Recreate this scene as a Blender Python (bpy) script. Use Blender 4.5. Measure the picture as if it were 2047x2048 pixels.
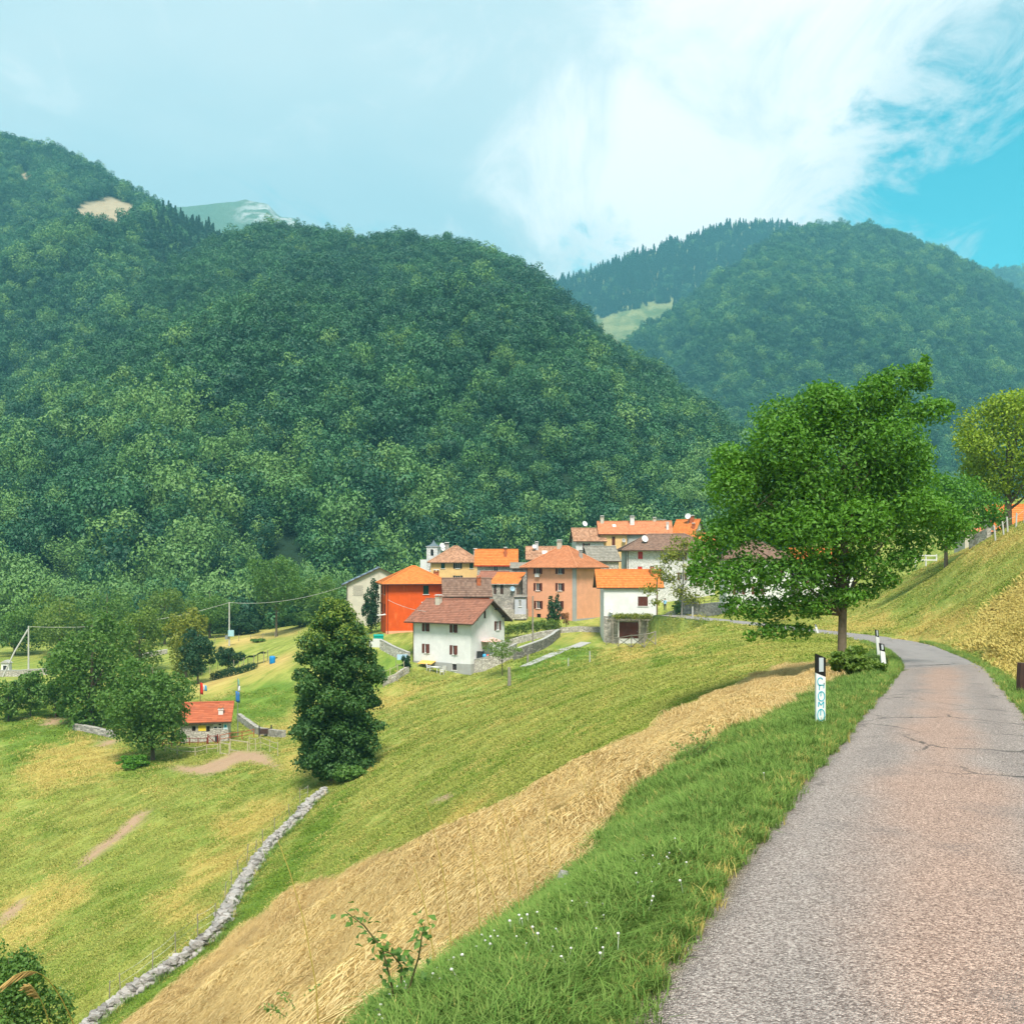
import bpy, bmesh, math, random
import numpy as np
from mathutils import Vector, Matrix
R = math.radians
random.seed(7)
for o in list(bpy.data.objects): bpy.data.objects.remove(o)
SC = bpy.context.scene
C = SC.collection
# ------------------------------------------------------------------ camera
F, CX, HY = 1967.0, 1023.5, 1128.0          # focal length, centre column and horizon row of the photograph, in its pixels
cam_d = bpy.data.cameras.new('camera'); cam = bpy.data.objects.new('camera', cam_d); C.objects.link(cam)
cam.location = (0, 0, 0); cam.rotation_euler = (R(90), 0, 0)
cam_d.sensor_width = 36.0; cam_d.lens = 36.0 * F / 2047.0; cam_d.shift_y = 104.0 / 2048.0
cam_d.clip_start = 0.1; cam_d.clip_end = 9000
SC.camera = cam
# ------------------------------------------------------------------ light
SUN_EL, SUN_AZ = 57.0, 174.0                # elevation; azimuth clockwise from the view direction (high behind the camera)
EXPOSURE = 1.46
SC.view_settings.view_transform = 'Standard'; SC.view_settings.look = 'None'
SC.view_settings.exposure = EXPOSURE; SC.view_settings.gamma = 1.0; SC.view_settings.use_curve_mapping = False
sd = bpy.data.lights.new('sun', 'SUN'); sd.energy = 2.7; sd.angle = R(16.0); sd.color = (1.0, 0.95, 0.86)
sun = bpy.data.objects.new('sun', sd); C.objects.link(sun)
sdir = Vector((math.sin(R(SUN_AZ)) * math.cos(R(SUN_EL)), math.cos(R(SUN_AZ)) * math.cos(R(SUN_EL)), math.sin(R(SUN_EL))))
sun.rotation_euler = (-sdir).to_track_quat('-Z', 'Y').to_euler()
sun.location = sdir * 60
SC.cycles.use_denoising = True; SC.cycles.use_adaptive_sampling = True; SC.cycles.adaptive_threshold = 0.015
SC.cycles.max_bounces = 5; SC.cycles.diffuse_bounces = 2; SC.cycles.glossy_bounces = 2
SC.cycles.transmission_bounces = 3; SC.cycles.transparent_max_bounces = 4; SC.cycles.volume_bounces = 0
SC.cycles.caustics_reflective = False; SC.cycles.caustics_refractive = False

# ------------------------------------------------------------------ node helpers
class N:
    def __init__(s, tree): s.t = tree; s.n = tree.nodes; s.l = tree.links
    def add(s, typ, **kw):
        n = s.n.new(typ)
        ins = kw.pop('ins', {})
        for k, v in kw.items(): setattr(n, k, v)
        for k, v in ins.items(): s.put(n.inputs[k], v)
        return n
    def put(s, sock, v):
        if hasattr(v, 'is_output') or isinstance(v, bpy.types.NodeSocket): s.l.new(v, sock)
        else:
            if isinstance(v, (tuple, list)) and len(v) == 3 and sock.type == 'RGBA': v = (*v, 1)
            sock.default_value = v
    def math(s, op, a, b=0.0, clamp=False):
        n = s.add('ShaderNodeMath', operation=op, use_clamp=clamp); s.put(n.inputs[0], a); s.put(n.inputs[1], b); return n.outputs[0]
    def vmath(s, op, a, b=(0, 0, 0)):
        n = s.add('ShaderNodeVectorMath', operation=op); s.put(n.inputs[0], a); s.put(n.inputs[1], b)
        return n.outputs['Value'] if op in ('DOT_PRODUCT', 'LENGTH') else n.outputs['Vector']
    def mix(s, f, a, b, mode='MIX'):
        n = s.add('ShaderNodeMix', data_type='RGBA', blend_type=mode); s.put(n.inputs[0], f); s.put(n.inputs[6], a); s.put(n.inputs[7], b); return n.outputs[2]
    def noise(s, vec, scale, detail=3.0, rough=0.55, dist=0.0):
        n = s.add('ShaderNodeTexNoise', ins={'Scale': scale, 'Detail': detail, 'Roughness': rough, 'Distortion': dist})
        if vec is not None: s.l.new(vec, n.inputs['Vector'])
        return n.outputs['Fac']
    def ramp(s, f, a, b, smooth=True):
        n = s.add('ShaderNodeMapRange', interpolation_type='SMOOTHSTEP' if smooth else 'LINEAR')
        s.put(n.inputs[0], f); n.inputs[1].default_value = a; n.inputs[2].default_value = b
        return n.outputs[0]
    def mapping(s, vec, scale=(1, 1, 1), rot=(0, 0, 0), loc=(0, 0, 0)):
        n = s.add('ShaderNodeMapping', ins={'Scale': scale, 'Rotation': rot, 'Location': loc}); s.l.new(vec, n.inputs['Vector']); return n.outputs[0]
    def aligned(s, p, across, along, d=(0.38, 0.925)):
        """coordinates drawn out along the mowing direction"""
        c = s.add('ShaderNodeCombineXYZ'); s.put(c.inputs[0], s.math('MULTIPLY', s.vmath('DOT_PRODUCT', p, (d[1], -d[0], 0)), across)); s.put(c.inputs[1], s.math('MULTIPLY', s.vmath('DOT_PRODUCT', p, (d[0], d[1], 0)), along)); return c.outputs[0]
    def attr(s, name, out='Fac', typ='GEOMETRY'):
        return s.add('ShaderNodeAttribute', attribute_name=name, attribute_type=typ).outputs[out]
    def pos(s): return s.add('ShaderNodeNewGeometry').outputs['Position']
    def obj(s): return s.add('ShaderNodeTexCoord').outputs['Object']
    def bump(s, h, strength, dist):
        return s.add('ShaderNodeBump', ins={'Height': h, 'Strength': strength, 'Distance': dist}).outputs['Normal']

# ------------------------------------------------------------------ sky: thin high cloud over a blue sky, a clear gap to the right
wd = bpy.data.worlds.new('World'); SC.world = wd; wd.use_nodes = True
n = N(wd.node_tree); n.n.clear()
sky = n.add('ShaderNodeTexSky', sky_type='NISHITA', sun_disc=False, sun_elevation=R(SUN_EL), sun_rotation=R(SUN_AZ), altitude=900, air_density=1.0, dust_density=0.6, ozone_density=2.0)
dirv = n.vmath('NORMALIZE', n.add('ShaderNodeTexCoord').outputs['Generated'])
sep = n.add('ShaderNodeSeparateXYZ'); n.l.new(dirv, sep.inputs[0])
inv = n.math('DIVIDE', 1.0, n.math('MAXIMUM', n.math('ADD', sep.outputs[2], 0.16), 0.05))
cmb = n.add('ShaderNodeCombineXYZ'); n.put(cmb.inputs[0], n.math('MULTIPLY', sep.outputs[0], inv)); n.put(cmb.inputs[1], n.math('MULTIPLY', sep.outputs[1], inv))
pl = cmb.outputs[0]
n1 = n.noise(n.mapping(pl, (0.75, 0.55, 1), (0, 0, 0.5), (3.1, 1.7, 0)), 1.0, 8, 0.56, 0.5)
n2 = n.noise(n.mapping(pl, (2.2, 1.3, 1), (0, 0, 0.6), (1.3, 4.2, 0)), 1.7, 12, 0.66, 0.9)
def toward(u, v, w0, w1):
    d = Vector((u, 1, v)).normalized()
    return n.ramp(n.vmath('DOT_PRODUCT', dirv, tuple(d)), math.cos(R(w0)), math.cos(R(w1)))
gap = n.math('MAXIMUM', toward(0.62, 0.33, 18, 3), n.math('MULTIPLY', toward(0.085, 0.318, 3.2, 0.4), 0.52))
gap = n.math('MAXIMUM', gap, n.math('MULTIPLY', toward(0.50, 0.46, 9, 2), 0.75))
clear = n.ramp(n.math('ADD', n.math('MULTIPLY', gap, 0.55), n.math('MULTIPLY', n2, 1.5)), 0.90, 1.28)
bright = n.ramp(n.math('ADD', n.math('ADD', n.math('MULTIPLY', toward(0.38, 0.44, 20, 2), 0.27), n.math('MULTIPLY', toward(0.08, 0.30, 12, 2), 0.17)), n.math('ADD', n.math('MULTIPLY', n1, 0.55), n.math('MULTIPLY', n2, 0.85))), 0.74, 1.08)
veil = n.mix(n.ramp(n1, 0.36, 0.66), (0.262, 0.350, 0.388), (0.35, 0.408, 0.428))
cloud = n.mix(bright, veil, (0.61, 0.575, 0.56))
bluesky = n.mix(1.0, sky.outputs[0], (0.0, 1.12, 0.88), 'MULTIPLY')
bg_sky = n.add('ShaderNodeBackground', ins={'Color': bluesky, 'Strength': 0.080})
bg_cl = n.add('ShaderNodeBackground', ins={'Color': cloud, 'Strength': 0.86})
mx = n.add('ShaderNodeMixShader'); n.put(mx.inputs[0], n.math('SUBTRACT', 1.0, clear)); n.l.new(bg_sky.outputs[0], mx.inputs[1]); n.l.new(bg_cl.outputs[0], mx.inputs[2])
wo = n.add('ShaderNodeOutputWorld'); n.l.new(mx.outputs[0], wo.inputs['Surface'])

# ------------------------------------------------------------------ materials
MATS = {}
def material(name, build):
    if name in MATS: return MATS[name]
    m = bpy.data.materials.new(name); m.use_nodes = True
    n = N(m.node_tree); n.n.clear()
    out = n.add('ShaderNodeOutputMaterial')
    build(n, out); MATS[name] = m
    return m
def principled(n, out, color, rough=0.8, normal=None, metallic=0.0, spec=0.3, **kw):
    p = n.add('ShaderNodeBsdfPrincipled', ins={'Base Color': color, 'Roughness': rough, 'Metallic': metallic, 'Specular IOR Level': spec})
    for k, v in kw.items(): n.put(p.inputs[k], v)
    if normal is not None: n.l.new(normal, p.inputs['Normal'])
    n.l.new(p.outputs[0], out.inputs['Surface']); return p
def plain(name, col, rough=0.7, var=0.12, scale=3.0, metallic=0.0, spec=0.3):
    def b(n, out):
        f = n.noise(n.obj(), scale, 4)
        dark = tuple(c * (1 - var * 2) for c in col); lite = tuple(min(1, c * (1 + var)) for c in col)
        principled(n, out, n.mix(f, dark, lite), rough, metallic=metallic, spec=spec)
    return material(name, b)
def plaster(name, col, stain=(0.35, 0.32, 0.28), amt=0.35):
    amt = min(1.0, amt * 1.5)
    def b(n, out):
        p = n.pos()
        f = n.noise(p, 0.9, 5, 0.65); g = n.noise(n.mapping(p, (1, 1, 0.25)), 2.2, 4); h = n.noise(p, 9.0, 3)
        c = n.mix(n.ramp(f, 0.35, 0.75), tuple(x * 0.86 for x in col), col)
        c = n.mix(n.math('MULTIPLY', n.ramp(g, 0.56, 0.8), amt), c, stain)
        principled(n, out, c, 0.9, n.bump(h, 0.3, 0.02), spec=0.15)
    return material(name, b)
def leafmat(name, a, b_, trans=0.35, var=0.35, patch=0.012, gloss=0.5, tip=(1.55, 1.45, 0.9)):
    """two greens, varied from tree to tree, from clump to clump and from leaf to leaf"""
    def b(n, out):
        rnd = n.add('ShaderNodeObjectInfo')
        big = n.noise(rnd.outputs['Location'], patch, 3)
        f = n.math('ADD', n.math('MULTIPLY', rnd.outputs['Random'], var), n.math('MULTIPLY', n.ramp(big, 0.3, 0.7), 1 - var))
        c = n.mix(f, a, b_)
        lv = n.attr('leafvar')
        c = n.mix(n.math('MULTIPLY', lv, 0.55), c, n.mix(1.0, c, tip, 'MULTIPLY'))
        d = n.add('ShaderNodeBsdfPrincipled', ins={'Base Color': c, 'Roughness': gloss, 'Specular IOR Level': 0.25})
        t = n.add('ShaderNodeBsdfTranslucent', ins={'Color': n.mix(1.0, c, (1.15, 1.3, 0.5), 'MULTIPLY')})
        m = n.add('ShaderNodeMixShader', ins={0: trans}); n.l.new(d.outputs[0], m.inputs[1]); n.l.new(t.outputs[0], m.inputs[2])
        n.l.new(m.outputs[0], out.inputs['Surface'])
    return material(name, b)

# ------------------------------------------------------------------ object helpers
def W(px, py, d): return Vector(((px - CX) / F * d, d, (HY - py) / F * d))
def tag(o, label=None, cat=None, group=None, kind=None):
    if label: o['label'] = label
    if cat: o['category'] = cat; o['kind'] = 'thing'
    if group: o['group'] = group
    if kind: o['kind'] = kind
    return o
def empty(name, loc=(0, 0, 0), rz=0.0, label=None, cat=None, group=None):
    o = bpy.data.objects.new(name, None); C.objects.link(o); o.location = loc; o.rotation_euler = (0, 0, rz); o.empty_display_size = 0.3
    return tag(o, label, cat, group)
def link(name, me, mat=None, parent=None, loc=(0, 0, 0), rot=(0, 0, 0), scl=(1, 1, 1)):
    o = bpy.data.objects.new(name, me); C.objects.link(o)
    if mat is not None and len(me.materials) == 0: me.materials.append(mat)
    o.location = loc; o.rotation_euler = rot; o.scale = scl
    if parent is not None: o.parent = parent
    return o
def copy_tree(o, parent=None):
    c = o.copy(); C.objects.link(c); c.parent = parent
    for ch in list(o.children): copy_tree(ch, c)
    return c
def npmesh(name, verts, quads=None, tris=None, smooth=False):
    me = bpy.data.meshes.new(name)
    verts = np.asarray(verts, np.float32)
    loops = []; starts = []; totals = []; k = 0
    if quads is not None and len(quads):
        q = np.asarray(quads, np.int32); loops.append(q.ravel()); starts.append(np.arange(len(q)) * 4); totals.append(np.full(len(q), 4)); k = len(q) * 4
    if tris is not None and len(tris):
        t = np.asarray(tris, np.int32); loops.append(t.ravel()); starts.append(k + np.arange(len(t)) * 3); totals.append(np.full(len(t), 3))
    loops = np.concatenate(loops).astype(np.int32); starts = np.concatenate(starts).astype(np.int32); totals = np.concatenate(totals).astype(np.int32)
    me.vertices.add(len(verts)); me.vertices.foreach_set('co', verts.ravel())
    me.loops.add(len(loops)); me.loops.foreach_set('vertex_index', loops)
    me.polygons.add(len(starts)); me.polygons.foreach_set('loop_start', starts); me.polygons.foreach_set('loop_total', totals)
    if smooth: me.polygons.foreach_set('use_smooth', np.ones(len(starts), bool))
    me.update(calc_edges=True)
    return me
def fattr(me, name, vals, domain='POINT'):
    a = me.attributes.new(name, 'FLOAT', domain); a.data.foreach_set('value', np.asarray(vals, np.float32))
class MB:
    """collects boxes, bars, tubes and free faces; build() links them as ONE mesh object"""
    def __init__(s): s.v = []; s.f = []
    def face(s, pts):
        k = len(s.v); s.v += [tuple(p) for p in pts]; s.f.append(tuple(range(k, k + len(pts)))); return s
    def hexa(s, p):
        k = len(s.v); s.v += [tuple(q) for q in p]
        for f in ((0, 3, 2, 1), (4, 5, 6, 7), (0, 1, 5, 4), (1, 2, 6, 5), (2, 3, 7, 6), (3, 0, 4, 7)): s.f.append(tuple(k + i for i in f))
        return s
    def box(s, x0, x1, y0, y1, z0, z1):
        return s.hexa([(x0, y0, z0), (x1, y0, z0), (x1, y1, z0), (x0, y1, z0), (x0, y0, z1), (x1, y0, z1), (x1, y1, z1), (x0, y1, z1)])
    def bar(s, a, b, w, h=None, up=(0, 0, 1)):
        a = Vector(a); b = Vector(b); h = h or w; d = (b - a).normalized(); u = Vector(up)
        if abs(d.dot(u)) > 0.98: u = Vector((0, 1, 0))
        x = d.cross(u).normalized() * (w / 2); y = x.cross(d).normalized() * (h / 2)
        return s.hexa([a - x - y, a + x - y, a + x + y, a - x + y, b - x - y, b + x - y, b + x + y, b - x + y])
    def tube(s, pts, rad, seg=6, cap=True):
        pts = [Vector(p) for p in pts]
        if not isinstance(rad, (list, tuple)): rad = [rad] * len(pts)
        k0 = len(s.v); prev = None
        for i, p in enumerate(pts):
            d = (pts[min(i + 1, len(pts) - 1)] - pts[max(i - 1, 0)]).normalized()
            if prev is None:
                u = Vector((0, 0, 1)) if abs(d.z) < 0.9 else Vector((1, 0, 0)); x = d.cross(u).normalized()
            else: x = (prev - d * prev.dot(d)).normalized()
            prev = x; y = d.cross(x)
            for j in range(seg):
                a = 2 * math.pi * j / seg; s.v.append(tuple(p + (x * math.cos(a) + y * math.sin(a)) * rad[i]))
        for i in range(len(pts) - 1):
            for j in range(seg):
                a = k0 + i * seg + j; b = k0 + i * seg + (j + 1) % seg; s.f.append((a, b, b + seg, a + seg))
        if cap:
            s.f.append(tuple(k0 + j for j in reversed(range(seg)))); e = k0 + (len(pts) - 1) * seg; s.f.append(tuple(e + j for j in range(seg)))
        return s
    def lathe(s, prof, c=(0, 0, 0), seg=16):
        k0 = len(s.v)
        for r, z in prof:
            for j in range(seg):
                a = 2 * math.pi * j / seg; s.v.append((c[0] + r * math.cos(a), c[1] + r * math.sin(a), c[2] + z))
        for i in range(len(prof) - 1):
            for j in range(seg):
                a = k0 + i * seg + j; b = k0 + i * seg + (j + 1) % seg; s.f.append((a, b, b + seg, a + seg))
        s.f.append(tuple(k0 + j for j in reversed(range(seg)))); e = k0 + (len(prof) - 1) * seg; s.f.append(tuple(e + j for j in range(seg)))
        return s
    def mesh(s, name, smooth=False):
        me = bpy.data.meshes.new(name); me.from_pydata(s.v, [], s.f)
        if smooth: me.polygons.foreach_set('use_smooth', np.ones(len(s.f), bool))
        me.update(); return me
    def build(s, name, mat, parent=None, smooth=False, **kw): return link(name, s.mesh(name, smooth), mat, parent, **kw)

def sstep(a, b, x): t = np.clip((np.asarray(x, float) - a) / (b - a), 0, 1); return t * t * (3 - 2 * t)
def _h(i, j, s):
    v = np.sin(i * 127.1 + j * 311.7 + s * 74.7) * 43758.5453; return v - np.floor(v)
def vnoise(x, y, s=0.0):
    i = np.floor(x); j = np.floor(y); u = x - i; v = y - j; u = u * u * (3 - 2 * u); v = v * v * (3 - 2 * v)
    return (_h(i, j, s) * (1 - u) + _h(i + 1, j, s) * u) * (1 - v) + (_h(i, j + 1, s) * (1 - u) + _h(i + 1, j + 1, s) * u) * v
def fbm(x, y, s=0.0, o=4):
    r = 0; a = 0.5
    for k in range(o): r = r + a * (vnoise(x, y, s + k * 3.7) - 0.5); x = x * 2.03; y = y * 2.03; a *= 0.5
    return r
# ================================================================== THE LAND
# road edges, each point (x, y, z) in metres, eye at the origin; depth follows from the eye height, the posts and the fall of the road
def zroad(y): return np.interp(y, [-40, 0, 13.7, 23, 35, 48, 65, 80, 95, 120, 150, 200], [0.2, -1.6, -2.26, -2.78, -3.66, -4.22, -5.0, -5.62, -6.1, -6.6, -7.0, -7.0])
RL = np.array([(-9.5, -20), (-2.6, -4), (-1.12, 0), (0.44, 3.8), (2.18, 8.0), (4.15, 12.4), (6.17, 17), (9.2, 24), (11.7, 30), (13.4, 34), (15.6, 40), (18.2, 48), (20.4, 56), (22.7, 65), (24.2, 73), (24.9, 80), (24.9, 90), (24.0, 102), (22.0, 116), (19.5, 130)], float)
RR = np.array([(-6.6, -21), (0.3, -5), (1.8, -1), (3.2, 3.0), (5.0, 7.7), (6.5, 11.8), (8.45, 16.2), (11.6, 23.4), (14.6, 30), (16.9, 35.5), (18.9, 41), (21.4, 48.5), (23.9, 56), (26.0, 65), (27.3, 73), (27.9, 80), (27.9, 90), (27.1, 103), (25.2, 117), (22.7, 131)], float)
def resample(P, m):
    """smooth curve through P, by even steps of the point index, so that the two edges stay abreast"""
    t = np.linspace(0, len(P) - 1, m); out = np.zeros((m, 2))
    Q = np.vstack([2 * P[0] - P[1], P, 2 * P[-1] - P[-2]])
    i = np.minimum(t.astype(int), len(P) - 2); f = (t - i)[:, None]
    p0, p1, p2, p3 = Q[i], Q[i + 1], Q[i + 2], Q[i + 3]
    return 0.5 * (2 * p1 + (p2 - p0) * f + (2 * p0 - 5 * p1 + 4 * p2 - p3) * f ** 2 + (3 * p1 - p0 - 3 * p2 + p3) * f ** 3)
NR = 420
EL = resample(RL, NR); ER = resample(RR, NR); EC = (EL + ER) / 2; EW = np.linalg.norm(ER - EL, axis=1) / 2
def road_dist(x, y):
    """signed distance outside the road edge (negative on the road), nearest centre index, and side (-1 left, 1 right)"""
    x = np.asarray(x, float).ravel(); y = np.asarray(y, float).ravel()
    best = np.full(x.shape, 1e9); bi = np.zeros(x.shape, int)
    for k in range(0, NR, 2):
        d = (x - EC[k, 0]) ** 2 + (y - EC[k, 1]) ** 2; m = d < best; best[m] = d[m]; bi[m] = k
    tan = np.gradient(EC, axis=0); tan /= np.linalg.norm(tan, axis=1)[:, None]
    t = tan[bi]; dx = x - EC[bi, 0]; dy = y - EC[bi, 1]
    lat = dx * t[:, 1] - dy * t[:, 0]
    return np.abs(lat) * 1.0 - EW[bi] + np.maximum(0, np.sqrt(best) - np.abs(lat) - 1.2), bi, np.sign(lat)
CP = []
def cp(px, py, d): CP.append(tuple(W(px, py, d)))
for a in [(195, 2048, 42), (330, 1900, 46), (450, 1790, 52), (560, 1680, 60), (655, 1592, 68), (640, 1575, 73),
          (1100, 1400, 70), (1300, 1350, 68), (900, 1480, 70), (750, 1620, 55), (500, 1900, 42), (800, 1750, 30), (1000, 1600, 25), (1250, 1450, 40), (1450, 1380, 40),
          (1600, 1275, 62), (1450, 1252, 95), (1520, 1300, 55), (1390, 1283, 112), (1320, 1303, 120), (1250, 1308, 128), (1150, 1325, 118), (1000, 1362, 115),
          (100, 1600, 85), (0, 1700, 75), (300, 1650, 72), (0, 1950, 52), (0, 1450, 115), (150, 1440, 118), (390, 1492, 105), (500, 1500, 100), (560, 1435, 122), (640, 1460, 110), (780, 1385, 128),
          (480, 1350, 155), (560, 1310, 170), (500, 1292, 185), (440, 1285, 195), (560, 1275, 200), (270, 1315, 185), (50, 1350, 165), (0, 1330, 185),
          (820, 1362, 130), (945, 1358, 131), (890, 1362, 125), (1010, 1330, 128), (1110, 1300, 132), (1210, 1287, 143), (1310, 1284, 143), (1180, 1262, 152), (1060, 1245, 158), (1150, 1247, 156), (1203, 1232, 166),
          (770, 1276, 147), (690, 1285, 150), (900, 1240, 165), (1300, 1215, 172), (1400, 1232, 140), (1500, 1225, 145), (1600, 1220, 150),
          (2047, 1250, 42), (2047, 1150, 60), (2047, 1058, 80), (1944, 1200, 62), (1944, 1094, 88), (1830, 1143, 110), (1830, 1220, 85), (1700, 1240, 98), (1760, 1190, 112), (1720, 1195, 125)]: cp(*a)
CP += [(30, 200, -2), (0, 200, -4), (-20, 200, -6), (-40, 215, -12), (60, 190, 3), (56, 96, 4.6), (66, 118, 7), (95, 150, 14), (100, 60, 14), (60, 40, 9.5), (40, 20, 8), (24, 6, 6), (16, -8, 5.0), (22, 26, 1.6), (15, 12, 1.6),
       (-140, 250, -18), (0, 258, -13), (105, 250, 8), (-140, 100, -24), (-100, 60, -29), (-60, 30, -28), (-30, 8, -20), (-16, -8, -11), (-8, 0, -6.0), (-6, 12, -8.0), (-4, 5, -4.2), (-2.2, 7, -4.2),
       (-13, 25, -14.0), (-20, 36, -19.6), (-110, 180, -19), (-75, 140, -19.2)]
for k in range(20, NR, 16):                                   # the road bed and a level verge beside it
    z = float(zroad(EC[k, 1])); CP.append((EC[k, 0], EC[k, 1], z))
    o = (EL[k] - ER[k]); o /= np.linalg.norm(o); q = EL[k] + o * 0.9; CP.append((q[0], q[1], z - 0.10))
    q = ER[k] - o * 0.5; CP.append((q[0], q[1], z + 0.05))
CP = np.array(CP, float)
def tps_fit(P, lam=0.6):
    m = len(P); d = np.linalg.norm(P[:, None, :2] - P[None, :, :2], axis=2)
    K = np.where(d > 0, d * d * np.log(np.maximum(d, 1e-9)), 0.0) + lam * np.eye(m) * 8
    A = np.zeros((m + 3, m + 3)); A[:m, :m] = K; A[:m, m] = 1; A[:m, m + 1:] = P[:, :2]; A[m, :m] = 1; A[m + 1:, :m] = P[:, :2].T
    b = np.zeros(m + 3); b[:m] = P[:, 2]
    return np.linalg.solve(A, b)
TPS = tps_fit(CP)
def tps(x, y):
    m = len(CP); out = np.full(x.shape, TPS[m]) + TPS[m + 1] * x + TPS[m + 2] * y
    for k in range(m):
        r2 = (x - CP[k, 0]) ** 2 + (y - CP[k, 1]) ** 2
        out += TPS[k] * 0.5 * r2 * np.log(np.maximum(r2, 1e-12))
    return out
PADS = []      # (x, y, radius, z): level places under houses
def T(x, y, bed=False):
    """height of the ground"""
    x = np.asarray(x, float); y = np.asarray(y, float); shp = np.broadcast(x, y).shape
    x = np.broadcast_to(x, shp).ravel(); y = np.broadcast_to(y, shp).ravel()
    xc = np.clip(x, -140, 105); yc = np.clip(y, -10, 258)
    z = tps(xc, yc)
    z = z + fbm(x / 9.0, y / 9.0, 1.0, 3) * 0.55 * sstep(4, 30, y) + fbm(x / 2.2, y / 2.2, 5.0, 3) * 0.12
    rd, bi, side = road_dist(x, y)
    zr = zroad(EC[bi, 1])
    near = 1 - sstep(0.15, 1.5, rd); z = z * (1 - near) + zr * near
    z = z - 0.09 * (1 - sstep(0.02, 0.42, rd)) if bed else z
    return z.reshape(shp)
def Tz(x, y): return float(T(np.array([x]), np.array([y]))[0])
def on_ground(px, d): x = (px - CX) / F * d; return Vector((x, d, Tz(x, d)))
def axis(*segs):
    out = []
    for a, b, st in segs: out += list(np.arange(a, b - 1e-6, st))
    return np.array(out + [segs[-1][1]])
gx = axis((-2600, -600, 250), (-600, -200, 50), (-200, -80, 6), (-80, -32, 1.2), (-32, -8, 0.6), (-8, 20, 0.28), (20, 36, 0.6), (36, 80, 1.5), (80, 140, 6), (140, 600, 46), (600, 2600, 250))
gy = axis((-400, -40, 60), (-40, -10, 3), (-10, 2, 0.6), (2, 20, 0.25), (20, 50, 0.5), (50, 110, 0.8), (110, 180, 1.2), (180, 270, 4), (270, 600, 33), (600, 3800, 320))
GX, GY = np.meshgrid(gx, gy); GZ = T(GX, GY, True)
far = sstep(262, 300, GY) ; GZ = GZ - far * 2.0
nx, ny = len(gx), len(gy)
idx = np.arange(nx * ny).reshape(ny, nx)
q = np.stack([idx[:-1, :-1], idx[:-1, 1:], idx[1:, 1:], idx[1:, :-1]], -1).reshape(-1, 4)
GV = np.stack([GX.ravel(), GY.ravel(), GZ.ravel()], 1)
ground_me = npmesh('ground', GV, q, smooth=True)
# what grows where, from polygons on the ground (traced through the photograph's pixels and laid on the slope)
def topx(x, y, z): y = np.maximum(y, 0.3); return CX + F * x / y, HY - F * z / y
def inpoly(px, py, poly):
    r = np.zeros(px.shape, bool); m = len(poly)
    for i in range(m):
        (x1, y1), (x2, y2) = poly[i], poly[(i + 1) % m]
        c = ((y1 > py) != (y2 > py)) & (px < (x2 - x1) * (py - y1) / (y2 - y1 + 1e-9) + x1); r ^= c
    return r
def softpoly(px, py, poly, r=6.0, wob=10.0):
    """share of 9 wobbled samples inside the polygon"""
    s = np.zeros(px.shape); wx = fbm(px / 40.0, py / 40.0, 9.0, 4) * wob * 2.2; wy = fbm(px / 40.0, py / 40.0, 19.0, 4) * wob * 2.2
    for a in (-1, 0, 1):
        for b in (-1, 0, 1): s += inpoly(px + wx + a * r, py + wy + b * r, poly)
    return s / 9.0
HAY1 = [(240, 2060), (330, 1985), (470, 1870), (560, 1800), (700, 1735), (860, 1685), (1000, 1625), (1130, 1560), (1240, 1490), (1380, 1420), (1500, 1365), (1560, 1335), (1640, 1322), (1690, 1345), (1650, 1400), (1500, 1450), (1420, 1480), (1330, 1540), (1230, 1600), (1170, 1680), (1120, 1760), (1040, 1800), (960, 1860), (880, 1920), (830, 1960), (800, 2060)]
HAY2 = [(2100, 1100), (2047, 1150), (1990, 1195), (1960, 1230), (1945, 1290), (1985, 1330), (2020, 1350), (2060, 1370), (2300, 1380), (2300, 1000)]
VERGE = [(1710, 1340), (1690, 1345), (1560, 1405), (1480, 1450), (1400, 1485), (1330, 1540), (1250, 1600), (1190, 1680), (1140, 1760), (1060, 1810), (960, 1880), (880, 1940), (800, 2000), (740, 2080), (900, 2900), (3000, 2900), (1350, 2048), (1800, 1400), (1880, 1330), (1800, 1300), (1740, 1290), (1700, 1320)]
VERGE2 = [(1950, 1300), (1985, 1330), (2030, 1365), (2200, 1400), (2300, 1600), (2100, 1600), (2040, 1440), (1990, 1365), (1945, 1322)]
DRY = [[(0, 1800), (90, 1760), (180, 1750), (190, 1790), (100, 1850), (60, 1920), (0, 1900)], [(430, 1640), (500, 1610), (560, 1590), (600, 1600), (540, 1660), (440, 1690)], [(380, 1720), (450, 1690), (520, 1680), (470, 1740), (370, 1790), (330, 1810)],
       [(60, 1500), (180, 1470), (290, 1520), (200, 1560), (40, 1580)], [(860, 1640), (930, 1610), (990, 1580), (960, 1620), (880, 1680)], [(700, 1430), (760, 1380), (900, 1365), (800, 1400), (720, 1440)], [(520, 1470), (600, 1420), (640, 1440), (580, 1480)],
       [(1180, 1300), (1260, 1290), (1320, 1278), (1420, 1262), (1370, 1285), (1240, 1320)], [(1130, 1275), (1190, 1245), (1200, 1268), (1120, 1290)], [(560, 1490), (700, 1560), (560, 1540)], [(300, 1800), (360, 1780), (420, 1820), (330, 1860)], [(420, 1350), (560, 1315), (600, 1320), (420, 1400)],
       [(1800, 1280), (1840, 1235), (1900, 1215), (1960, 1225), (1945, 1290), (1900, 1295)], [(1900, 1120), (1960, 1085), (2060, 1050), (2060, 1090), (1960, 1130)], [(1640, 1250), (1760, 1225), (1800, 1260), (1700, 1262)], [(420, 1295), (480, 1272), (580, 1262), (590, 1268), (480, 1288)], [(500, 1332), (560, 1310), (600, 1305), (580, 1325)], [(390, 1370), (470, 1345), (500, 1340), (480, 1360), (400, 1385)]]
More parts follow.
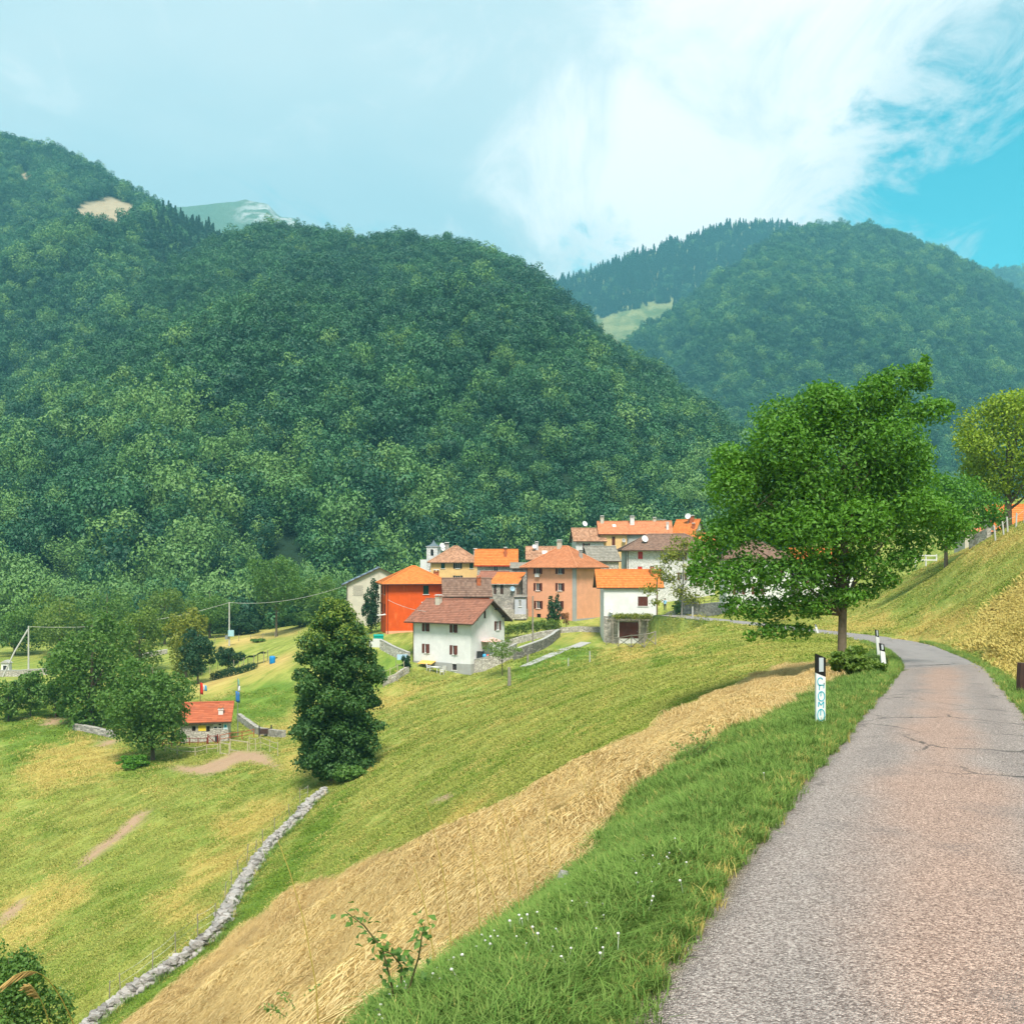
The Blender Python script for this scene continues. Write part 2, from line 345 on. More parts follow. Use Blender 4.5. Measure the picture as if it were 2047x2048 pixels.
DIRT = [[(330, 1528), (400, 1530), (460, 1505), (520, 1500), (570, 1540), (520, 1530), (480, 1525), (420, 1550), (370, 1545)], [(155, 1720), (200, 1690), (270, 1630), (300, 1618), (290, 1640), (240, 1680), (170, 1730)], [(80, 1440), (120, 1430), (130, 1440), (90, 1455)], [(0, 1830), (40, 1800), (50, 1815), (0, 1860)], [(200, 1480), (225, 1473), (230, 1485), (205, 1495)],
        [(845, 1610), (900, 1585), (905, 1600)]]
LUSH = [[(400, 1400), (470, 1370), (560, 1345), (600, 1380), (590, 1420), (520, 1450), (450, 1430)], [(250, 1490), (330, 1520), (340, 1550), (250, 1560), (200, 1530)], [(0, 1420), (250, 1400), (330, 1470), (180, 1500), (0, 1560)], [(1010, 1345), (1180, 1275), (1200, 1300), (1060, 1370)],
        [(640, 1610), (690, 1560), (720, 1520), (660, 1680), (500, 1850), (300, 2010), (180, 2080), (260, 1990), (480, 1820), (590, 1690)], [(720, 1400), (760, 1310), (830, 1300), (810, 1360)]]
TAN = [[(425, 1296), (470, 1276), (540, 1264), (600, 1258), (600, 1268), (540, 1276), (480, 1288), (440, 1300)], [(500, 1336), (540, 1318), (580, 1306), (585, 1318), (545, 1334)], [(388, 1372), (440, 1352), (480, 1344), (480, 1354), (440, 1366), (400, 1386)]]
def masks(x, y, z):
    px, py = topx(x, y, z); front = y > 1.0
    m = {'hay': softpoly(px, py, HAY1, 5) * front, 'gold': np.maximum.reduce([softpoly(px, py, q, 4, 5) for q in TAN] + [softpoly(px, py, HAY2, 6)]) * front}
    m['verge'] = np.maximum(softpoly(px, py, VERGE, 6), softpoly(px, py, VERGE2, 5))
    rd, bi, sd_ = road_dist(x, y); rd = rd.reshape(np.shape(x))
    m['verge'] = np.where(y < 3.6, 1.0 * (np.abs(rd) < 2.0), m['verge'])
    m['verge'] = np.maximum(m['verge'], (1 - sstep(0.3, 0.7, rd)) * (sd_.reshape(np.shape(x)) < 0))
    m['dry'] = np.zeros(px.shape); m['dirt'] = np.zeros(px.shape); m['lush'] = np.zeros(px.shape)
    for p in DRY: m['dry'] = np.maximum(m['dry'], softpoly(px, py, p, 9, 16) * front)
    for p in DIRT: m['dirt'] = np.maximum(m['dirt'], softpoly(px, py, p, 3, 6) * front)
    for p in LUSH: m['lush'] = np.maximum(m['lush'], softpoly(px, py, p, 9, 14) * front)
    return m
GM = masks(GX.ravel(), GY.ravel(), GZ.ravel())
for k, v in GM.items(): fattr(ground_me, k, v)
def ground_build(n, out):
    p = n.pos()
    fine = n.noise(n.mapping(p, (1, 1, 1)), 5.5, 6, 0.7); mid = n.noise(n.aligned(p, 1.0, 0.4), 0.5, 6, 0.68, 0.6); big = n.noise(p, 0.07, 4, 0.6, 0.4)
    streak = n.noise(n.aligned(p, 1.0, 0.16), 1.1, 6, 0.7, 0.7)
    grass = n.mix(n.ramp(mid, 0.36, 0.66), (0.185, 0.23, 0.040), (0.365, 0.39, 0.085))
    grass = n.mix(n.math('MULTIPLY', n.ramp(streak, 0.46, 0.70), 0.65), grass, (0.56, 0.48, 0.155))
    grass = n.mix(n.math('MULTIPLY', n.ramp(big, 0.46, 0.64), 0.55), grass, (0.19, 0.265, 0.045))
    grass = n.mix(n.math('MULTIPLY', n.ramp(fine, 0.45, 0.68), 0.6), grass, (0.09, 0.13, 0.02))
    c = n.mix(n.math('MULTIPLY', n.attr('lush'), 0.75), grass, n.mix(n.ramp(mid, 0.3, 0.7), (0.075, 0.16, 0.022), (0.17, 0.28, 0.036)))
    c = n.mix(n.math('MULTIPLY', n.attr('dry'), n.ramp(streak, 0.32, 0.56)), c, n.mix(fine, (0.34, 0.27, 0.06), (0.58, 0.45, 0.14)))
    hay = n.mix(n.ramp(n.noise(n.aligned(p, 3.0, 0.6), 1.5, 8, 0.75, 1.0), 0.34, 0.66), (0.34, 0.215, 0.075), (0.66, 0.48, 0.20))
    c = n.mix(n.attr('hay'), c, hay)
    c = n.mix(n.attr('gold'), c, n.mix(n.ramp(mid, 0.3, 0.7), (0.40, 0.27, 0.08), (0.66, 0.49, 0.17)))
    c = n.mix(n.attr('verge'), c, n.mix(fine, (0.055, 0.085, 0.02), (0.10, 0.15, 0.03)))
    c = n.mix(n.attr('dirt'), c, n.mix(fine, (0.36, 0.22, 0.13), (0.50, 0.34, 0.22)))
    h = n.math('ADD', n.math('MULTIPLY', fine, 0.5), n.math('MULTIPLY', streak, 0.9))
    principled(n, out, c, 0.95, n.bump(h, 1.0, 0.28), spec=0.1)
ground = link('ground', ground_me, material('meadow_ground', ground_build)); tag(ground, kind='structure')
# road: a sheet with crown, ragged edges
rows = []; M = 13; wl = fbm(np.arange(NR) * 0.23, np.zeros(NR), 2.0, 4) * 0.12; wr = fbm(np.arange(NR) * 0.21, np.zeros(NR), 8.0, 4) * 0.14
for k in range(NR):
    a = EL[k] + (EL[k] - ER[k]) / (2 * EW[k]) * (0.02 + wl[k]); b = ER[k] + (ER[k] - EL[k]) / (2 * EW[k]) * (0.02 + wr[k])
    for j in range(M):
        f = j / (M - 1); p = a * (1 - f) + b * f; cr = 0.030 * (1 - (2 * f - 1) ** 4)
        rows.append((p[0], p[1], float(zroad(EC[k, 1])) + cr - 0.028))
idr = np.arange(NR * M).reshape(NR, M); q = np.stack([idr[:-1, :-1], idr[:-1, 1:], idr[1:, 1:], idr[1:, :-1]], -1).reshape(-1, 4)
road_me = npmesh('road', rows, q, smooth=True)
f = np.tile(np.linspace(0, 1, M), NR); fattr(road_me, 'across', f); fattr(road_me, 'along', np.repeat(EC[:, 1], M))
def road_build(n, out):
    p = n.pos(); ac = n.attr('across'); al = n.attr('along')
    st = n.add('ShaderNodeTexVoronoi', feature='F1', ins={'Scale': 105.0, 'Randomness': 1.0}); n.l.new(p, st.inputs['Vector'])
    g1 = n.noise(p, 60, 4, 0.75); g2 = n.noise(p, 1.3, 5, 0.6); g3 = n.noise(n.mapping(p, (1, 0.5, 1), (0, 0, -0.35)), 0.55, 4)
    chips = n.ramp(n.add('ShaderNodeSeparateColor', ins={0: st.outputs['Color']}).outputs[0], 0.1, 0.95, False)
    base = n.mix(chips, (0.23, 0.18, 0.16), (0.70, 0.595, 0.535))
    base = n.mix(n.ramp(g1, 0.35, 0.68), n.mix(1.0, base, (0.52, 0.50, 0.50), 'MULTIPLY'), base)
    tr = n.math('ABSOLUTE', n.math('SUBTRACT', ac, 0.48))
    pink = n.math('MULTIPLY', n.math('SUBTRACT', 1.0, n.ramp(n.math('ADD', tr, n.math('MULTIPLY', n.math('SUBTRACT', g3, 0.5), 0.5)), 0.03, 0.30)), n.math('SUBTRACT', 1.0, n.ramp(al, 30.0, 38.0)))
    base = n.mix(n.math('MULTIPLY', pink, 0.55), base, n.mix(1.0, base, (1.35, 0.96, 0.76), 'MULTIPLY'))
    far_ = n.ramp(al, 34.8, 36.2)
    base = n.mix(n.math('MULTIPLY', far_, 0.75), base, (0.30, 0.275, 0.265))
    base = n.mix(n.math('MULTIPLY', n.ramp(g2, 0.52, 0.72), 0.35), base, (0.17, 0.15, 0.145))
    edge = n.ramp(n.math('ADD', n.math('ABSOLUTE', n.math('SUBTRACT', ac, 0.5)), n.math('MULTIPLY', n.math('SUBTRACT', g2, 0.5), 0.06)), 0.455, 0.5)
    base = n.mix(n.math('MULTIPLY', edge, 0.6), base, (0.40, 0.31, 0.17))
    cr = n.add('ShaderNodeTexVoronoi', feature='DISTANCE_TO_EDGE', ins={'Scale': 0.55}); n.l.new(n.vmath('ADD', p, n.add('ShaderNodeVectorMath', operation='SCALE', ins={0: n.add('ShaderNodeTexNoise', ins={'Vector': p, 'Scale': 2.5, 'Detail': 4.0}).outputs['Color'], 'Scale': 0.5}).outputs[0]), cr.inputs['Vector'])
    crack = n.math('MULTIPLY', n.math('SUBTRACT', 1.0, n.ramp(cr.outputs['Distance'], 0.004, 0.02)), n.ramp(n.noise(p, 0.22, 3), 0.5, 0.62))
    base = n.mix(n.math('MULTIPLY', crack, 0.8), base, (0.06, 0.052, 0.05))
    track = n.math('SUBTRACT', 1.0, n.ramp(n.math('ABSOLUTE', n.math('SUBTRACT', n.math('ABSOLUTE', n.math('SUBTRACT', ac, 0.5)), 0.27)), 0.02, 0.14))
    base = n.mix(n.math('MULTIPLY', track, n.math('MULTIPLY', n.ramp(g3, 0.35, 0.65), 0.4)), base, n.mix(1.0, base, (0.66, 0.66, 0.68), 'MULTIPLY'))
    h = n.math('ADD', n.math('MULTIPLY', st.outputs['Distance'], -6.0), g1)
    principled(n, out, base, 0.88, n.bump(h, 0.55, 0.012), spec=0.25)
road = link('road', road_me, material('road_asphalt', road_build)); tag(road, kind='structure')
sol = road.modifiers.new('thick', 'SOLIDIFY'); sol.thickness = 0.05; sol.offset = -1
# ------------------------------------------------------------------ mountains
CLEAR = {'left_mountain': [[(146, 418), (170, 408), (190, 402), (215, 394), (250, 404), (276, 418), (268, 436), (244, 446), (212, 452), (200, 458), (176, 452), (152, 440)], [(36, 350), (60, 344), (70, 356), (44, 362)]],
         'right_mountain': [[(1195, 640), (1240, 625), (1300, 612), (1345, 608), (1345, 625), (1330, 660), (1290, 700), (1200, 700)], [(1180, 652), (1240, 625), (1220, 700)]]}
class Hill:
    def __init__(s, name, cols, prof=1.0, rough=1.0, rows=56, step=7, seed=1.0, tree=8.0, gul=0.12, back=0.45):
        c = np.array(cols, float)          # px, ridge row, ridge depth, foot depth, foot height
        px = np.arange(c[0, 0], c[-1, 0] + 1, step)
        L = [np.interp(px, c[:, 0], c[:, k]) for k in range(5)]
        ker = np.hanning(9); ker /= ker.sum()
        for k in (1, 2, 3, 4): L[k] = np.convolve(np.pad(L[k], 4, mode='edge'), ker, 'valid')
        u = (px - CX) / F; t = np.concatenate([np.linspace(0, 1, rows), 1 + np.linspace(0.06, 1, 10)])
        Tt, U = np.meshgrid(t, u, indexing='ij')
        dr, db, zb = L[2][None, :], L[3][None, :], L[4][None, :]
        zr = (HY - L[1])[None, :] / F * dr - tree
        D = db + (dr - db) * np.minimum(Tt, 1) + np.maximum(Tt - 1, 0) * (dr - db) * 0.9
        Z = zb + (zr - zb) * np.minimum(Tt, 1) ** prof - np.maximum(Tt - 1, 0) * (zr - zb) * back
        X = U * D
        w = np.clip(np.sin(np.pi * np.clip(Tt, 0, 1)), 0, 1) ** 0.7
        H = (zr - zb)
        g = fbm(X / 170.0 + seed * 7, D / 420.0, seed, 4) * gul * 2.4 * H + fbm(X / 45.0, D / 60.0, seed + 4, 3) * 9.0 * rough
        g = g + (np.abs(fbm(X / 120.0 + D / 500.0, D / 700.0, seed + 9, 2)) - 0.1) * gul * 1.6 * H
        Z = Z + g * w + fbm(X / 30.0, D / 30.0, seed + 2, 2) * 4.0 * rough * (Tt > 0.9)
        s.X, s.Y, s.Z, s.T = X, D, Z, Tt; s.name = name
        m, k = X.shape; idx = np.arange(m * k).reshape(m, k)
        s.q = np.stack([idx[:-1, :-1], idx[:-1, 1:], idx[1:, 1:], idx[1:, :-1]], -1).reshape(-1, 4)
        s.V = np.stack([X.ravel(), D.ravel(), Z.ravel()], 1)
    def link(s, mat, parent=None):
        me = npmesh(s.name, s.V, s.q, smooth=True)
        px, py = topx(s.V[:, 0], s.V[:, 1], s.V[:, 2]); cl = np.zeros(px.shape)
        for p in CLEAR.get(s.name, []): cl = np.maximum(cl, softpoly(px, py, p, 3, 5))
        fattr(me, 'clearing', cl)
        o = link(s.name, me, mat, parent); return tag(o, kind='structure')
    def scatter(s, dens, rng, tmax=1.12):
        V = s.V; a, b, c, d = (V[s.q[:, k]] for k in range(4))
        ar = np.linalg.norm(np.cross((c - a)[:, :2], (d - b)[:, :2])[:, None] if False else np.cross(c - a, d - b), axis=1) / 2
        tm = s.T.ravel()[s.q[:, 0]]; ar = ar * (tm < tmax)
        k = int(ar.sum() * dens); f = rng.choice(len(ar), k, p=ar / ar.sum())
        u = rng.random(k)[:, None]; v = rng.random(k)[:, None]
        return (a[f] * (1 - u) + b[f] * u) * (1 - v) + (d[f] * (1 - u) + c[f] * u) * v
HC = Hill('forest_hill', [(-260, 930, 430, 262, -16), (-100, 860, 470, 255, -15), (0, 800, 510, 250, -15), (100, 715, 560, 250, -14), (200, 630, 620, 250, -13), (300, 562, 680, 250, -12), (400, 502, 730, 252, -12), (500, 462, 760, 256, -12), (610, 450, 770, 260, -12), (700, 463, 760, 262, -11),
      (800, 477, 750, 264, -11), (900, 482, 730, 266, -10), (960, 495, 715, 268, -10), (1010, 520, 700, 270, -10), (1060, 553, 680, 272, -9), (1120, 600, 650, 274, -8), (1200, 660, 610, 276, -7), (1300, 738, 560, 280, -5), (1400, 812, 510, 284, -3), (1490, 880, 470, 288, 0), (1600, 980, 430, 292, 2), (1750, 1100, 400, 296, 5)], prof=0.93, seed=2.0, tree=9)
HLm = Hill('left_mountain', [(-420, 120, 1400, 528, 0), (-120, 235, 1288, 517, 10), (0, 272, 1232, 517, 20), (60, 288, 1210, 517, 24), (120, 302, 1187, 522, 30), (200, 346, 1165, 528, 40), (280, 392, 1131, 539, 50), (350, 432, 1109, 550, 60), (420, 462, 1086, 572, 70), (470, 492, 1064, 594, 80), (540, 540, 1053, 616, 80), (640, 620, 1042, 660, 80)], prof=0.95, seed=5.0, tree=9)
HRf = Hill('right_hill', [(1080, 860, 1380, 738, -5), (1200, 720, 1463, 738, -5), (1290, 665, 1518, 738, -5), (1370, 612, 1573, 738, 0), (1460, 545, 1642, 738, 0), (1540, 482, 1697, 738, 5), (1600, 455, 1739, 738, 5), (1650, 448, 1753, 738, 5), (1720, 452, 1753, 746, 8), (1800, 472, 1725, 753, 10), (1880, 502, 1684, 767, 12), (1960, 548, 1642, 781, 15), (2047, 598, 1601, 795, 18), (2200, 680, 1546, 824, 20), (2420, 790, 1490, 852, 20)], prof=0.92, seed=9.0, tree=9)
HRb = Hill('right_mountain', [(960, 640, 2244, 1500, 60), (1060, 578, 2244, 1500, 60), (1120, 563, 2244, 1500, 60), (1250, 515, 2258, 1515, 60), (1400, 465, 2285, 1530, 60), (1480, 445, 2312, 1545, 60), (1560, 443, 2312, 1560, 60), (1640, 470, 2285, 1575, 60), (1760, 560, 2244, 1590, 60), (1900, 680, 2176, 1590, 60)], prof=1.0, seed=13.0, tree=11, gul=0.03)
HFr = Hill('far_right_mountain', [(1860, 620, 2944, 2176, 150), (1950, 548, 2944, 2176, 150), (2000, 540, 2944, 2176, 150), (2047, 543, 2944, 2176, 150), (2300, 500, 2944, 2176, 150)], rows=30, seed=17.0, tree=10)
HFc = Hill('far_ridge', [(960, 560, 3105, 2640, 300), (1050, 552, 3105, 2640, 300), (1085, 556, 3105, 2640, 300), (1140, 568, 3105, 2640, 300), (1300, 590, 3105, 2640, 300)], rows=20, seed=19.0, tree=0, rough=0.3, gul=0.01)
HPk = Hill('rocky_peak', [(250, 520, 2912, 2240, 520), (330, 425, 2912, 2240, 560), (352, 415, 2912, 2240, 580), (400, 411, 2912, 2240, 600), (440, 406, 2912, 2240, 600), (470, 404, 2912, 2240, 600), (492, 398, 2912, 2240, 600), (500, 402, 2912, 2240, 600), (536, 408, 2912, 2240, 600), (552, 426, 2912, 2240, 600), (562, 434, 2912, 2240, 600), (588, 436, 2912, 2240, 600), (596, 440, 2912, 2240, 600), (600, 470, 2912, 2240, 560), (700, 560, 2912, 2240, 520)], step=2, rows=70, seed=23.0, tree=0, rough=0.8, gul=0.05, prof=1.0)
def soil_build(n, out):
    p = n.pos(); c = n.mix(n.noise(p, 0.05, 5), (0.012, 0.030, 0.018), (0.03, 0.055, 0.028))
    c = n.mix(n.attr('clearing'), c, n.mix(n.noise(p, 0.12, 6, 0.7), (0.26, 0.20, 0.12), (0.44, 0.36, 0.24)))
    principled(n, out, c, 1.0, n.bump(n.noise(p, 0.3, 5), 0.5, 2.0), spec=0.0)
soil = material('forest_floor', soil_build)
def alp_build(n, out):
    p = n.pos(); principled(n, out, n.mix(n.ramp(n.noise(p, 0.03, 6, 0.65), 0.35, 0.65), (0.10, 0.14, 0.05), (0.23, 0.24, 0.10)), 1.0, n.bump(n.noise(p, 0.2, 5), 0.6, 3.0), spec=0.0)
alp = material('alpine_grass', alp_build)
def peak_build(n, out):
    p = n.pos(); g = n.add('ShaderNodeNewGeometry'); sp = n.add('ShaderNodeSeparateXYZ'); n.l.new(p, sp.inputs[0])
    st = n.noise(n.mapping(p, (1, 1, 0.12)), 0.03, 6, 0.7)
    band = n.math('MULTIPLY', n.ramp(n.math('ADD', sp.outputs[2], n.math('MULTIPLY', sp.outputs[0], 0.22)), 770, 830), n.ramp(n.math('ADD', sp.outputs[0], n.math('MULTIPLY', st, 60)), -800, -690))
    c = n.mix(n.math('MULTIPLY', band, n.ramp(st, 0.42, 0.6)), n.mix(n.noise(p, 0.01, 5), (0.06, 0.10, 0.05), (0.12, 0.16, 0.08)), (0.40, 0.40, 0.38))
    principled(n, out, c, 1.0, n.bump(st, 1.0, 14.0), spec=0.0)
HC.link(soil); HLm.link(soil); HRf.link(soil); HRb.link(alp); HFr.link(soil); HFc.link(alp); HPk.link(material('peak_rock', peak_build))
# ================================================================== FOLIAGE
rng = np.random.default_rng(11)
def unit(v): return v / np.maximum(np.linalg.norm(v, axis=1), 1e-9)[:, None]
def sphere(k): return unit(rng.normal(size=(k, 3)))
def leaf_arrays(P, Nn, size, spread=0.7, fold=0.25, aspect=0.62, droop=0.0):
    """one kite-shaped, slightly folded leaf at each point: 4 vertices, 2 triangles"""
    k = len(P); nr = unit(Nn * (1 - spread) + sphere(k) * spread)
    t = unit(np.cross(nr, sphere(k))); t[:, 2] -= droop; t = unit(t - nr * np.sum(t * nr, 1)[:, None]); b = np.cross(nr, t)
    s = (size * (0.65 + 0.7 * rng.random(k)))[:, None] if np.isscalar(size) else (size * (0.7 + 0.6 * rng.random(k)))[:, None]
    a0 = P - t * s * 0.5; a2 = P + t * s * 0.5; up = nr * s * fold
    a1 = P + b * s * aspect * 0.5 + up * 0.6; a3 = P - b * s * aspect * 0.5 + up * 0.6
    V = np.stack([a0, a1, a2, a3], 1).reshape(-1, 3)
    i = np.arange(k) * 4; tr = np.stack([np.stack([i, i + 1, i + 2], 1), np.stack([i, i + 2, i + 3], 1)], 1).reshape(-1, 3)
    return V, tr
def foliage_mesh(name, lobes, count, size, spread=0.65, shell=0.45, mat=None, aspect=0.62, droop=0.0, flat=0.0):
    """lobes: (x, y, z, rx, ry, rz); leaves sit in the outer shell of every lobe, more of them on big lobes"""
    L = np.array(lobes, float); wgt = (L[:, 3] * L[:, 4] * L[:, 5]) ** (2 / 3); k = rng.choice(len(L), count, p=wgt / wgt.sum())
    n_ = sphere(count); n_[:, 2] += 0.18; n_ = unit(n_); r = 1 - shell * rng.random(count) ** 1.6
    wob = 1 + 0.16 * np.sin(n_[:, 0] * 5 + k) * np.cos(n_[:, 1] * 6 + k * 2.0) + 0.10 * rng.normal(size=count)
    P = L[k, :3] + n_ * L[k, 3:] * (r * wob)[:, None]
    nn = unit(n_ / L[k, 3:]); nn[:, 2] += flat; nn = unit(nn)
    V, tr = leaf_arrays(P, nn, size, spread, aspect=aspect, droop=droop)
    me = npmesh(name, V, tris=tr)
    lr = rng.random(len(L)); fattr(me, 'leafvar', np.repeat(0.5 * rng.random(count) + 0.5 * lr[k], 4))
    if mat: me.materials.append(mat)
    return me
def crown_lobes(rx, rz, nl, seed, zc=0.0, lobe=0.42, top=1.0, irregular=False):
    r = np.random.default_rng(seed); out = [(0, 0, zc, rx * 0.66, rx * 0.66, rz * 0.7)]
    for i in range(nl):
        z = 1 - 2 * (i + 0.5) / nl; a = i * 2.39996 + r.random() * 0.8; q = math.sqrt(1 - z * z)
        s = lobe * (0.5 + 0.8 * r.random()); k = 0.58 + 0.34 * r.random()
        out.append((math.cos(a) * q * rx * k, math.sin(a) * q * rx * k, zc + z * rz * k * (top if z > 0 else 1.05), rx * s, rx * s, rz * s * 0.8))
        if irregular and r.random() < 0.7:
            b = a + r.uniform(-0.5, 0.5); e = k + s * 0.62; out.append((math.cos(b) * q * rx * e, math.sin(b) * q * rx * e, zc + z * rz * e * 0.95, rx * s * 0.45, rx * s * 0.45, rz * s * 0.4))
    return out
def prototype(me, coll):
    o = bpy.data.objects.new(me.name, me); coll.objects.link(o); return o
GNC = {}
def scatter_group(coll):
    if coll.name in GNC: return GNC[coll.name]
    g = bpy.data.node_groups.new('scatter_' + coll.name, 'GeometryNodeTree')
    g.interface.new_socket('Geometry', in_out='INPUT', socket_type='NodeSocketGeometry'); g.interface.new_socket('Geometry', in_out='OUTPUT', socket_type='NodeSocketGeometry')
    nd = g.nodes; gi = nd.new('NodeGroupInput'); go = nd.new('NodeGroupOutput'); ip = nd.new('GeometryNodeInstanceOnPoints'); ci = nd.new('GeometryNodeCollectionInfo')
    ci.inputs['Collection'].default_value = coll; ci.inputs['Separate Children'].default_value = True; ci.inputs['Reset Children'].default_value = True
    ip.inputs['Pick Instance'].default_value = True
    def at(nm, dt):
        a = nd.new('GeometryNodeInputNamedAttribute'); a.data_type = dt; a.inputs['Name'].default_value = nm; return a.outputs['Attribute']
    L = g.links; L.new(gi.outputs[0], ip.inputs['Points']); L.new(ci.outputs[0], ip.inputs['Instance']); L.new(at('pick', 'INT'), ip.inputs['Instance Index'])
    L.new(at('turn', 'FLOAT_VECTOR'), ip.inputs['Rotation']); L.new(at('size', 'FLOAT_VECTOR'), ip.inputs['Scale']); L.new(ip.outputs[0], go.inputs[0])
    GNC[coll.name] = g; return g
def scatter(name, coll, P, turn, size, pick, parent=None):
    me = bpy.data.meshes.new(name); P = np.asarray(P, np.float32); me.vertices.add(len(P)); me.vertices.foreach_set('co', P.ravel())
    for nm, v in (('turn', turn), ('size', size)):
        a = me.attributes.new(nm, 'FLOAT_VECTOR', 'POINT'); a.data.foreach_set('vector', np.asarray(v, np.float32).ravel())
    a = me.attributes.new('pick', 'INT', 'POINT'); a.data.foreach_set('value', np.asarray(pick, np.int32))
    o = link(name, me, None, parent); m = o.modifiers.new('scatter', 'NODES'); m.node_group = scatter_group(coll)
    return tag(o, kind='stuff')
# ------------------------------------------------------------------ the far woods
BR = bpy.data.collections.new('broadleaf_far'); CO = bpy.data.collections.new('conifer_far')
m_forest = leafmat('leaf_forest', (0.009, 0.050, 0.034), (0.062, 0.165, 0.062), 0.10, 0.65, 0.011, tip=(1.3, 1.4, 1.1))
m_forest2 = leafmat('leaf_forest_light', (0.075, 0.18, 0.058), (0.165, 0.275, 0.08), 0.12, 0.6, 0.011, tip=(1.35, 1.4, 1.0))
m_spruce = leafmat('leaf_spruce', (0.010, 0.045, 0.028), (0.022, 0.070, 0.036), 0.1, 0.7, 0.01)
for k in range(7):
    lobes = crown_lobes(1.0, 1.12 if k < 5 else 1.5, 10 + k % 3 * 2, 40 + k, 0.15, 0.44)
    prototype(foliage_mesh('far_crown_%d' % k, lobes, 1500, 0.135, 0.30, 0.22, m_forest if k < 5 else m_forest2), BR)
for k in range(3):
    cnt = 1100; h = rng.random(cnt) ** 0.8; a = rng.random(cnt) * 6.283; rr = (1 - h) * 0.95 * (0.35 + 0.65 * rng.random(cnt) ** 0.5) * (0.85 + 0.25 * np.sin(h * 34 + a)) + 0.03
    P = np.stack([np.cos(a) * rr, np.sin(a) * rr, h * 4.2 - 1.2 - rr * 0.35], 1); nn = np.stack([np.cos(a), np.sin(a), np.full(cnt, 0.5)], 1)
    V, tr = leaf_arrays(P, unit(nn), 0.26, 0.45, aspect=0.5, droop=0.4); me = npmesh('far_spruce_%d' % k, V, tris=tr); fattr(me, 'leafvar', np.repeat(rng.random(cnt), 4)); me.materials.append(m_spruce); prototype(me, CO)
def wood(name, hill, dens, rad, conifer=None, light=0.15, drop=None, tmax=1.1, lightfoot=0.0):
    P = hill.scatter(dens, rng, tmax); px, py = topx(P[:, 0], P[:, 1], P[:, 2])
    keep = np.ones(len(P), bool)
    for poly in CLEAR.get(hill.name, []):
        for dy in (0, -9, -18): keep &= ~inpoly(px, py + dy, poly)
    if drop is not None: keep &= ~drop(P, px, py)
    P = P[keep]; px = px[keep]; py = py[keep]; k = len(P)
    s = rad * (0.72 + 0.62 * rng.random(k) ** 1.5); s = s * (0.8 + 0.5 * vnoise(P[:, 0] / 40, P[:, 1] / 40, 3.0))
    size = np.stack([s, s, s * (0.9 + 0.35 * rng.random(k))], 1)
    turn = np.stack([rng.normal(size=k) * 0.08, rng.normal(size=k) * 0.08, rng.random(k) * 6.283], 1)
    P = P + np.array([0, 0, 1.0]) * (s * 0.85)[:, None]
    pl_ = light + lightfoot * sstep(700, 1150, py)
    pick = np.where(rng.random(k) < pl_, 5 + rng.integers(0, 2, k), rng.integers(0, 5, k))
    if conifer is not None:
        con = conifer(P, px, py) > rng.random(k)
    else: con = np.zeros(k, bool)
    o = scatter(name, BR, P[~con], turn[~con], size[~con], pick[~con])
    if con.any():
        c = scatter(name.replace('wood', 'spruces'), CO, P[con], turn[con] * 0.3, size[con] * np.array([0.62, 0.62, 0.52]), rng.integers(0, 3, con.sum()))
    return o
wood('hillside_wood', HC, 0.024, 5.2, light=0.05, lightfoot=0.42)
wood('mountain_wood', HLm, 0.014, 6.6, conifer=lambda P, x, y: inpoly(x, y, [(330, 400), (480, 440), (520, 520), (440, 600), (330, 600), (290, 480)]) * 0.85)
wood('right_hill_wood', HRf, 0.0105, 7.6, light=0.10)
wood('right_mountain_wood', HRb, 0.018, 8.0, conifer=lambda P, x, y: 0.95 + 0 * x)
wood('far_right_wood', HFr, 0.0045, 11.0)
k = 1500; fy = 226 + 62 * rng.random(k); fx = fy * ((-260 + 2100 * rng.random(k)) - CX) / F; ok = ~((fy < 240) & (fx > -42) & (fx < 70)); fx, fy = fx[ok], fy[ok]; k = len(fx)
s = 4.2 * (0.7 + 0.6 * rng.random(k)); size = np.stack([s, s, s * (0.95 + 0.4 * rng.random(k))], 1)
scatter('valley_wood', BR, np.stack([fx, fy, np.maximum(T(fx, fy), -16.5) + s * 0.8], 1), np.stack([rng.normal(size=k) * 0.08, rng.normal(size=k) * 0.08, rng.random(k) * 6.283], 1), size, np.where(rng.random(k) < 0.5, 5 + rng.integers(0, 2, k), rng.integers(0, 5, k)))
# ------------------------------------------------------------------ single trees
m_bark = plain('bark', (0.16, 0.125, 0.085), 0.95, 0.3, 6.0)
m_bark_grey = plain('bark_grey', (0.26, 0.24, 0.20), 0.95, 0.3, 6.0)
m_walnut = leafmat('leaf_walnut', (0.080, 0.205, 0.026), (0.11, 0.25, 0.032), 0.34, 0.5)
m_linden = leafmat('leaf_linden', (0.048, 0.115, 0.032), (0.062, 0.132, 0.036), 0.22, 0.5)
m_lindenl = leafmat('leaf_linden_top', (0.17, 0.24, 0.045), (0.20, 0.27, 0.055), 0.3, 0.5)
m_maple = leafmat('leaf_maple', (0.19, 0.28, 0.022), (0.23, 0.32, 0.026), 0.3, 0.5)
m_green = leafmat('leaf_green', (0.085, 0.175, 0.040), (0.115, 0.205, 0.046), 0.3, 0.6)
m_lightg = leafmat('leaf_light', (0.115, 0.185, 0.035), (0.145, 0.215, 0.045), 0.3, 0.6)
m_yellowg = leafmat('leaf_yellow', (0.19, 0.215, 0.035), (0.22, 0.24, 0.045), 0.3, 0.6)
m_darkg = leafmat('leaf_dark', (0.020, 0.060, 0.026), (0.028, 0.075, 0.030), 0.15, 0.6)
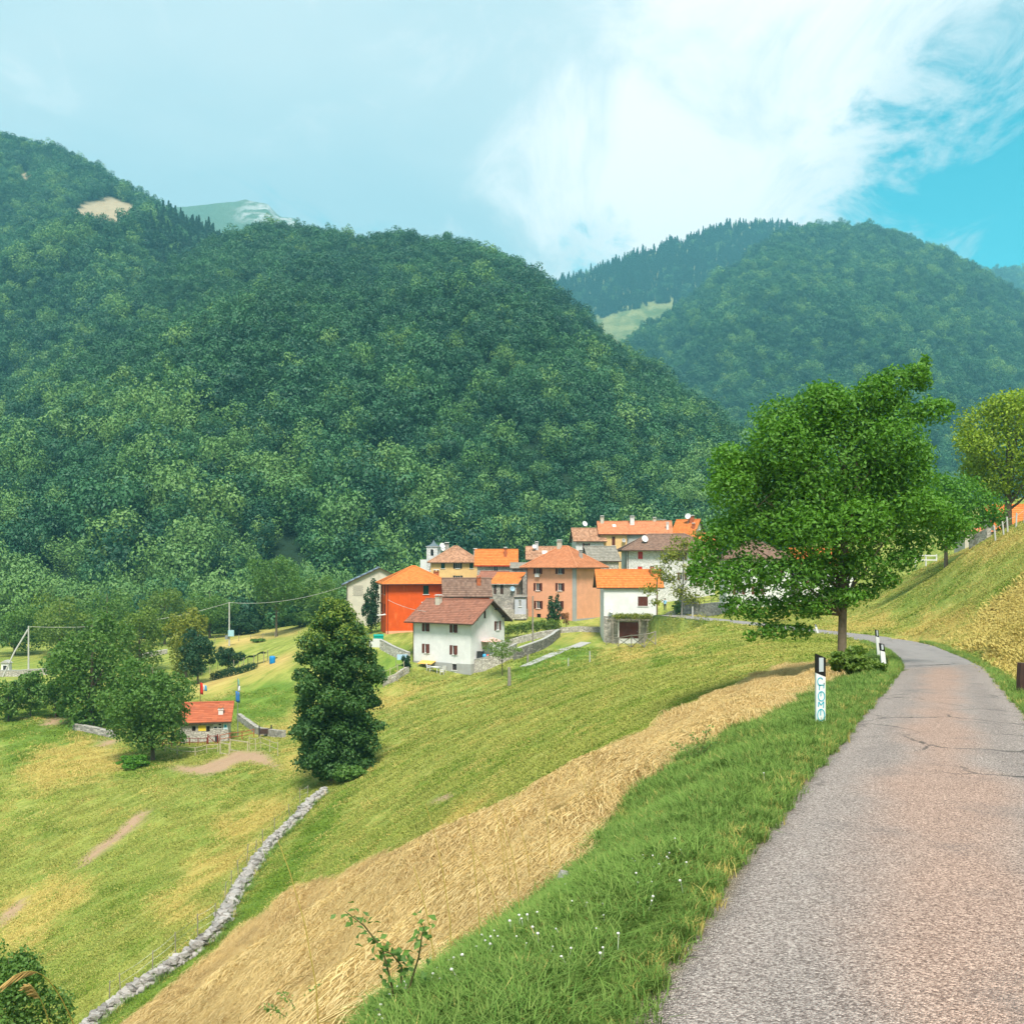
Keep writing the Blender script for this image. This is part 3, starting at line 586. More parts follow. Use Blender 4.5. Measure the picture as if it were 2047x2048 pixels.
def limb_mesh(name, H, trunk_r, ends, fork=0.3, lean=0.0, seed=1, wig=0.05):
    """tapered trunk with limbs that run out to the points `ends`"""
    r = random.Random(seed); m = MB(); m.tube([(0, 0, -0.35), (0.02, 0, 0.05), (lean * 0.3, 0, H * fork * 0.5), (lean * 0.6, 0, H * fork), (lean, 0, H * 0.78), (lean * 1.1, 0, H * 0.95)], [trunk_r * 1.5, trunk_r * 1.12, trunk_r, trunk_r * 0.92, trunk_r * 0.35, trunk_r * 0.08], 9)
    for e in ends:
        e = Vector(e); z0 = min(max(e.z * 0.45, H * fork * 0.9), H * 0.7); a = Vector((lean * z0 / H, 0, z0)); rr = trunk_r * 0.42 * (1 - 0.5 * z0 / H)
        mid = a.lerp(e, 0.5) + Vector((r.uniform(-1, 1), r.uniform(-1, 1), r.uniform(0, 1))) * wig * H
        m.tube([a, a.lerp(mid, 0.5) + Vector((0, 0, -0.01 * H)), mid, mid.lerp(e, 0.6), e], [rr, rr * 0.8, rr * 0.55, rr * 0.3, rr * 0.08], 6, False)
        for q in range(2):
            p0 = mid.lerp(e, 0.2 + 0.4 * q); p1 = p0 + Vector((r.uniform(-1, 1), r.uniform(-1, 1), r.uniform(-0.3, 0.8))) * H * 0.11
            m.tube([p0, p0.lerp(p1, 0.5), p1], [rr * 0.35, rr * 0.22, rr * 0.05], 5, False)
    return m.mesh(name, True)
def make_tree(name, label, cat, loc, H, lobes, count, leaf, mat, bark=None, trunk_r=0.2, seed=1, fork=0.3, lean=0.0, spread=0.62, shell=0.5, group=None, aspect=0.62, droop=0.0, flat=0.0, rz=0.0, nend=9):
    t = empty(name, loc, rz, label, cat, group)
    big = sorted(lobes, key=lambda l: -l[3])
    ends = [(l[0] * 0.9, l[1] * 0.9, l[2]) for l in big[1:nend + 1]]
    link('trunk', limb_mesh('trunk', H, trunk_r, ends, fork, lean, seed), bark or m_bark, t)
    link('crown', foliage_mesh('crown', lobes, count, leaf, spread, shell, mat, aspect, droop, flat), None, t)
    return t
def px_lobes(base_px, base_py, d, blobs, seed, depth=0.9):
    """lobes from crown masses given as (px, py, half width px, half height px, depth offset in half widths)"""
    out = []; s = d / F
    for b in blobs:
        x, y, w, h = b[:4]; o = b[4] if len(b) > 4 else 0.0
        out.append(((x - base_px) * s, o * w * s, (base_py - y) * s, w * s, w * s * depth, h * s))
    return out
# the walnut by the road
gp = on_ground(1681, 36.0); wb_py = HY - gp.z / 36.0 * F
blobs = [(1610, 1000, 120, 105, 0.2), (1680, 930, 140, 120, 0.3), (1560, 900, 85, 75, -0.3), (1500, 950, 70, 60, 0.4), (1460, 930, 50, 48, 0), (1455, 985, 55, 50, -0.5), (1570, 845, 70, 60, 0.3), (1640, 815, 62, 55, -0.3), (1642, 795, 36, 30, 0.2),
         (1700, 830, 72, 60, 0.3), (1745, 790, 50, 42, -0.2), (1790, 765, 45, 38, 0.1), (1830, 750, 30, 30, 0), (1850, 728, 14, 22, 0), (1845, 765, 22, 26, 0.2), (1800, 830, 62, 50, 0.4), (1860, 825, 42, 32, -0.2), (1890, 815, 20, 18, 0), (1770, 890, 80, 60, -0.3), (1830, 920, 50, 50, 0.3),
         (1760, 970, 85, 66, 0.5), (1820, 1020, 72, 46, -0.4), (1880, 1035, 50, 40, 0.2), (1915, 1060, 28, 32, 0), (1890, 1085, 24, 22, 0), (1760, 1060, 80, 52, 0.3), (1830, 1090, 40, 28, 0.2), (1800, 1120, 40, 28, -0.3), (1690, 1050, 100, 62, -0.3), (1600, 1070, 92, 60, -0.5), (1520, 1050, 80, 55, 0.4), (1450, 1070, 52, 46, 0),
         (1410, 1110, 36, 42, 0.2), (1392, 1150, 24, 32, 0), (1440, 1160, 48, 40, -0.4), (1500, 1150, 66, 48, 0.3), (1580, 1150, 76, 48, -0.4), (1660, 1140, 66, 42, 0.2), (1720, 1130, 55, 35, -0.3), (1770, 1160, 34, 22, 0), (1470, 1215, 34, 26, 0), (1530, 1220, 56, 32, 0.3), (1600, 1210, 56, 30, -0.3), (1545, 1262, 36, 20, 0), (1500, 1272, 16, 14, 0), (1600, 1262, 28, 18, 0), (1665, 1195, 36, 26, 0.2), (1820, 960, 60, 40, 0), (1690, 1195, 40, 24, -0.5), (1635, 1215, 40, 24, 0.4), (1735, 1185, 36, 22, 0.5), (1720, 740, 0.1, 0.1, 0)]
blobs = blobs[:-1]
lobes = px_lobes(1681, wb_py, 36.0, [(b[0], b[1], b[2] * 0.88, b[3] * 0.88) + tuple(b[4:]) for b in blobs], 3)
make_tree('walnut_tree', 'big bright green spreading walnut tree beside the road bend', 'tree', gp, 9.6, lobes, 62000, 0.165, m_walnut, m_bark, 0.155, 5, 0.24, 0.1, 0.5, 0.5, aspect=0.5, droop=0.5, nend=26)
# the dense linden at the end of the dry-stone wall
gp = on_ground(668, 74.0); b_py = HY - gp.z / 74.0 * F
blobs = []
for i in range(78):
    f = (i + 0.5) / 78; y = 1545 - f * 338; half = float(np.interp(y, [1205, 1235, 1280, 1350, 1420, 1500, 1550], [14, 48, 76, 94, 104, 88, 66])); a = i * 2.39996
    jr = random.Random(i * 7 + 1); half *= jr.uniform(0.78, 1.14); y += jr.uniform(-8, 8); wd_ = (30 - 13 * f) * jr.uniform(0.7, 1.2)
    blobs.append((677 + math.cos(a) * half * 0.74 - f * 6, y, wd_, (20 - 6 * f) * jr.uniform(0.7, 1.2), math.sin(a) * half * 0.72 / wd_))
blobs += [(675, 1260, 34, 34, 0), (676, 1320, 56, 44, 0), (677, 1390, 70, 50, 0), (677, 1460, 72, 50, 0), (676, 1515, 58, 40, 0)]
lobes = px_lobes(668, b_py, 74.0, blobs, 4)
t = make_tree('linden_tree', 'dense dark cone shaped tree at the end of the dry stone wall', 'tree', gp, 13.0, lobes, 46000, 0.24, m_linden, m_bark, 0.28, 6, 0.12, 0.0, 0.5, 0.5, droop=0.7, flat=0.5)
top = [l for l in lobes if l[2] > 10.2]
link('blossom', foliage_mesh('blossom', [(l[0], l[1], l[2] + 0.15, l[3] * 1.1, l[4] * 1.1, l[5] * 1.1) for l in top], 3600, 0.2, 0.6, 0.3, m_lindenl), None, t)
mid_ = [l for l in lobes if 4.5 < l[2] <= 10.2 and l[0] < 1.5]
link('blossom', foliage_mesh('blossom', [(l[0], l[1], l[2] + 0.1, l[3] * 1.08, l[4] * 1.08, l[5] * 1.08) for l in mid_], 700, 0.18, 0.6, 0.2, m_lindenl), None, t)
# the maple on the bank
gp = on_ground(2014, 95.0); b_py = HY - gp.z / 95.0 * F
blobs = [(2020, 900, 75, 60, 0), (1970, 850, 52, 42, 0.3), (2030, 830, 62, 45, -0.3), (2090, 850, 60, 50, 0), (1945, 900, 40, 34, -0.4), (1935, 880, 30, 26, 0), (1990, 950, 55, 42, 0.5), (2070, 940, 70, 50, -0.4), (2130, 900, 55, 55, 0.3), (1985, 972, 36, 22, 0), (2030, 980, 50, 22, 0.2), (2100, 975, 55, 26, 0), (2000, 815, 40, 30, 0.1), (2060, 805, 45, 28, 0.3), (1960, 935, 36, 30, 0.6)]
make_tree('maple_tree', 'yellow green tree with a dark trunk on top of the grassy bank', 'tree', gp, 13.0, px_lobes(2014, b_py, 95.0, blobs, 5), 20000, 0.30, m_maple, m_bark, 0.36, 7, 0.22, 0, 0.5, 0.55, droop=0.4)
gp = on_ground(1890, 92.0); b_py = HY - gp.z / 92.0 * F
blobs = [(1890, 1010, 62, 48, 0), (1930, 990, 50, 40, 0.3), (1965, 1020, 40, 34, -0.3), (1850, 1040, 40, 40, 0.2), (1985, 1040, 26, 24, 0), (1900, 1055, 50, 30, -0.5), (1880, 965, 22, 18, 0)]
make_tree('hazel_tree', 'low bright green rounded tree below the yellow green tree', 'tree', gp, 6.5, px_lobes(1890, b_py, 92.0, blobs, 6), 7000, 0.30, m_walnut, m_bark, 0.18, 8, 0.2, 0, 0.55, 0.5)
# trees and shrubs of the village and the meadows
def simple(name, label, cat, px, d, top_py, half_px, mat, count=5000, leaf=0.32, trunk=0.16, seed=1, nl=15, low=0.12, group=None, lobe=0.40, shell=0.5, aspect=0.62, top=1.0, rise=0.0):
    gp = on_ground(px, d); gp.z += rise
    H = (HY - top_py) / F * d - gp.z; rx = half_px / F * d; zc = H * (0.5 + low / 2); rz = H * (0.5 - low / 2)
    return make_tree(name, label, cat, gp, H, crown_lobes(rx, rz, nl, seed, zc, lobe, top, True), count, leaf, mat, None, trunk, seed, max(0.12, low), 0, 0.55, shell, group, aspect)
simple('walnut_tree', 'broad dark green walnut tree by the low wall left of the stone hut', 'tree', 185, 116, 1238, 84, m_green, 10000, 0.42, 0.3, 21, 21, -0.04)
simple('walnut_tree', 'leafy tree with a bare grey trunk in front of the stone hut', 'tree', 306, 97, 1325, 80, m_green, 10500, 0.34, 0.2, 22, 21, 0.16)
simple('ash_tree', 'rounded mid green tree behind the broad walnut, beside the power line', 'tree', 280, 165, 1208, 52, m_lightg, 4500, 0.45, 0.2, 23, 15, 0.1)
simple('ash_tree', 'yellow green tree under the power line', 'tree', 372, 160, 1215, 44, m_yellowg, 4500, 0.42, 0.2, 24, 15, 0.1)
simple('cherry_tree', 'low dark tree right of the yellow green tree', 'tree', 396, 150, 1262, 36, m_darkg, 4000, 0.36, 0.16, 25, 13, 0.08)
simple('cherry_tree', 'small dark round tree behind the garden net', 'tree', 457, 162, 1290, 24, m_darkg, 2600, 0.3, 0.12, 26, 11, 0.1)
simple('ash_tree', 'tall leafy tree with bare lower stems at the end of the tan path', 'tree', 553, 202, 1100, 50, m_green, 6500, 0.45, 0.22, 27, 17, 0.3)
simple('fruit_tree', 'small sapling in the grass beside the tan path', 'tree', 517, 190, 1278, 15, m_green, 900, 0.28, 0.06, 28, 8, 0.2)
simple('fruit_tree', 'round little bush by the tan strip above the blue barrel', 'bush', 550, 168, 1316, 9, m_darkg, 700, 0.22, 0.06, 29, 8, 0.1)
simple('hedge_bush', 'leafy bush beside the short fence, left of the broad walnut', 'bush', 62, 122, 1335, 34, m_green, 2600, 0.34, 0.1, 30, 12, 0.1)
simple('hedge_bush', 'low spreading bush against the broad walnut', 'bush', 112, 120, 1352, 34, m_green, 2600, 0.34, 0.1, 31, 12, 0.08)
simple('hedge_bush', 'scrubby bush at the short fence with pale stakes', 'bush', 18, 118, 1360, 30, m_green, 2400, 0.34, 0.1, 32, 12, 0.1)
simple('shrub', 'low green shrub under the tree before the stone hut', 'bush', 268, 94, 1512, 32, m_walnut, 1800, 0.24, 0.05, 33, 10, 0.02)
simple('shrub', 'dark green shrub at the left foot of the foreground slope', 'bush', 18, 34, 1900, 95, m_green, 9500, 0.15, 0.06, 34, 17, 0.05, shell=0.6)
simple('shrub', 'low dark undergrowth at the foot of the dense cone shaped tree', 'bush', 700, 71, 1530, 38, m_green, 2200, 0.24, 0.04, 44, 10, 0.0)
simple('cypress_tree', 'narrow dark evergreen between the grey barn and the red orange house', 'tree', 742, 157, 1165, 17, m_darkg, 3200, 0.3, 0.12, 35, 16, 0.04, top=1.1)
simple('magnolia_tree', 'small cone shaped tree in front of the peach house', 'tree', 1109, 151, 1190, 15, m_darkg, 1500, 0.3, 0.08, 36, 12, 0.15)
simple('shrub', 'reddish little shrub next to the cone shaped tree', 'bush', 1132, 152, 1222, 8, leafmat('leaf_rusty', (0.25, 0.10, 0.05), (0.3, 0.13, 0.06)), 300, 0.22, 0.04, 37, 6, 0.2)
simple('willow_shrub', 'airy shrub with bare stems beside the white house terrace', 'bush', 1004, 119, 1278, 33, m_lightg, 1500, 0.2, 0.05, 38, 11, 0.42, shell=0.9, lobe=0.46)
simple('shrub', 'bushy green shrub below the airy tree at the village wall', 'bush', 1368, 132, 1196, 30, m_green, 2200, 0.27, 0.06, 39, 10, 0.1)
simple('shrub', 'leafy yellow green bush at the foot of the big walnut', 'bush', 1700, 27.5, 1298, 48, m_lightg, 3400, 0.12, 0.03, 40, 12, 0.05, shell=0.75)
simple('shrub', 'low leafy bush beside the leafy yellow green bush', 'bush', 1738, 27.0, 1322, 28, m_lightg, 1500, 0.12, 0.02, 41, 9, 0.05, shell=0.75)
for (px, d, tp, hw, mt, lb) in [(640, 215, 1150, 46, m_green, 'rounded green tree at the edge of the wood, left of the grey barn'), (120, 196, 1190, 60, m_lightg, 'wide light green tree at the foot of the wood by the power pole'), (30, 200, 1215, 55, m_green, 'green tree at the foot of the wood behind the stone parapet'), (420, 214, 1180, 52, m_green, 'round green tree at the wood edge behind the tall power pole'), (480, 216, 1225, 40, m_darkg, 'dark low tree behind the tall power pole'), (600, 212, 1225, 34, m_green, 'low green tree at the end of the tan path, by the wood'), (330, 205, 1170, 55, m_lightg, 'light green broad tree at the wood edge above the yellow green tree'), (215, 205, 1180, 55, m_green, 'green broad tree at the wood edge above the broad walnut')]:
    simple('edge_tree', lb, 'tree', px, d, tp, hw, mt, 4500, 0.5, 0.25, int(px) + 5, 15, 0.08)
# the thin, airy tree in front of the stone-white house
gp = on_ground(1362, 128.0); b_py = HY - gp.z / 128.0 * F
blobs = [(1300, 1180, 20, 14), (1320, 1145, 24, 16), (1345, 1110, 26, 20), (1370, 1090, 24, 16), (1340, 1160, 24, 16, 0.6), (1400, 1110, 26, 16), (1420, 1090, 14, 10), (1380, 1140, 26, 18, -0.6), (1360, 1185, 24, 16), (1400, 1165, 24, 18), (1310, 1205, 14, 8), (1425, 1130, 18, 14), (1395, 1070, 16, 10), (1350, 1078, 12, 8), (1385, 1200, 22, 16), (1330, 1120, 16, 10)]
make_tree('ash_tree', 'thin airy tree with gaps before the white house with red shutters', 'tree', gp, 11.5, px_lobes(1362, b_py, 128.0, blobs, 9), 3800, 0.33, m_yellowg, m_bark_grey, 0.11, 9, 0.35, 0.3, 0.6, 0.95, nend=14)
# ================================================================== THE VILLAGE
def stone(name, a, b, joint, scale=2.4):
    def bld(n, out):
        p = n.mapping(n.obj(), (1, 1, 1.7)); v = n.add('ShaderNodeTexVoronoi', feature='F1', ins={'Scale': scale}); n.l.new(p, v.inputs['Vector'])
        e = n.add('ShaderNodeTexVoronoi', feature='DISTANCE_TO_EDGE', ins={'Scale': scale}); n.l.new(p, e.inputs['Vector'])
        rnd = n.add('ShaderNodeSeparateColor', ins={0: v.outputs['Color']}).outputs[0]
        c = n.mix(rnd, a, b); c = n.mix(n.math('SUBTRACT', 1.0, n.ramp(e.outputs['Distance'], 0.0, 0.09)), c, joint)
        g = n.noise(n.obj(), 3.0, 5); c = n.mix(n.math('MULTIPLY', n.ramp(g, 0.5, 0.75), 0.4), c, (0.13, 0.12, 0.10))
        principled(n, out, c, 0.95, n.bump(n.math('MINIMUM', e.outputs['Distance'], 0.12), 0.9, 0.25), spec=0.15)
    return material(name, bld)
def tilemat(name, a, b, dirt=0.25):
    def bld(n, out):
        c = n.mix(n.attr('tilevar'), a, b); g = n.noise(n.pos(), 0.9, 5, 0.65); h = n.noise(n.pos(), 6.0, 3)
        c = n.mix(n.math('MULTIPLY', n.ramp(g, 0.5, 0.75), dirt), c, (0.10, 0.075, 0.06)); c = n.mix(n.math('MULTIPLY', h, 0.25), c, tuple(x * 0.6 for x in b))
        principled(n, out, c, 0.85, spec=0.2)
    return material(name, bld)
m_white = plaster('plaster_white', (0.80, 0.785, 0.765), (0.60, 0.57, 0.52), 0.25)
m_red = plaster('plaster_red_orange', (0.74, 0.105, 0.016), (0.80, 0.20, 0.06), 0.5)
m_peach = plaster('plaster_peach', (0.88, 0.41, 0.245), (0.88, 0.48, 0.31), 0.4)
m_yellow = plaster('plaster_yellow', (0.78, 0.50, 0.22), (0.62, 0.46, 0.28), 0.4)
m_cream = plaster('plaster_cream', (0.60, 0.54, 0.44), (0.40, 0.36, 0.30), 0.5)
m_greyp = plaster('plaster_grey', (0.43, 0.42, 0.40), (0.30, 0.28, 0.26), 0.5)
m_bluegrey = plaster('plaster_blue_grey', (0.52, 0.53, 0.58), (0.42, 0.42, 0.45), 0.4)
m_stone = stone('stone_grey', (0.24, 0.22, 0.20), (0.50, 0.46, 0.40), (0.30, 0.27, 0.23))
m_stonew = stone('stone_whitewashed', (0.60, 0.58, 0.56), (0.74, 0.72, 0.70), (0.52, 0.50, 0.47), 1.8)
m_stoned = stone('stone_dark', (0.13, 0.12, 0.11), (0.36, 0.33, 0.29), (0.10, 0.09, 0.08))
m_stonel = stone('stone_light', (0.42, 0.38, 0.33), (0.62, 0.57, 0.50), (0.22, 0.19, 0.16))
t_orange = tilemat('tile_orange', (0.60, 0.170, 0.040), (0.74, 0.235, 0.060), 0.15)
t_red = tilemat('tile_red_brown', (0.26, 0.110, 0.072), (0.38, 0.165, 0.108), 0.45)
t_brown = tilemat('tile_brown', (0.17, 0.100, 0.075), (0.29, 0.18, 0.13), 0.4)
t_salmon = tilemat('tile_salmon', (0.50, 0.185, 0.085), (0.64, 0.26, 0.125), 0.25)
t_old = tilemat('tile_old', (0.30, 0.15, 0.085), (0.56, 0.31, 0.19), 0.4)
t_slate = tilemat('tile_slate', (0.22, 0.20, 0.165), (0.34, 0.31, 0.26), 0.4)
t_metal = tilemat('tile_blue_metal', (0.21, 0.27, 0.33), (0.24, 0.30, 0.36), 0.1)
m_eave = plain('eave_wood', (0.085, 0.05, 0.032), 0.8, 0.25)
m_wood = plain('wood_grey', (0.30, 0.26, 0.21), 0.9, 0.25)
m_woodl = plain('wood_pale', (0.52, 0.44, 0.30), 0.9, 0.25)
m_woodd = plain('wood_dark', (0.075, 0.040, 0.030), 0.8, 0.25)
m_shut = plain('shutter_brown', (0.125, 0.032, 0.020), 0.6, 0.2)
m_shutg = plain('shutter_green', (0.010, 0.075, 0.050), 0.6, 0.2)
m_shutr = plain('shutter_red', (0.60, 0.035, 0.018), 0.6, 0.15)
m_frame = plain('frame_white', (0.70, 0.68, 0.65), 0.6, 0.08)
m_metal = plain('metal_grey', (0.35, 0.36, 0.37), 0.45, 0.1, metallic=0.6)
m_dark = plain('metal_dark', (0.035, 0.035, 0.038), 0.5, 0.1)
def glass_build(n, out): principled(n, out, n.mix(n.noise(n.obj(), 1.5, 2), (0.012, 0.012, 0.014), (0.05, 0.05, 0.052)), 0.12, spec=0.5)
m_glass = material('window_glass', glass_build)
m_brick = plain('brick_orange', (0.46, 0.13, 0.05), 0.9, 0.2)
m_dish = plain('dish_white', (0.66, 0.66, 0.66), 0.4, 0.05)
m_conc = plain('concrete', (0.42, 0.40, 0.37), 0.95, 0.15)

def tile_slope(V, Q, TV, A, B, Cc, D, tw=0.34, th=0.42):
    A, B, Cc, D = (Vector(p) for p in (A, B, Cc, D)); up = (D - A); L = max((D - A).length, (Cc - B).length)
    nrm = (B - A).cross((D + Cc) / 2 - A).normalized()
    rows = max(3, int(L / th))
    for i in range(rows):
        t0, t1 = i / rows, (i + 1) / rows
        a0, b0 = A.lerp(D, t0), B.lerp(Cc, t0); a1, b1 = A.lerp(D, t1), B.lerp(Cc, t1)
        m = max(1, int(round((b0 - a0).length / tw)))
        off = 0.5 if i % 2 else 0.0
        for j in range(m):
            f0, f1 = j / m, (j + 1) / m
            l0 = 0.055 + random.uniform(-0.012, 0.018); l1 = 0.012
            p0 = a0.lerp(b0, f0) + nrm * l0; p1 = a0.lerp(b0, f1) + nrm * (l0 + random.uniform(-0.01, 0.01)); p2 = a1.lerp(b1, f1) + nrm * l1; p3 = a1.lerp(b1, f0) + nrm * l1
            k = len(V); V += [p0, p1, p2, p3, p0 - nrm * (l0 - 0.002), p1 - nrm * (l0 - 0.002)]
            Q.append((k, k + 1, k + 2, k + 3)); Q.append((k + 4, k + 5, k + 1, k)); tv = random.random(); TV += [tv] * 6
def slopes_of(w, dp, ze, rise, kind, oh, og):
    """list of slopes (A, B, C, D) counter-clockwise from the lower left, seen from outside"""
    if kind == 'gx':                          # ridge along x
        k = rise / (dp / 2); zl = ze - k * oh; zr_ = ze + rise; x0, x1 = -og, w + og
        return [[(x0, -oh, zl), (x1, -oh, zl), (x1, dp / 2, zr_), (x0, dp / 2, zr_)], [(x1, dp + oh, zl), (x0, dp + oh, zl), (x0, dp / 2, zr_), (x1, dp / 2, zr_)]]
    if kind == 'gy':                          # ridge along y
        k = rise / (w / 2); zl = ze - k * oh; zr_ = ze + rise; y0, y1 = -og, dp + og
        return [[(-oh, y1, zl), (-oh, y0, zl), (w / 2, y0, zr_), (w / 2, y1, zr_)], [(w + oh, y0, zl), (w + oh, y1, zl), (w / 2, y1, zr_), (w / 2, y0, zr_)]]
    if kind == 'mono':                        # falls to the front
        k = rise / dp; return [[(-og, -oh, ze - k * oh), (w + og, -oh, ze - k * oh), (w + og, dp + oh, ze + rise + k * oh), (-og, dp + oh, ze + rise + k * oh)]]
    s = min(w, dp) / 2; k = rise / s; zl = ze - k * oh; zr_ = ze + rise
    if w >= dp: r0, r1 = (s, dp / 2, zr_), (w - s, dp / 2, zr_)
    else: r0, r1 = (w / 2, s, zr_), (w / 2, dp - s, zr_)
    c0, c1, c2, c3 = (-oh, -oh, zl), (w + oh, -oh, zl), (w + oh, dp + oh, zl), (-oh, dp + oh, zl)
    if w >= dp: return [[c0, c1, r1, r0], [c1, c2, r1, r1], [c2, c3, r0, r1], [c3, c0, r0, r0]]
    return [[c0, c1, r0, r0], [c1, c2, r1, r0], [c2, c3, r1, r1], [c3, c0, r0, r1]]
def add_roof(par, sl, mat, tw=0.34, th=0.42, thick=0.14, soffit=None):
    m = MB()
    for A, B, Cc, D in sl:
        A, B, Cc, D = (Vector(p) for p in (A, B, Cc, D)); z = Vector((0, 0, -thick))
        if (Cc - D).length < 1e-6:
            k = len(m.v); m.v += [tuple(p) for p in (A, B, Cc, A + z, B + z, Cc + z)]; m.f += [(k, k + 1, k + 2), (k + 5, k + 4, k + 3), (k, k + 3, k + 4, k + 1)]
        else:
            m.hexa([A + z, B + z, Cc + z, D + z, A, B, Cc, D])
    r = m.build('roof', soffit or m_eave, par)
    V, Q, TV = [], [], []
    for s in sl: tile_slope(V, Q, TV, *s, tw=tw, th=th)
    me = npmesh('tiles', [tuple(v) for v in V], Q); fattr(me, 'tilevar', TV); t = link('tiles', me, mat, r); tag(t, kind='stuff')
    caps = MB()                                # ridge and hip caps
    seen = set()
    for A, B, Cc, D in sl:
        for p, q in ((D, Cc), (B, Cc)):
            key = tuple(sorted((tuple(round(c, 2) for c in p), tuple(round(c, 2) for c in q))))
            if key in seen or (Vector(p) - Vector(q)).length < 0.2: continue
            if (p, q) == (B, Cc) and len(sl) < 4: continue
            seen.add(key); p = Vector(p) + Vector((0, 0, 0.05)); q = Vector(q) + Vector((0, 0, 0.05)); caps.tube([p, p.lerp(q, 0.5), q], 0.12, 6)
    if caps.v:
        me = caps.mesh('ridge_caps'); fattr(me, 'tilevar', [0.5] * len(me.vertices)); link('ridge_caps', me, mat, r)
    return r
class Face:
    def __init__(s, o, ux, nr): s.o = Vector(o); s.u = Vector(ux); s.n = Vector(nr)
    def p(s, a, z, out=0.0): return s.o + s.u * a + Vector((0, 0, z)) + s.n * out
def facade(mb, fc, width, z0, z1, holes, depth=0.22, top=None):
    xs = sorted({0.0, width, *[h[0] for h in holes], *[h[1] for h in holes]}); zs = sorted({z0, z1, *[h[2] for h in holes], *[h[3] for h in holes]})
    for a, b in zip(xs[:-1], xs[1:]):
        for c, d in zip(zs[:-1], zs[1:]):
            mx_, mz_ = (a + b) / 2, (c + d) / 2
            if any(h[0] < mx_ < h[1] and h[2] < mz_ < h[3] for h in holes): continue
            mb.face([fc.p(a, c), fc.p(b, c), fc.p(b, d), fc.p(a, d)])
    for a, b, c, d in holes:
        mb.face([fc.p(a, c), fc.p(a, d), fc.p(a, d, -depth), fc.p(a, c, -depth)]); mb.face([fc.p(b, c), fc.p(b, c, -depth), fc.p(b, d, -depth), fc.p(b, d)])
        mb.face([fc.p(a, d), fc.p(b, d), fc.p(b, d, -depth), fc.p(a, d, -depth)]); mb.face([fc.p(a, c), fc.p(a, c, -depth), fc.p(b, c, -depth), fc.p(b, c)])
    if top: mb.face([fc.p(0, z1), fc.p(width, z1), fc.p(top[0], top[1])])
def slab(mb, fc, a, b, c, d, o0, o1): mb.hexa([fc.p(a, c, o1), fc.p(b, c, o1), fc.p(b, c, o0), fc.p(a, c, o0), fc.p(a, d, o1), fc.p(b, d, o1), fc.p(b, d, o0), fc.p(a, d, o0)])
def add_window(par, fc, h, style='shut', sm=None, frame=None, sill=True, name='window'):
    a, b, c, d = h; w = b - a; m = MB(); t = 0.06
    slab(m, fc, a + 0.003, b - 0.003, c + 0.003, c + t, -0.16, -0.10); slab(m, fc, a + 0.003, b - 0.003, d - t, d - 0.003, -0.16, -0.10); slab(m, fc, a + 0.003, a + t, c + t + 0.002, d - t - 0.002, -0.16, -0.10); slab(m, fc, b - t, b - 0.003, c + t + 0.002, d - t - 0.002, -0.16, -0.10)
    if style != 'door': slab(m, fc, (a + b) / 2 - 0.03, (a + b) / 2 + 0.03, c + t + 0.002, d - t - 0.002, -0.16, -0.10)
    o = m.build(name, frame or m_frame, par)
    g = MB(); slab(g, fc, a + 0.004, b - 0.004, c + 0.004, d - 0.004, -0.215, -0.17); g.build('pane', m_glass, o)
    if sill and style != 'door': s_ = MB(); slab(s_, fc, a - 0.1, b + 0.1, c - 0.09, c - 0.005, 0.004, 0.10); s_.build('sill', m_frame, o)
    if style == 'shut':
        for sgn in (-1, 1):
            s_ = MB(); ww = w * 0.5
            x0 = a - 0.02 - ww if sgn < 0 else b + 0.02
            slab(s_, fc, x0, x0 + ww, c - 0.02, d + 0.02, 0.01, 0.05)
            for k in range(6): z = c + (d - c) * (k + 0.5) / 6; slab(s_, fc, x0 + 0.05, x0 + ww - 0.05, z - 0.05, z + 0.03, 0.052, 0.065)
            s_.build('shutter', sm or m_shut, o)
    if style == 'half':                        # one leaf ajar inside the opening, one against the wall
        s_ = MB(); slab(s_, fc, a - 0.02 - w * 0.5, a - 0.02, c - 0.02, d + 0.02, 0.01, 0.05); s_.build('shutter', sm or m_shut, o)
        s_ = MB(); s_.hexa([fc.p(b - 0.02, c, 0.0), fc.p(b - w * 0.42, c, 0.22), fc.p(b - w * 0.42, c, 0.26), fc.p(b - 0.02, c, 0.05), fc.p(b - 0.02, d, 0.0), fc.p(b - w * 0.42, d, 0.22), fc.p(b - w * 0.42, d, 0.26), fc.p(b - 0.02, d, 0.05)]); s_.build('shutter', sm or m_shut, o)
    if style == 'closed':
        for sgn in (0, 1):
            s_ = MB(); x0 = a + 0.008 + sgn * w / 2; slab(s_, fc, x0, x0 + w / 2 - 0.012, c + 0.008, d - 0.008, -0.085, -0.03)
            for k in range(7): z = c + (d - c) * (k + 0.5) / 7; slab(s_, fc, x0 + 0.05, x0 + w / 2 - 0.06, z - 0.04, z + 0.03, -0.028, -0.012)
            s_.build('shutter', sm or m_shut, o)
    return o
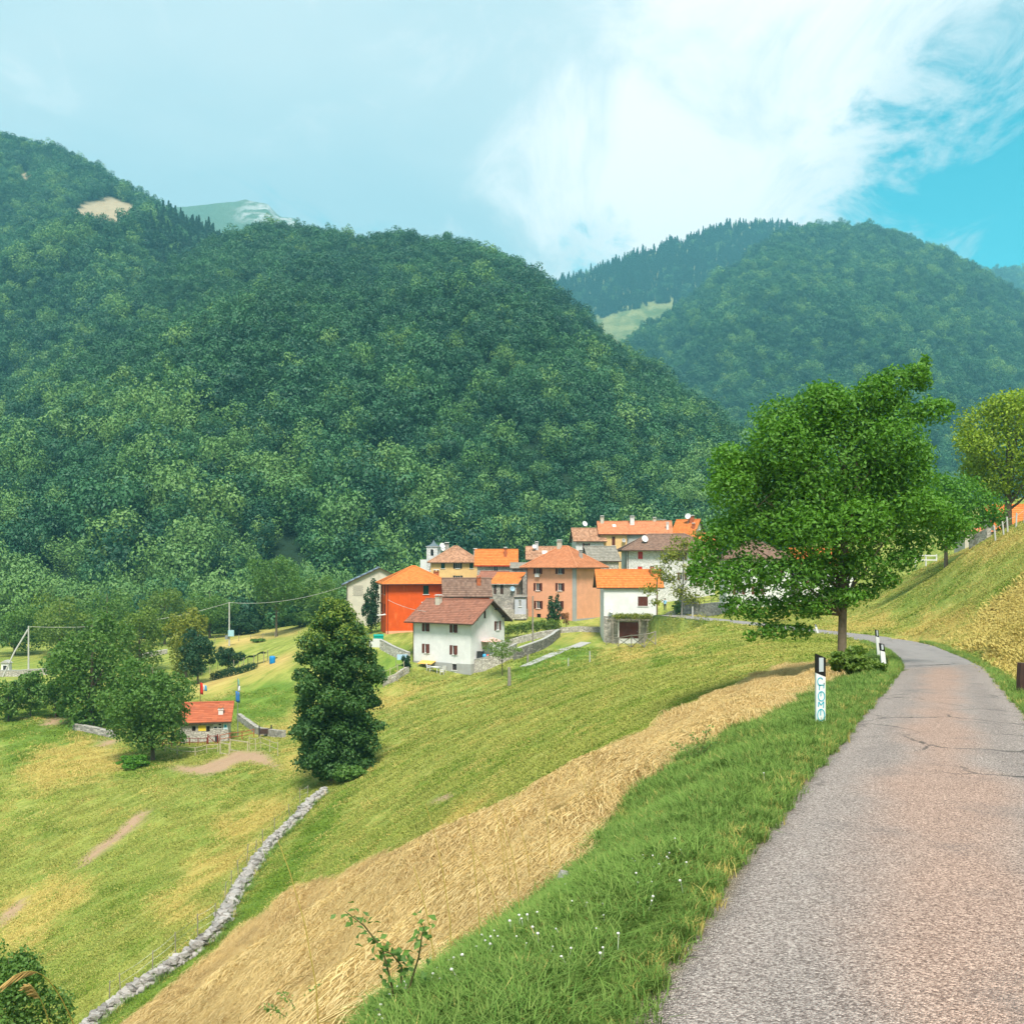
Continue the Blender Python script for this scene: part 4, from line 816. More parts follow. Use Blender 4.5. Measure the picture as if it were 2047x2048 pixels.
def add_chimney(par, x, y, z0, z1, s=0.6, mat=None, cap=None):
    m = MB(); m.box(x - s / 2, x + s / 2, y - s / 2, y + s / 2, z0, z1)
    m.box(x - s / 2 - 0.06, x + s / 2 + 0.06, y - s / 2 - 0.06, y + s / 2 + 0.06, z1 + 0.002, z1 + 0.08)
    for sx in (-1, 1):
        for sy in (-1, 1): m.box(x + sx * s * 0.36 - 0.06, x + sx * s * 0.36 + 0.06, y + sy * s * 0.36 - 0.06, y + sy * s * 0.36 + 0.06, z1 + 0.082, z1 + 0.3)
    o = m.build('chimney', mat or m_cream, par)
    c = MB(); c.hexa([(x - s * 0.7, y - s * 0.7, z1 + 0.302), (x + s * 0.7, y - s * 0.7, z1 + 0.302), (x + s * 0.7, y + s * 0.7, z1 + 0.302), (x - s * 0.7, y + s * 0.7, z1 + 0.302), (x - s * 0.4, y - s * 0.4, z1 + 0.44), (x + s * 0.4, y - s * 0.4, z1 + 0.44), (x + s * 0.4, y + s * 0.4, z1 + 0.44), (x - s * 0.4, y + s * 0.4, z1 + 0.44)])
    c.build('cap', cap or m_conc, o); return o
def add_dish(par, x, y, z, r=0.5, face=(0.3, -0.8, 0.3), mast=1.0, mat=None):
    m = MB(); m.tube([(x, y, z - mast), (x, y, z)], 0.035, 6); o = m.build('dish_mast', m_metal, par)
    f = Vector(face).normalized(); q = f.to_track_quat('Z', 'Y'); b = MB()
    b.lathe([(0.02, 0.0), (r * 0.4, 0.02 * r / 0.5), (r * 0.75, 0.08 * r / 0.5), (r, 0.16 * r / 0.5), (r + 0.01, 0.15 * r / 0.5), (r * 0.75, 0.05 * r / 0.5), (r * 0.3, -0.03)], seg=18)
    me = b.mesh('dish', True); d_ = link('dish', me, mat or m_dish, o, loc=(x, y, z) + f * 0.0 if False else Vector((x, y, z)), rot=q.to_euler())
    return o
class House:
    def __init__(s, name, label, cat, px, d, corner, th, w, dp, ze, z0=None, wall=None, roof=('gx', 2.2), oh=0.55, og=0.5, tiles=None, holesF=(), holesR=(), holesL=(), tw=0.34, tth=0.42, soffit=None):
        th = R(th); a = Vector((math.cos(th), math.sin(th), 0)); b = Vector((-math.sin(th), math.cos(th), 0))
        K = Vector(((px - CX) / F * d, d, 0)); O = K if corner == 'FL' else K - a * w
        cs = [O, O + a * w, O + a * w + b * dp, O + b * dp]
        zg = min(Tz(c.x, c.y) for c in cs) if z0 is None else z0
        s.z0 = zg; s.e = empty(name, (O.x, O.y, zg), th, label, cat); s.w, s.dp = w, dp; ze = ze - zg; s.ze = ze
        s.F = Face((0, 0, 0), (1, 0, 0), (0, -1, 0)); s.Rf = Face((w, 0, 0), (0, 1, 0), (1, 0, 0)); s.B = Face((w, dp, 0), (-1, 0, 0), (0, 1, 0)); s.L = Face((0, dp, 0), (0, -1, 0), (-1, 0, 0))
        kind, rise = roof; m = MB(); zb = -1.2
        hz_ = lambda H: [(h[0], h[1], h[2] - zg, h[3] - zg) for h in H]
        s.hF, s.hR, s.hL = hz_(holesF), hz_(holesR), hz_(holesL)
        gtop = (dp / 2, ze + rise - 0.06) if kind == 'gx' else None; ftop = (w / 2, ze + rise - 0.06) if kind == 'gy' else None
        facade(m, s.F, w, zb, ze, s.hF, top=ftop); facade(m, s.Rf, dp, zb, ze, s.hR, top=gtop); facade(m, s.B, w, zb, ze + (rise if kind == 'mono' else 0), [], top=ftop); facade(m, s.L, dp, zb, ze, s.hL, top=gtop)
        if kind == 'mono':
            m.face([s.Rf.p(0, ze), s.Rf.p(dp, ze), s.Rf.p(dp, ze + rise)]); m.face([s.L.p(0, ze), s.L.p(dp, ze), s.L.p(0, ze + rise)])
        m.face([(0, 0, ze - 0.05), (w, 0, ze - 0.05), (w, dp, ze - 0.05), (0, dp, ze - 0.05)])
        m.build('wall', wall, s.e)
        s.sl = slopes_of(w, dp, ze, rise, kind, oh, og); s.roof = add_roof(s.e, s.sl, tiles, tw, tth, soffit=soffit); s.kind = kind; s.rise = rise
    def win(s, face, style='shut', sm=None, only=None, **kw):
        H = {'F': s.hF, 'R': s.hR, 'L': s.hL}[face]; fc = {'F': s.F, 'R': s.Rf, 'L': s.L}[face]
        for i, h in enumerate(H):
            if only is None or i in only: add_window(s.e, fc, h, style, sm, **kw)
    def door(s, face, i, mat):
        fc = {'F': s.F, 'R': s.Rf, 'L': s.L}[face]; h = {'F': s.hF, 'R': s.hR, 'L': s.hL}[face][i]; m = MB(); slab(m, fc, h[0] + 0.004, h[1] - 0.004, h[2] + 0.004, h[3] - 0.004, -0.14, -0.08)
        k = max(1, int((h[1] - h[0]) / 0.28))
        for j in range(k): x0 = h[0] + 0.02 + (h[1] - h[0] - 0.04) * j / k; slab(m, fc, x0 + 0.012, x0 + (h[1] - h[0] - 0.04) / k - 0.012, h[2] + 0.03, h[3] - 0.03, -0.078, -0.06)
        o = m.build('door', mat, s.e); q = MB(); slab(q, fc, h[1] - 0.2, h[1] - 0.12, h[2] + 0.95, h[2] + 1.05, -0.058, 0.0); q.build('handle', m_metal, o)
    def roofz(s, x, y):
        if s.kind == 'gx': return s.ze + s.rise * (1 - abs(y - s.dp / 2) / (s.dp / 2))
        if s.kind == 'gy': return s.ze + s.rise * (1 - abs(x - s.w / 2) / (s.w / 2))
        if s.kind == 'mono': return s.ze + s.rise * y / s.dp
        h = min(s.w, s.dp) / 2; return s.ze + s.rise * min(1, min(x, s.w - x, y, s.dp - y) / h)
    def chimney(s, x, y, up=1.0, size=0.6, mat=None, cap=None): z = s.roofz(x, y); return add_chimney(s.e, x, y, z - 0.4, z + up, size, mat, cap)
    def dish(s, x, y, up=0.9, r=0.5, face=(0.3, -0.8, 0.35), mat=None): add_dish(s.e, x, y, s.roofz(x, y) + up, r, face, up + 0.2, mat)
    def skylight(s, x, y, w=0.8, l=0.9):
        z = s.roofz(x, y); z2 = s.roofz(x, y + 0.01); k = (z2 - z) / 0.01; m = MB(); m.hexa([(x, y, z + 0.06), (x + w, y, z + 0.06), (x + w, y + l, z + k * l + 0.06), (x, y + l, z + k * l + 0.06), (x, y, z + 0.16), (x + w, y, z + 0.16), (x + w, y + l, z + k * l + 0.16), (x, y + l, z + k * l + 0.16)]); m.build('skylight', m_frame, s.e)
    def pipe(s, face, a, mat=None, out=0.09, rad=0.05):
        fc = {'F': s.F, 'R': s.Rf, 'L': s.L}[face]; m = MB(); m.tube([fc.p(a, s.ze - 0.12, 0.45), fc.p(a, s.ze - 0.45, out), fc.p(a, 0.1, out)], rad, 6); m.build('drainpipe', mat or m_eave, s.e)
    def gutter(s, mat=None, oh=0.55, og=0.5):
        k = s.rise / (s.dp / 2) if s.kind == 'gx' else s.rise / (min(s.w, s.dp) / 2); z = s.ze - k * oh - 0.06; m = MB(); m.tube([(-og, -oh - 0.07, z), (s.w / 2, -oh - 0.07, z), (s.w + og, -oh - 0.07, z)], 0.07, 6); m.build('gutter', mat or m_eave, s.e)
def zat(py, d): return (HY - py) / F * d
# ---- white house with brown shutters
fr = lambda X: (X - 820) / 565 * 9.8
hs = []
for X, up in ((962, 1), (1235, 1), (962, 0), (1235, 0)):
    zc = -8.75 if up else -11.75; hs.append((fr(X) - 0.42, fr(X) + 0.42, zc - 0.62, zc + 0.62))
hs += [(fr(945), fr(987), -15.45, -13.55), (fr(1208), fr(1252), -14.5, -13.65)]
h = House('white_house', 'white house with brown shutters and red brown roof above the lawn', 'house', 941, 133, 'FR', -32, 9.8, 8.5, zat(1240, 133), wall=m_white, roof=('gx', 2.55), oh=0.85, og=0.9, tiles=t_red, holesF=hs,
          holesR=[(6.3, 7.1, -9.3, -8.05)])
h.win('F', 'half', only=[0, 1, 2, 3]); h.win('F', 'plain', only=[5], frame=m_woodd); h.door('F', 4, m_woodd); h.win('R', 'shut', only=[0]); m = MB(); slab(m, h.Rf, 3.2, 3.65, -7.5 - h.z0, -6.3 - h.z0, 0.003, 0.03); m.build('window', m_woodd, h.e)
h.chimney(2.1, 3.2, 0.9, 0.7, m_cream); h.gutter(m_eave, 0.85, 0.9); h.pipe('F', 0.12, m_eave)
m = MB()
for f_, a0, a1 in ((h.F, -0.03, 9.83), (h.Rf, 0.0, 8.5)):
    zt = -13.55 - h.z0
    hh = [(fr(945), fr(987)), (fr(1208), fr(1252))] if f_ is h.F else []
    xs = [a0] + [v for q in hh for v in q] + [a1]
    for k in range(0, len(xs), 2): slab(m, f_, xs[k], xs[k + 1], -1.1, zt, 0.003, 0.035)
m.build('plinth', m_greyp, h.e)
for k in range(5):                         # rafter tails and brackets under the gable
    y = 0.5 + k * 1.85; z = h.roofz(0, y) - 0.26; MB().bar((9.8, y, z), (10.6, y, z), 0.14, 0.2).build('bracket', m_eave, h.e)
WHITE = h
# ---- red orange house
h = House('red_house', 'tall red orange house with orange hip roof behind the white house', 'house', 772, 150, 'FL', 12.8, 9.5, 9.0, zat(1163, 150), wall=m_red, roof=('hip', 2.3), oh=0.75, tiles=t_orange,
          holesF=[(5.7, 6.55, -4.65, -3.3), (5.7, 6.55, -7.2, -6.05)], holesL=[(6.8, 7.6, -4.7, -3.3), (2.2, 3.0, -4.7, -3.3), (6.8, 7.6, -7.6, -6.2), (2.2, 3.0, -7.6, -6.2)])
h.win('F', 'closed', m_shutg); h.win('L', 'shut', m_shut); h.chimney(8.1, 2.6, 0.7, 0.75, m_brick, m_conc); h.skylight(6.6, 3.2); h.pipe('F', 0.25, m_shut); h.gutter(m_shut, 0.75, 0.6)
m = MB(); slab(m, h.F, 5.4, 6.9, -5.95 - h.z0, -5.82 - h.z0, 0.003, 0.12); m.build('lintel', m_frame, h.e)
m = MB(); slab(m, h.F, -0.02, 9.5, -1.0, 0.55, 0.003, 0.03); m.build('plinth', m_peach, h.e)
m = MB(); m.tube([h.F.p(8.6, 4.9, 0.05), h.F.p(7.5, 3.4, 0.05)], 0.05, 5); m.build('pipe', m_peach, h.e)
m = MB(); m.hexa([h.L.p(7.6, 3.0, 0.02), h.L.p(9.0, 3.0, 0.02), h.L.p(9.0, 2.9, 1.3), h.L.p(7.6, 2.9, 1.3), h.L.p(7.6, 3.1, 0.02), h.L.p(9.0, 3.1, 0.02), h.L.p(9.0, 2.98, 1.3), h.L.p(7.6, 2.98, 1.3)]); m.build('door_canopy', m_frame, h.e)
RED = h
h = House('red_annex', 'low red orange annex with brown tile roof beside the tall red house', 'house', 890, 148.5, 'FL', 6, 6.7, 5.2, zat(1188, 148), wall=m_red, roof=('gx', 2.3), oh=0.5, og=0.45, tiles=t_brown, holesF=[(0.6, 1.25, -6.6, -4.85), (2.75, 3.9, -6.6, -4.85)])
h.win('F', 'door', frame=m_woodd); h.chimney(5.2, 1.6, 0.9, 0.6, m_brick, m_brick); h.gutter(m_eave, 0.5, 0.45)
# ---- grey barn
h = House('grey_barn', 'beige barn with blue grey metal roof and lattice vent', 'barn', 694, 176, 'FL', 10, 11.5, 12.0, zat(1166, 176), wall=m_cream, roof=('gy', 2.75), oh=0.9, og=0.5, tiles=t_metal, tw=0.8, tth=1.2, holesF=[(2.9, 4.3, -8.3, -7.2)], holesL=[(9.5, 10.5, -6.5, -4.3), (7.2, 8.2, -6.5, -4.3)])
h.win('F', 'plain', frame=m_dark); h.win('L', 'plain'); h.pipe('F', 0.05, m_eave)
zc = zat(1181, 176) - h.z0; m = MB()
lat = MB(); slab(lat, h.F, 1.0, 3.0, zc - 1.0, zc + 1.0, 0.003, 0.03); lat = lat.build('vent', m_cream, h.e)
hole = MB(); slab(hole, h.F, -0.055, 0.055, -0.06, 0.06, 0.032, 0.036); hole_me = hole.mesh('vent_hole')
for i in range(9):
    for j in range(9):
        x = 1.1 + 1.8 * (i + (0.5 if j % 2 else 0)) / 9; z = zc - 0.9 + 1.8 * j / 8.5
        o = link('vent_hole', hole_me, m_dark, lat, loc=(x, 0, z))
# ---- yellow house and bell tower
h = House('yellow_house', 'pale yellow house with pyramid tile roof beside the bell tower', 'house', 861, 186, 'FL', 2, 9.3, 8.6, zat(1121, 186), wall=m_yellow, roof=('hip', 2.75), oh=0.6, tiles=t_old, holesF=[(1.95, 2.7, -0.85, 0.3), (4.7, 5.5, -0.85, 0.3), (7.35, 8.05, -0.85, 0.3), (4.7, 5.6, -3.3, -2.2)])
h.win('F', 'closed', m_shutg, only=[0, 2]); h.win('F', 'shut', m_dark, only=[1, 3]); h.chimney(2.9, 6.0, 1.5, 0.8, m_stone); h.dish(2.0, 5.6, 1.6, 0.55); h.dish(2.1, 5.3, 0.9, 0.4); h.chimney(8.4, 5.6, 1.4, 0.7, m_stone)
d = 196; x0 = (853 - CX) / F * d; zt = zat(1094, d); zb = zat(1160, d)
t = empty('bell_tower', (x0, d, zb), R(-14), 'small stone bell tower with pointed grey roof and arched opening', 'tower'); H_ = zt - zb; w = 2.25
fcs = [Face((0, 0, 0), (1, 0, 0), (0, -1, 0)), Face((w, 0, 0), (0, 1, 0), (1, 0, 0)), Face((w, w, 0), (-1, 0, 0), (0, 1, 0)), Face((0, w, 0), (0, -1, 0), (-1, 0, 0))]
m = MB()
for f_ in fcs:
    a, b, c, dd = w / 2 - 0.32, w / 2 + 0.32, H_ - 1.75, H_ - 0.75
    facade(m, f_, w, 0, H_, [(a, b, c, dd + 0.32)], 0.3)
    for k in range(6):                      # the corners of the arch
        a0 = math.pi * k / 6; a1 = math.pi * (k + 1) / 6
        p0 = (w / 2 - 0.32 * math.cos(a0), dd + 0.32 * math.sin(a0)); p1 = (w / 2 - 0.32 * math.cos(a1), dd + 0.32 * math.sin(a1)); cr = (a, dd + 0.32) if k < 3 else (b, dd + 0.32)
        m.face([f_.p(p0[0], p0[1], -0.004), f_.p(p1[0], p1[1], -0.004), f_.p(cr[0], cr[1], -0.004)])
m.build('wall', m_stonew, t)
m = MB(); m.box(-0.15, w + 0.15, -0.15, w + 0.15, H_ + 0.002, H_ + 0.14); m.build('cornice', m_conc, t)
m = MB(); cs = w / 2
prof = [(cs + 0.12, H_ + 0.142), (cs * 0.62, H_ + 0.38), (cs * 0.3, H_ + 0.72), (cs * 0.1, H_ + 1.2), (0.02, H_ + 1.5)]
for (r0, z0_), (r1, z1_) in zip(prof[:-1], prof[1:]):
    for k in range(4):
        q = [(-1, -1), (1, -1), (1, 1), (-1, 1)]; a, b = q[k], q[(k + 1) % 4]
        m.face([(cs + a[0] * r0, cs + a[1] * r0, z0_), (cs + b[0] * r0, cs + b[1] * r0, z0_), (cs + b[0] * r1, cs + b[1] * r1, z1_), (cs + a[0] * r1, cs + a[1] * r1, z1_)])
m.build('spire', plain('slate', (0.13, 0.17, 0.19), 0.7, 0.2), t)
m = MB(); m.lathe([(0.30, H_ - 1.5), (0.26, H_ - 1.35), (0.17, H_ - 1.05), (0.08, H_ - 0.95)], (cs, cs, 0), 12); m.build('bell', m_dark, t)
m = MB(); m.box(-1.4, -0.05, 0.2, 1.2, 0, H_ - 2.5); m.build('wall', m_frame, t)
# ---- stone house with orange roof
h = House('stone_house', 'grey stone house with wide orange roof right of the yellow house', 'house', 954, 178, 'FL', 0, 6.9, 5.6, zat(1129, 178) + 0.25, wall=m_stonel, roof=('gx', 2.45), oh=0.5, og=0.55, tiles=t_orange, holesF=[(3.0, 3.75, -1.7, -0.35)], soffit=m_shutr)
h.win('F', 'plain'); h.chimney(5.1, 1.5, 1.2, 0.5, m_brick); h.pipe('F', 6.7, m_metal)
# ---- low sheds between
h = House('stone_shed', 'small rough stone shed with patchy orange tiles and two dark doorways', 'shed', 983, 163, 'FL', -14, 4.2, 4.6, zat(1166, 163), wall=m_stone, roof=('mono', 1.5), oh=0.35, og=0.4, tiles=t_orange, holesF=[(0.35, 0.8, -5.0, -3.3), (1.45, 2.0, -5.0, -3.3)], soffit=m_stonel)
h.door('F', 0, m_woodd); h.door('F', 1, m_woodd)
m = MB(); slab(m, h.F, 2.0, 6.2, -1.5, 1.6, 0.02, 1.5); m.build('forecourt_wall', m_stonel, h.e); add_dish(h.e, 3.6, -0.35, zat(1178, 162) - h.z0, 0.42, (0.5, -0.7, 0.3), 0.5, plain('dish_blue', (0.30, 0.45, 0.55), 0.5, 0.05))
h = House('stone_lean_to', 'low stone lean-to with rusty flat roof behind the small shed', 'shed', 958, 170, 'FL', -5, 4.6, 4.0, zat(1156, 170), wall=m_stone, roof=('mono', 1.0), oh=0.3, og=0.3, tiles=t_red)
h = House('stone_barn', 'narrow stone barn between the small shed and the peach house', 'barn', 1024, 170, 'FL', 0, 2.7, 5.0, zat(1136, 170), wall=m_stone, roof=('mono', 0.8), oh=0.3, og=0.4, tiles=t_slate)
h = House('grey_hut', 'small blue grey box hut against the peach house', 'hut', 1029, 160, 'FL', -3, 1.85, 2.0, zat(1194, 160), wall=m_bluegrey, roof=('mono', 0.15), oh=0.15, og=0.15, tiles=t_slate, holesF=[(0.65, 1.05, -6.9, -5.9)], soffit=m_dark)
h.win('F', 'plain'); m = MB(); slab(m, h.F, -0.05, 1.9, 0.2, 1.0, 0.02, 0.5); m.build('forecourt_wall', m_stonel, h.e)
# ---- peach house
fr = lambda X: (X - 220) / 425 * 9.4
hs = []
for X, Y in ((316, 601), (512, 601), (316, 745), (512, 745), (320, 897), (505, 897)):
    zc = zat(1000 + Y * 0.233, 159.5 + (1 - fr(X) / 9.4) * 4.5); hs.append((fr(X) - 0.42, fr(X) + 0.42, zc - 0.62, zc + 0.62))
hs += [(fr(305), fr(342), -8.85, -8.2), (fr(520), fr(560), -9.9, -8.0)]
h = House('peach_house', 'tall peach coloured house with hip roof and three rows of brown shutters', 'house', 1150, 158, 'FR', -36, 9.4, 8.0, zat(1127, 158), z0=-10.3, wall=m_peach, roof=('hip', 2.85), oh=0.95, tiles=t_salmon, holesF=hs)
h.win('F', 'shut', only=range(6)); h.win('F', 'plain', only=[6], frame=m_dark, sill=False); h.door('F', 7, m_woodd); h.chimney(4.0, 3.6, 1.0, 0.6, m_cream); h.chimney(8.0, 3.9, 0.9, 0.45, m_conc); h.pipe('F', 0.0, m_dark)
m = MB(); slab(m, h.F, 8.85, 9.43, -1, h.ze - 0.02, 0.003, 0.05); slab(m, h.Rf, 0.002, 0.35, -1, h.ze - 0.02, 0.003, 0.05); m.build('corner_quoin', m_greyp, h.e)
m = MB(); slab(m, h.Rf, 0.37, 8.0, -1, 1.45, 0.003, 0.04); slab(m, h.F, -0.02, fr(520) - 0.02, -1, 1.15, 0.003, 0.04); slab(m, h.F, fr(560) + 0.02, 8.83, -1, 1.15, 0.003, 0.04); m.build('plinth', m_greyp, h.e)
m = MB(); slab(m, h.F, fr(300), fr(335), zat(1154, 162) - h.z0, zat(1147, 162) - h.z0, 0.05, 0.4); m.build('air_conditioner', m_frame, h.e); PEACH = h
# ---- white house with vine pergola
d = 145; fr = lambda X: (X - 888) / 452 * 7.75
h = House('pergola_house', 'white house with orange roof on stone base behind a vine pergola', 'house', 1207, d, 'FL', 0, 7.75, 6.2, zat(1172, d), wall=m_white, roof=('gx', 2.35), oh=0.35, og=1.1, tiles=t_orange, holesF=[(fr(1180), fr(1265), zat(1212, d), zat(1193, d)), (fr(1020), fr(1185), zat(1277, d), zat(1244, d))])
h.win('F', 'closed', only=[0]); h.door('F', 1, m_shut); h.chimney(7.4, 2.2, 1.0, 0.55, m_brick)
m = MB(); zt = zat(1232, d) - h.z0
for a, b, c in ((-0.02, fr(1020) - 0.005, zt), (fr(1185) + 0.005, 7.77, zt)): slab(m, h.F, a, b, -1, c, 0.003, 0.06)
slab(m, h.F, fr(1020), fr(1185), zat(1244, d) - h.z0 + 0.01, zt, 0.003, 0.06); slab(m, h.Rf, 0.002, 6.2, -1, zt, 0.003, 0.06); m.build('stone_base', m_stone, h.e)
add_dish(h.e, 0.95, -0.35, zat(1221, d) - h.z0, 0.36, (0.4, -0.8, 0.3), 0.3, m_frame)
pg = empty('vine_pergola', (W(1207, 0, 143.5).x, 143.0, h.z0), 0, 'wooden pergola posts with green vine roof at the white house', 'pergola'); zt = zat(1241, 143) - h.z0
for X, y in ((960, 0), (1015, 0.9), (1187, 0), (1255, 0), (960, 1.8), (1255, 1.8)):
    x = fr(X); MB().bar((x, y, -0.9), (x, y, zt), 0.13).build('post', m_wood if X != 1015 else m_frame, pg)
for y in (0.0, 1.8): MB().bar((fr(925), y, zt + 0.08), (fr(1300), y, zt + 0.08), 0.1, 0.14).build('beam', m_wood, pg)
for k in range(9): x = fr(940 + k * 44); MB().bar((x, -0.3, zt + 0.21), (x, 2.1, zt + 0.21), 0.07, 0.09).build('rafter', m_wood, pg)
link('vine', foliage_mesh('vine', [(fr(990 + k * 36), 0.3 + 0.5 * (k % 3), zt + 0.5 + 0.12 * (k % 2), 0.75, 0.9, 0.42) for k in range(9)], 2400, 0.2, 0.5, 0.7, m_yellowg), None, pg)
# ---- white stone house with red shutters
d = 175; fr = lambda X: (X - 1085) / 600 * 12.4
h = House('red_shutter_house', 'whitewashed stone house with red shutters and low brown roof', 'house', 1253, d, 'FL', 0, 15.6, 9.0, zat(1094, d), z0=-7.5, wall=m_stonew, roof=('hip', 2.4), oh=1.1, tiles=t_brown, holesF=[(fr(1180), fr(1220), zat(1118, d), zat(1103, d)), (fr(1178), fr(1217), zat(1147, d), zat(1133, d)), (9.4, 10.2, zat(1120, d), zat(1105, d)), (9.4, 10.2, zat(1160, d), zat(1145, d)), (12.4, 13.2, zat(1120, d), zat(1105, d))])
h.win('F', 'closed', m_shutr, only=[0, 1]); h.win('F', 'shut', m_shut, only=[2, 3, 4]); h.dish(3.3, 1.3, 0.75, 0.62); h.pipe('F', 0.2, m_eave)
# ---- grey slate house
h = House('slate_house', 'squat stone house with grey slate roof behind the peach house', 'house', 1180, 172, 'FL', 12, 5.2, 5.8, zat(1119, 172), z0=-6, wall=m_stonel, roof=('gx', 2.3), oh=0.35, og=0.4, tiles=t_slate)
# ---- upper row
h = House('tile_house', 'pale stone house with old wavy tile roof and a dish on top', 'house', 1151, 196, 'FL', 4, 5.6, 6.0, zat(1079, 196), z0=-3.5, wall=m_stonew, roof=('gx', 2.3), oh=0.5, og=0.6, tiles=t_old, holesF=[(1.75, 2.45, 2.9, 4.1)])
h.win('F', 'shut'); h.dish(2.2, 3.1, 1.0, 0.55)
h = House('ochre_house', 'ochre yellow house with red brown roof in the upper row', 'house', 1200, 197, 'FL', 0, 5.3, 6.6, zat(1065, 197), z0=-3, wall=m_yellow, roof=('gx', 2.3), oh=0.5, og=0.45, tiles=t_salmon, holesF=[(2.3, 2.95, 3.7, 5.5)], soffit=m_shut)
h.win('F', 'closed'); h.chimney(0.6, 3.0, 1.0, 0.7, m_cream); h.skylight(2.6, 1.6, 0.7, 0.6); h.dish(4.6, -0.35, -1.4, 0.42, (0.3, -0.8, 0.3), m_greyp)
h = House('grey_row_house', 'grey brown plastered house with long red brown roof in the upper row', 'house', 1251, 197.5, 'FL', -6, 8.6, 6.6, zat(1065, 197), z0=-3, wall=m_greyp, roof=('gx', 2.35), oh=0.5, og=0.7, tiles=t_salmon, holesF=[(2.5, 3.0, 3.8, 4.8), (6.3, 6.8, 4.3, 5.1)], soffit=m_shut)
h.win('F', 'plain'); h.chimney(1.3, 2.6, 1.2, 0.85, m_frame); h.chimney(5.8, 3.5, 0.6, 0.6, m_cream); h.chimney(8.3, 1.0, 1.0, 0.5, m_frame)
m = MB(); m.tube([(6.6, 3.4, 8.6), (6.6, 3.4, 12.2)], 0.03, 5); m.tube([(5.3, 3.4, 12.2), (8.2, 3.4, 12.0)], 0.025, 5); m.tube([(5.6, 3.4, 11.3), (7.9, 3.4, 10.9)], 0.025, 5); m.build('antenna', m_metal, h.e)
h = House('gable_house', 'cream gabled house with orange roof, dish and chimney at the back of the upper row', 'house', 1345, 204, 'FL', -28, 4.5, 6.4, zat(1064, 204), z0=-3, wall=m_cream, roof=('gx', 2.6), oh=0.4, og=0.4, tiles=t_orange)
h.chimney(3.2, 2.6, 1.0, 0.8, m_brick); h.dish(2.6, 1.9, 1.7, 0.6, (0.1, -0.9, 0.3)); h.chimney(4.1, 0.9, 0.7, 0.5, m_brick)
h = House('cream_house', 'cream house with bright orange roof behind the low brown roof', 'house', 1370, 188, 'FL', -14, 5.0, 6.0, zat(1094, 188), z0=-3, wall=m_cream, roof=('gx', 2.6), oh=0.4, og=0.5, tiles=t_orange)
h.chimney(2.6, 2.7, 0.7, 0.6, m_brick)
h = House('brown_roof_house', 'house with brown roof, chimney and dish behind the peach house', 'house', 1056, 182, 'FL', 0, 6.0, 5.5, zat(1116, 182), z0=-6, wall=m_stone, roof=('gx', 2.1), oh=0.4, og=0.5, tiles=t_old)
h.chimney(1.6, 2.2, 1.0, 0.6, m_stonew); h.dish(1.1, 1.6, 0.9, 0.4); h.skylight(2.6, 0.9, 0.9, 0.7)
# ---- houses half hidden by the big walnut
h = House('white_villa', 'white house mostly hidden behind the big walnut', 'house', 1452, 150, 'FL', -4, 9.5, 8.0, zat(1112, 150), z0=-8, wall=m_white, roof=('hip', 2.4), oh=0.7, tiles=t_brown, holesF=[(1.4, 2.3, -1.4, 0.0), (4.2, 5.1, -1.4, 0.0), (7.0, 7.9, -1.4, 0.0), (1.4, 2.3, -4.6, -3.2), (4.2, 5.1, -4.6, -3.2)])
h.win('F', 'shut')
h = House('white_cottage', 'white cottage with orange roof glimpsed through the walnut leaves', 'house', 1598, 152, 'FL', 4, 8.6, 7.0, zat(1128, 152), z0=-7, wall=m_white, roof=('gx', 2.4), oh=0.6, tiles=t_orange, holesF=[(1.4, 2.3, -3.2, -1.8), (5.2, 6.1, -3.2, -1.8)])
h.win('F', 'shut')
h = House('bank_house', 'house with bright orange roof behind the maple on the bank', 'house', 1993, 128, 'FL', -8, 9.0, 7.0, zat(1052, 128), wall=m_cream, roof=('gx', 2.9), oh=0.6, og=0.6, tiles=t_orange)
h = House('bank_shed', 'low beige shed wall behind the bank crest', 'shed', 1928, 122, 'FL', 0, 3.6, 3.0, zat(1063, 122), wall=m_cream, roof=('mono', 0.5), oh=0.2, og=0.2, tiles=t_salmon)
# ================================================================== WALLS, FENCES, POSTS AND SMALL THINGS
_D = np.concatenate([np.arange(2.5, 20, 0.1), np.arange(20, 80, 0.25), np.arange(80, 300, 0.6)])
def hit(px, py):
    """the first point of the ground seen at a pixel"""
    u, v = (px - CX) / F, (HY - py) / F
    g = v * _D - T(u * _D, _D); k = np.argmax(g <= 0)
    if not (g <= 0).any(): k = len(_D) - 1
    d = _D[k] if k == 0 else _D[k - 1] + (_D[k] - _D[k - 1]) * g[k - 1] / (g[k - 1] - g[k] + 1e-9)
    return Vector((u * d, d, v * d))
def gz(p): return Vector((p[0], p[1], Tz(p[0], p[1])))
